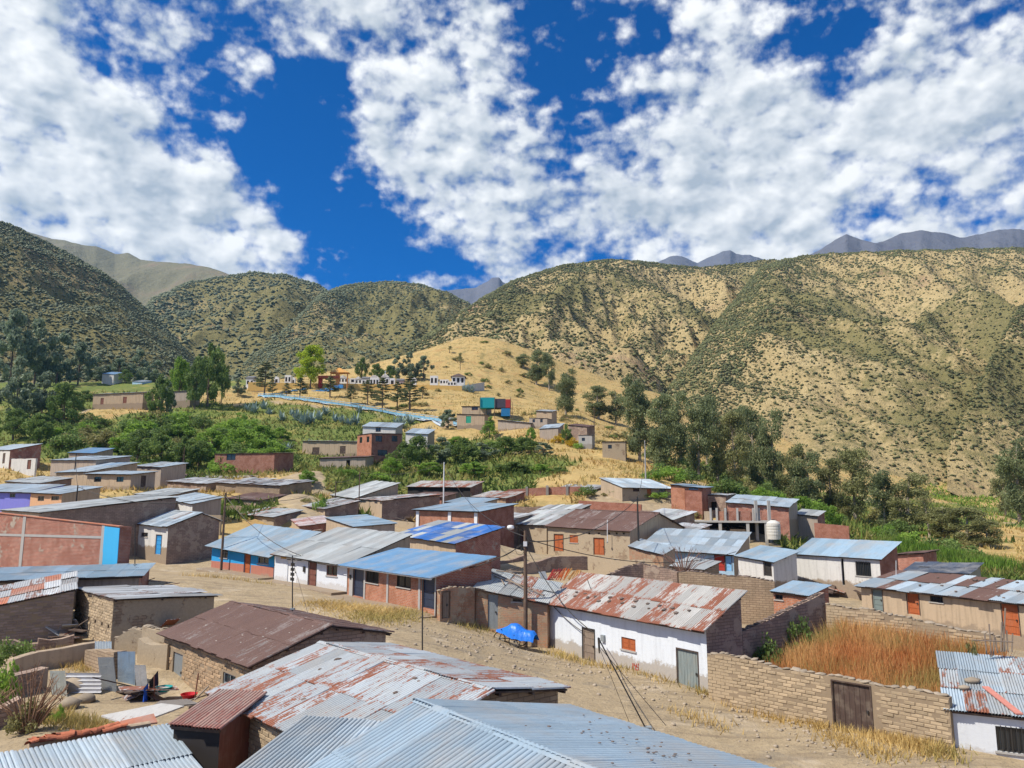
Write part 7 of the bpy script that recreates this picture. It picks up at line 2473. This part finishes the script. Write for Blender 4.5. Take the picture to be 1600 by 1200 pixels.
# cemetery trees
plant('willow', 'bright yellow-green willow beside the cemetery wall', 485, 604, 538, 58, 298, name='willow_tree', cat='tree')
for i, (px, yb, yt, w_, Y) in enumerate([(413, 614, 566, 34, 289), (350 + 118, 632, 590, 26, 272), (515, 632, 588, 30, 276), (548, 640, 602, 24, 268), (574, 640, 594, 30, 268), (597, 646, 590, 32, 262), (620, 652, 596, 28, 256), (640, 658, 588, 38, 254), (660, 640, 604, 22, 280), (425, 617, 592, 18, 286), (385 + 62, 627, 598, 18, 280)]):
    plant('pine', 'dark bare-trunked conifer, %s in the row along the blue railing' % ('tallest on the left', 'second', 'third', 'fourth, leaning', 'fifth', 'sixth', 'seventh', 'largest on the right', 'farthest back', 'small one by the tallest', 'small one before the willow')[i], px, yb, yt, w_, Y, 'conifers below the cemetery', 'conifer_tree', 'tree')
for i, (px, yb, yt, w_, Y) in enumerate([(620, 592, 556, 30, 332), (640, 592, 548, 36, 334), (662, 593, 556, 34, 336), (590, 592, 568, 34, 330), (608, 594, 572, 24, 326), (565, 590, 560, 26, 345)]):
    plant('haz' if i < 3 else 'dark', 'dark round tree behind the tombs, %s from the left' % ('fourth', 'fifth and tallest', 'sixth', 'second', 'third', 'first')[i], px, yb, yt, w_, Y, 'trees behind the cemetery')
plant('thin', 'slim solitary tree on the golden knoll, lower right one', 719, 578, 551, 12, 365)
plant('thin', 'slim solitary tree on the golden knoll, upper left one', 702, 553, 541, 12, 392)
plant('shrub', 'dark bush on the upper golden knoll', 757, 548, 532, 18, 415)
# left wood
LW_ = 'wood on the left slope'
for i, (px, yb, yt, w_, Y, k) in enumerate([(18, 700, 560, 70, 215, 'haz'), (60, 690, 575, 60, 225, 'haz'), (95, 692, 598, 56, 215, 'dark'), (10, 640, 485, 70, 300, 'haz'), (50, 630, 500, 70, 310, 'haz'), (85, 625, 515, 60, 318, 'haz'), (120, 615, 535, 50, 325, 'haz'), (20, 690, 640, 60, 195, 'dark'), (60, 698, 648, 60, 190, 'dark'),
                                              (0, 575, 505, 50, 420, 'haz'), (150, 600, 555, 40, 340, 'haz'), (185, 605, 560, 44, 345, 'haz'), (215, 605, 548, 46, 350, 'haz'), (240, 606, 560, 36, 345, 'haz'), (135, 640, 610, 36, 260, 'dark'), (195, 600, 578, 26, 330, 'dark'), (112, 660, 612, 44, 240, 'dark'), (40, 660, 600, 50, 262, 'haz')]):
    plant(k, 'hazy grey-green tree in the wood on the left slope' if k == 'haz' else 'rounded dark green tree at the lower edge of the left wood', px, yb, yt, w_, Y, LW_ + (' hazy' if k == 'haz' else ' edge'))
for px, yb, yt, w_, Y, k, lab in [(280, 620, 558, 46, 250, 'bright', 'light green bushy tree left of the big dark tree on the terrace'), (325, 622, 538, 62, 248, 'dark', 'big dark spreading tree on the terrace'), (305, 624, 560, 44, 240, 'dark', 'dense tree between the light and the big dark terrace trees'), (346, 618, 556, 30, 256, 'dark', 'narrow tree right of the big dark terrace tree'),
                                  (247, 655, 586, 46, 225, 'dark', 'dark tree in front of the two adobe farmhouses'), (262, 640, 598, 30, 232, 'haz', 'greyish tree beside the shorter farmhouse'), (100, 612, 600, 40, 300, 'dark', 'low dark tree beyond the wood edge'), (372, 617, 590, 26, 290, 'haz', 'small grey-green tree left of the cemetery'), (765, 692, 650, 34, 196, 'cone', 'bright green cone-shaped tree below the green door house'),
                                  (1010 - 180, 690, 668, 20, 185, 'bright', 'small green tree below the steep sheet roof'), (886, 692, 664, 22, 184, 'dark', 'small dark tree beside the yellow bush'), (700, 680, 640, 34, 215, 'haz', 'thin greyish tree right of the cream hill house')]:
    plant(k, lab, px, yb, yt, w_, Y)
# thicket in the middle
for i, (px, yb, yt, w_, Y, k) in enumerate([(630, 742, 690, 60, 158, 'dark'), (655, 735, 682, 54, 166, 'dark'), (690, 735, 684, 60, 168, 'haz'), (725, 738, 686, 56, 165, 'dark'), (755, 735, 690, 50, 168, 'haz'), (790, 728, 682, 60, 172, 'dark'), (820, 728, 684, 54, 172, 'dark'), (850, 730, 692, 36, 168, 'haz'), (610, 748, 715, 40, 152, 'bright'),
                                              (670, 750, 722, 60, 152, 'bright'), (740, 748, 722, 60, 152, 'bright'), (800, 748, 722, 70, 152, 'dark'), (770, 712, 690, 40, 186, 'bright'), (845, 745, 725, 50, 150, 'bright'), (875, 748, 730, 40, 148, 'dark'), (715, 712, 682, 44, 190, 'bright')]):
    plant(k, {'dark': 'rounded dark green tree in the thicket below the hill hamlet', 'haz': 'grey-green feathery tree in the thicket below the hill hamlet', 'bright': 'light green bushy tree in the thicket below the hill hamlet'}[k], px, yb, yt, w_, Y, {'dark': 'dark', 'haz': 'grey-green', 'bright': 'light'}[k] + ' thicket trees')
for px, yb, yt, w_, k, lab in [(873, 695, 676, 26, 'yellow', 'bright yellow flowering bush left of the stone hut'), (893, 698, 682, 28, 'yellow', 'yellow bush in front of the stone hut'), (905, 702, 690, 26, 'shrubb', 'fresh green bush below the stone hut'), (1025, 782, 764, 46, 'shrubb', 'green bush over the brick wall under the grey roof house'), (918, 778, 757, 44, 'shrub', 'dark bush at the end of the red garden wall'),
                               (965, 775, 760, 30, 'shrub', 'dark bush before the clean grey roof house'), (1135, 772, 752, 30, 'shrubb', 'round yellow-green bush above the dark adobe room'), (165, 792, 783, 20, 'shrubb', 'small green bush on the junk beside the long grey roof')]:
    plant(k, lab, px, yb, yt, w_)
for px, yb, yt, w_, Y in [(1215, 810, 768, 60, 125), (1250, 815, 775, 60, 122), (1190, 800, 762, 46, 130), (1285, 820, 785, 46, 118), (1300, 815, 790, 40, 120)]:
    plant('bright', 'light green leafy tree crowding behind the open shed and yard wall', px, yb, yt, w_, Y, 'light green trees behind the open shed')
# undergrowth of the grove
ru = random.Random(8)
for i in range(46):
    px = ru.uniform(985, 1560)
    yb = np.interp(px, [985, 1100, 1250, 1400, 1560], [745, 765, 815, 860, 888]) - ru.uniform(0, 34)
    k = ru.choice(['shrub', 'shrubb', 'shrubo', 'shrub'])
    hh = ru.uniform(16, 34)
    plant(k, {'shrub': 'dark green', 'shrubb': 'light green', 'shrubo': 'olive'}[k] + ' shrub in the undergrowth of the eucalyptus grove', px, yb, yb - hh, hh * ru.uniform(1.4, 2.2), None, {'shrub': 'dark', 'shrubb': 'light', 'shrubo': 'olive'}[k] + ' grove undergrowth')
for i in range(34):
    px, yb = ru.uniform(200, 1150), ru.uniform(775, 835)
    hh = ru.uniform(5, 11)
    plant('shrubo', 'small dry olive weed growing on bare earth between the houses', px, yb, yb - hh, hh * 2.2, None, 'weeds between the houses')
# shrubs over the green terraces
rs = random.Random(5)
for i in range(70):
    px, yb = rs.uniform(90, 450), rs.uniform(655, 745)
    if yb > 705 and px < 250:
        yb -= 40
    k = rs.choice(['shrub', 'shrub', 'shrubb', 'shrubb', 'shrubo'])
    hh = rs.uniform(14, 34)
    plant(k, {'shrub': 'dark green shrub on the terraces above the left houses', 'shrubb': 'light green shrub on the terraces above the left houses', 'shrubo': 'olive shrub on the terraces above the left houses'}[k], px, yb, yb - hh, hh * rs.uniform(1.6, 2.6), None, {'shrub': 'dark', 'shrubb': 'light', 'shrubo': 'olive'}[k] + ' terrace shrubs')
for px, yb, yt, w_, k in [(215, 722, 672, 70, 'dark'), (250, 735, 680, 70, 'dark'), (285, 738, 682, 60, 'dark'), (330, 706, 672, 60, 'bright'), (370, 710, 668, 70, 'bright'), (405, 700, 665, 60, 'bright'), (310, 730, 690, 50, 'dark'), (190, 715, 680, 50, 'bright'), (440, 690, 668, 40, 'bright'), (480, 760, 735, 40, 'bright'), (500, 800, 770, 26, 'shrubb'), (590, 752, 735, 50, 'shrubb'), (545, 745, 728, 40, 'shrubb'), (455, 722, 705, 30, 'shrub')]:
    low = k.startswith('shrub')
    plant(k, {'dark': 'leafy dark green tree just above the left houses', 'bright': 'leafy light green tree above the brick house with one window', 'shrubb': 'light green shrub along the climbing lane', 'shrub': 'dark shrub beside the low grey adobe house'}[k], px, yb, yt, w_, None, {'dark': 'trees just above the left houses', 'bright': 'trees above the lane', 'shrubb': 'shrubs along the lane'}.get(k))


rk = random.Random(21)
for i in range(60):
    px, yb = rk.uniform(560, 980), 0
    yb = rk.uniform(np.interp(px, [560, 640, 740, 800, 860, 980], [596, 568, 530, 545, 606, 672]) + 6, np.interp(px, [560, 760, 980], [660, 672, 700]))
    hh = rk.uniform(4, 10)
    plant(rk.choice(['shrubo', 'shrub', 'shrubo']), 'low bush dotted over the golden knoll and its slopes', px, yb, yb - hh, hh * rk.uniform(1.6, 3), None, 'bushes dotted over the golden knoll')
# agaves
def agave_mesh(seed):
    rg = random.Random(seed)
    m = MB()
    for k in range(26):
        a = rg.uniform(0, 6.28)
        el = rg.uniform(.25, 1.35)
        L = rg.uniform(.8, 1.25)
        d = Vector((math.cos(a) * math.cos(el), math.sin(a) * math.cos(el), math.sin(el)))
        s = Vector((-math.sin(a), math.cos(a), 0)) * .085
        u = d.cross(s.normalized()) * .04
        b, md, tp = d * .05, d * L * .5 + UP * .02, d * L + UP * (.08 - .12 * math.cos(el))
        m.face([b - s * .7, b + s * .7, md + s, md - s + u * 0])
        m.face([md - s, md + s, tp])
        m.face([b - s * .7 - u, md - s, md - u * 2, b - u * 2])
        m.face([b + s * .7 - u, b - u * 2, md - u * 2, md + s])
    me = m.mesh('leaves')
    n = len(me.vertices)
    add_attr(me, 'tint', np.repeat(np.random.default_rng(seed).random((n, 1)), 3, 1))
    me.materials.append(AGA)
    return me


AG = [agave_mesh(i) for i in range(3)]
for i, (px, yb, s) in enumerate([(398, 645, 3.4), (412, 640, 2.8), (440, 658, 2.8), (455, 650, 2.2), (463, 660, 3.4), (475, 664, 3.8), (487, 662, 3.6), (498, 658, 3.0), (508, 652, 3.0), (523, 660, 2.8), (534, 664, 2.6), (562, 646, 2.6), (556, 664, 3.4), (627, 668, 3.6), (640, 664, 3.2), (618, 664, 2.4), (652, 690, 2.4), (670, 680, 2.4), (386, 642, 2.4), (480, 707, 2.8), (448, 712, 2.4), (735, 613, 3.6), (727, 611, 2.8), (420, 652, 2.2), (545, 668, 2.6)]):
    p = gp(px, yb)
    r = empty('agave', p, 'grey-blue spiky agave on the bank below the conifers' if i < 19 or i > 22 else 'grey-blue agave beside the grey end wall of the cemetery' if i > 20 else 'grey-blue agave beside the low grey adobe house', 'agave', 'agaves on the bank' if i < 19 or i > 22 else 'agaves by the cemetery end wall' if i > 20 else 'agaves by the low adobe house')
    r.scale = (s, s, s)
    r.rotation_euler = (0, 0, i)
    link('leaves', AG[i % 3], None, r)


# bare branches behind the peaked wall, dry bush and plants in the yard
def bare(label, p, h_, w_, n, seed, mat):
    rg = random.Random(seed)
    r = empty('bare_bush', p, label, 'bush')
    for k in range(n):
        a, e = rg.uniform(0, 6.28), rg.uniform(.5, 1.0)
        tip = Vector((math.cos(a) * w_ * (1.2 - e) * 1.6, math.sin(a) * w_ * (1.2 - e) * 1.2, h_ * e))
        mid = tip * .5 + Vector((rg.uniform(-.1, .1), rg.uniform(-.1, .1), h_ * .08))
        m = MB()
        m.tube([(0, 0, -.2), mid, tip], [.035, .022, .008], 4)
        for q in range(3):
            f = rg.uniform(.4, .9)
            s0 = mid.lerp(tip, f)
            m.tube([s0, s0 + Vector((rg.uniform(-.4, .4), rg.uniform(-.3, .3), rg.uniform(.2, .6))) * h_ * .25], [.014, .005], 3)
        m.build('branch', mat, r)


bare('bare reddish branches rising behind the peaked adobe wall', P(1068, 899, 63.5), 2.4, 2.6, 30, 3, woodmat((.20, .11, .08), .3))
p = gp(45, 1150)
bare('dry brown leafless bush in the lower left yard', P(42, 1150, 30), 2.6, 1.4, 40, 4, woodmat((.26, .15, .09), .3))
plant('shrubo', 'dry brown leaves of the bush in the lower left yard', 44, 1150, 1092, 66, 30, name='dry_shrub')
plant('shrubb', 'dark green upright plant in front of the boulders', 90, 1138, 1098, 22, 31.5)
plant('shrubb', 'green bush with yellow leaves at the left edge', 6, 1086, 1020, 66, 33)
plant('shrub', 'dark bush by the sooty adobe wall', 18, 1025, 985, 60, 41)
plant('shrub', 'dark green weed clump in the shaded corner of the lot', 1205, 1005, 985, 60, 42.5)
plant('shrub', 'green bush at the back corner of the overgrown lot', 1248, 975, 958, 60, 44.5)
plant('shrubo', 'olive bush at the right end of the overgrown lot', 1520, 1012, 985, 40, 37.5)


# ------------------------------------------------------------------ grasses
def grassmat(c1, c2, c3, key):
    def f(t, b):
        at = nd(t, 'ShaderNodeVertexColor', layer_name='tint').outputs[0]
        sp_ = nd(t, 'ShaderNodeSeparateColor', {0: at})
        c = mixc(t, sp_.outputs[0], c1, c2)
        c = mixc(t, mapr(t, sp_.outputs[1], .5, .8), c, c3)
        setc(t, b, c)
        tr = nd(t, 'ShaderNodeBsdfTranslucent', {0: c})
        mx = nd(t, 'ShaderNodeMixShader', {0: .3, 1: b.outputs[0], 2: tr.outputs[0]})
        o = [n for n in t.nodes if n.type == 'OUTPUT_MATERIAL'][0]
        t.links.new(mx.outputs[0], o.inputs[0])
    return material(('grass', key), f)


def blades(name, label, xy, h_, w_, seed, mat, cat='grass', lean=.35, patch=3.0):
    rg = np.random.default_rng(seed)
    n = len(xy)
    z = np.concatenate([Hs(a, b) for a, b in zip(np.array_split(xy[:, 0], 20), np.array_split(xy[:, 1], 20))])
    hh = h_ * (.5 + rg.random(n) * .8)
    a = rg.random(n) * 6.283
    d = np.stack([np.cos(a), np.sin(a), np.zeros(n)], 1)
    tip = rg.normal(size=(n, 3)) * lean
    tip[:, 2] = 1
    b = np.stack([xy[:, 0], xy[:, 1], z - .03], 1)
    ww = (w_ * (.6 + .8 * rg.random(n)))[:, None]
    v = np.stack([b - d * ww / 2, b + d * ww / 2, b + tip * hh[:, None]], 1).reshape(-1, 3)
    f = np.arange(3 * n).reshape(n, 3)
    me = np_mesh(name, v, f)
    pt = np.clip((fbm(xy[:, 0] / patch, xy[:, 1] / patch, 3, seed) - .5) * 2.6 + .5, 0, 1)
    tint = np.stack([np.clip(pt * .7 + rg.random(n) * .4, 0, 1), np.clip(fbm(xy[:, 0] / patch + 9, xy[:, 1] / patch, 3, seed + 4) * .8 + rg.random(n) * .35, 0, 1), pt], 1)
    add_attr(me, 'tint', np.repeat(tint, 3, 0))
    o = link(name, me, mat)
    tag(o, label, cat, None, 'stuff')


def quad_pts(q, n, seed):
    rg = np.random.default_rng(seed)
    u, v = rg.random(n), rg.random(n)
    q = np.array(q, float)
    p = q[0] * ((1 - u) * (1 - v))[:, None] + q[1] * (u * (1 - v))[:, None] + q[2] * (u * v)[:, None] + q[3] * ((1 - u) * v)[:, None]
    return p


RED_G = grassmat((.50, .16, .045), (.72, .43, .18), (.40, .32, .11), 'lot')
STRAW = grassmat((.42, .28, .09), (.70, .52, .22), (.36, .30, .10), 'straw')
blades('dry_grass', 'tall rust-red dry weeds filling the walled lot', quad_pts([(10.9, 40.3), (18.2, 32.6), (24.2, 39.3), (18.8, 45.4)], 34000, 1), 1.35, .065, 2, RED_G, lean=.25, patch=2.2)
blades('straw', 'flattened yellow straw in front of the brick house', np.concatenate([np.array([[gp(x, y).x, gp(x, y).y]]) + np.random.default_rng(int(x)).normal(size=(420, 2)) * np.array([.9, 1.1]) for x, y in ((505, 945), (530, 950), (555, 953), (580, 955), (605, 962), (628, 965), (570, 965), (600, 972), (640, 958))]), .3, .06, 5, STRAW, 'straw', .9)
w0 = np.random.default_rng(9)
ex_ = []
for x0, y0, x1, y1, n in ((1240, 1118, 1310, 1150, 900), (1340, 1150, 1480, 1190, 2200), (1180, 1090, 1250, 1120, 500), (1100, 1082, 1180, 1100, 300), (200, 858, 262, 872, 500), (860, 1022, 900, 1034, 150), (700, 968, 740, 985, 200), (1060, 1120, 1130, 1150, 200), (860, 1020, 1060, 1075, 500), (1095, 1086, 1300, 1150, 900), (700, 962, 760, 990, 400), (290, 900, 430, 915, 300), (60, 1120, 160, 1150, 1200), (80, 1020, 130, 1050, 900), (1300, 1160, 1400, 1195, 500)):
    a, b = gp(x0, y0), gp(x1, y1)
    f = w0.random((n, 1))
    ex_.append(np.array([[a.x, a.y]]) * (1 - f) + np.array([[b.x, b.y]]) * f + w0.normal(size=(n, 2)) * .45)
blades('dry_grass', 'dry yellow grass tufts along the walls and street', np.concatenate(ex_), .38, .05, 6, STRAW, lean=.4)
# golden grass and herbs on the slopes, thicker where the slope is green
rg = np.random.default_rng(77)
az, rr = rg.uniform(-.62, .64, 90000), np.exp(rg.uniform(math.log(108), math.log(430), 90000))
xy = np.stack([np.sin(az) * rr, np.cos(az) * rr], 1)
gv = [biome(a, b) for a, b in zip(np.array_split(xy[:, 0], 12), np.array_split(xy[:, 1], 12))]
gg, vv = np.concatenate([g[0] for g in gv]), np.concatenate([g[1] for g in gv])
cl = fbm(xy[:, 0] / 6, xy[:, 1] / 6, 3, 71)
blades('dry_grass', 'golden dry grass over the open slopes', xy[(gg > .45) & (vv < .3) & (cl > .46)][:26000], .75, .30, 8, STRAW, lean=.5, patch=9)
GRN = grassmat((.05, .085, .02), (.17, .23, .05), (.30, .26, .08), 'green')
blades('herbs', 'green herbs and weeds over the watered terraces', xy[(vv > .4) & (rr < 330)][:26000], 1.1, .5, 9, GRN, 'weeds', .6, 8)
# maize field
mz = np.concatenate([np.array([[gp(x, y).x, gp(x, y).y]]) + rg.normal(size=(1100, 2)) * np.array([2.2, 3.0]) for x, y in ((1445, 872), (1470, 877), (1495, 882), (1520, 887), (1425, 866), (1545, 890))])
blades('maize_field', 'bright green maize field behind the rusty patched roof', mz, 1.6, .28, 10, grassmat((.075, .15, .015), (.17, .28, .04), (.20, .25, .06), 'maize'), 'field', .3, 3)
vf = np.concatenate([np.array([[gp(x, y).x, gp(x, y).y]]) + rg.normal(size=(700, 2)) * np.array([5, 9]) for x, y in ((1470, 778), (1500, 782), (1480, 800), (1520, 775))])
blades('meadow', 'bright green meadow in the valley at the right', vf, .9, .5, 12, grassmat((.10, .20, .02), (.24, .36, .05), (.3, .3, .08), 'meadow'), 'meadow', .5, 9)


# gravel on the street
def gravel(label, spots, n, smin, smax, seed, mat):
    rg_ = np.random.default_rng(seed)
    tv, tf = ico(1)
    xs = []
    for (x0, y0, x1, y1) in spots:
        a, b = gp(x0, y0), gp(x1, y1)
        f = rg_.random((n, 1))
        xs.append(np.array([[a.x, a.y]]) * (1 - f) + np.array([[b.x, b.y]]) * f + rg_.normal(size=(n, 2)) * 1.2)
    xs = np.concatenate(xs)
    z = np.concatenate([Hs(a, b) for a, b in zip(np.array_split(xs[:, 0], 8), np.array_split(xs[:, 1], 8))])
    s = smin + (smax - smin) * rg_.random(len(xs)) ** 5
    v = np.stack([xs[:, 0], xs[:, 1], z + s * .2], 1)[:, None] + tv[None] * (s[:, None, None] * np.array([1, 1, .6])) * (1 + (rg_.random((len(xs), len(tv), 1)) - .5) * .6)
    f = tf[None] + (np.arange(len(xs)) * len(tv))[:, None, None]
    o = link('gravel', np_mesh('gravel', v.reshape(-1, 3), f.reshape(-1, 3)), mat)
    tag(o, label, 'gravel', None, 'stuff')


gravel('loose stones and gravel over the dirt street', [(760, 1000, 900, 1050), (900, 1050, 1100, 1110), (1100, 1110, 1300, 1180), (650, 985, 760, 1010), (1150, 1110, 1400, 1190), (700, 1010, 860, 1060)], 210, .018, .13, 3, ROCKM)
# ------------------------------------------------------------------ thin blue air over the valley
def haze():
    m = MB()
    m.box((-3200, -300, -60), (6400, 0, 0), (0, 3200, 0), (0, 0, 960))
    hm = bpy.data.materials.new('haze')
    hm.use_nodes = True
    t = hm.node_tree
    t.nodes.clear()
    v = nd(t, 'ShaderNodeVolumePrincipled', {'Color': (.16, .54, 1.0, 1), 'Density': 0.00007, 'Anisotropy': .2})
    o = nd(t, 'ShaderNodeOutputMaterial')
    t.links.new(v.outputs[0], o.inputs['Volume'])
    tag(m.build('haze', hm), 'thin bluish haze filling the valley air', 'haze', None, 'stuff')


haze()
# ------------------------------------------------------------------ tell look-alikes apart by their place in the row
ORD = 'first second third fourth fifth sixth seventh eighth ninth tenth eleventh twelfth thirteenth fourteenth'.split()
same = {}
for o in bpy.data.objects:
    if o.parent is None and 'label' in o:
        same.setdefault(o['label'], []).append(o)
for lab, os_ in same.items():
    if 1 < len(os_) <= 14 and len(lab.split()) <= 12:
        os_.sort(key=lambda o: PIX(o.matrix_world.translation if o.type == 'MESH' and o.matrix_world.translation.length > 0 else o.location)[0])
        for k, o in enumerate(os_):
            o['label'] = lab + ', ' + ORD[k] + ' from the left'
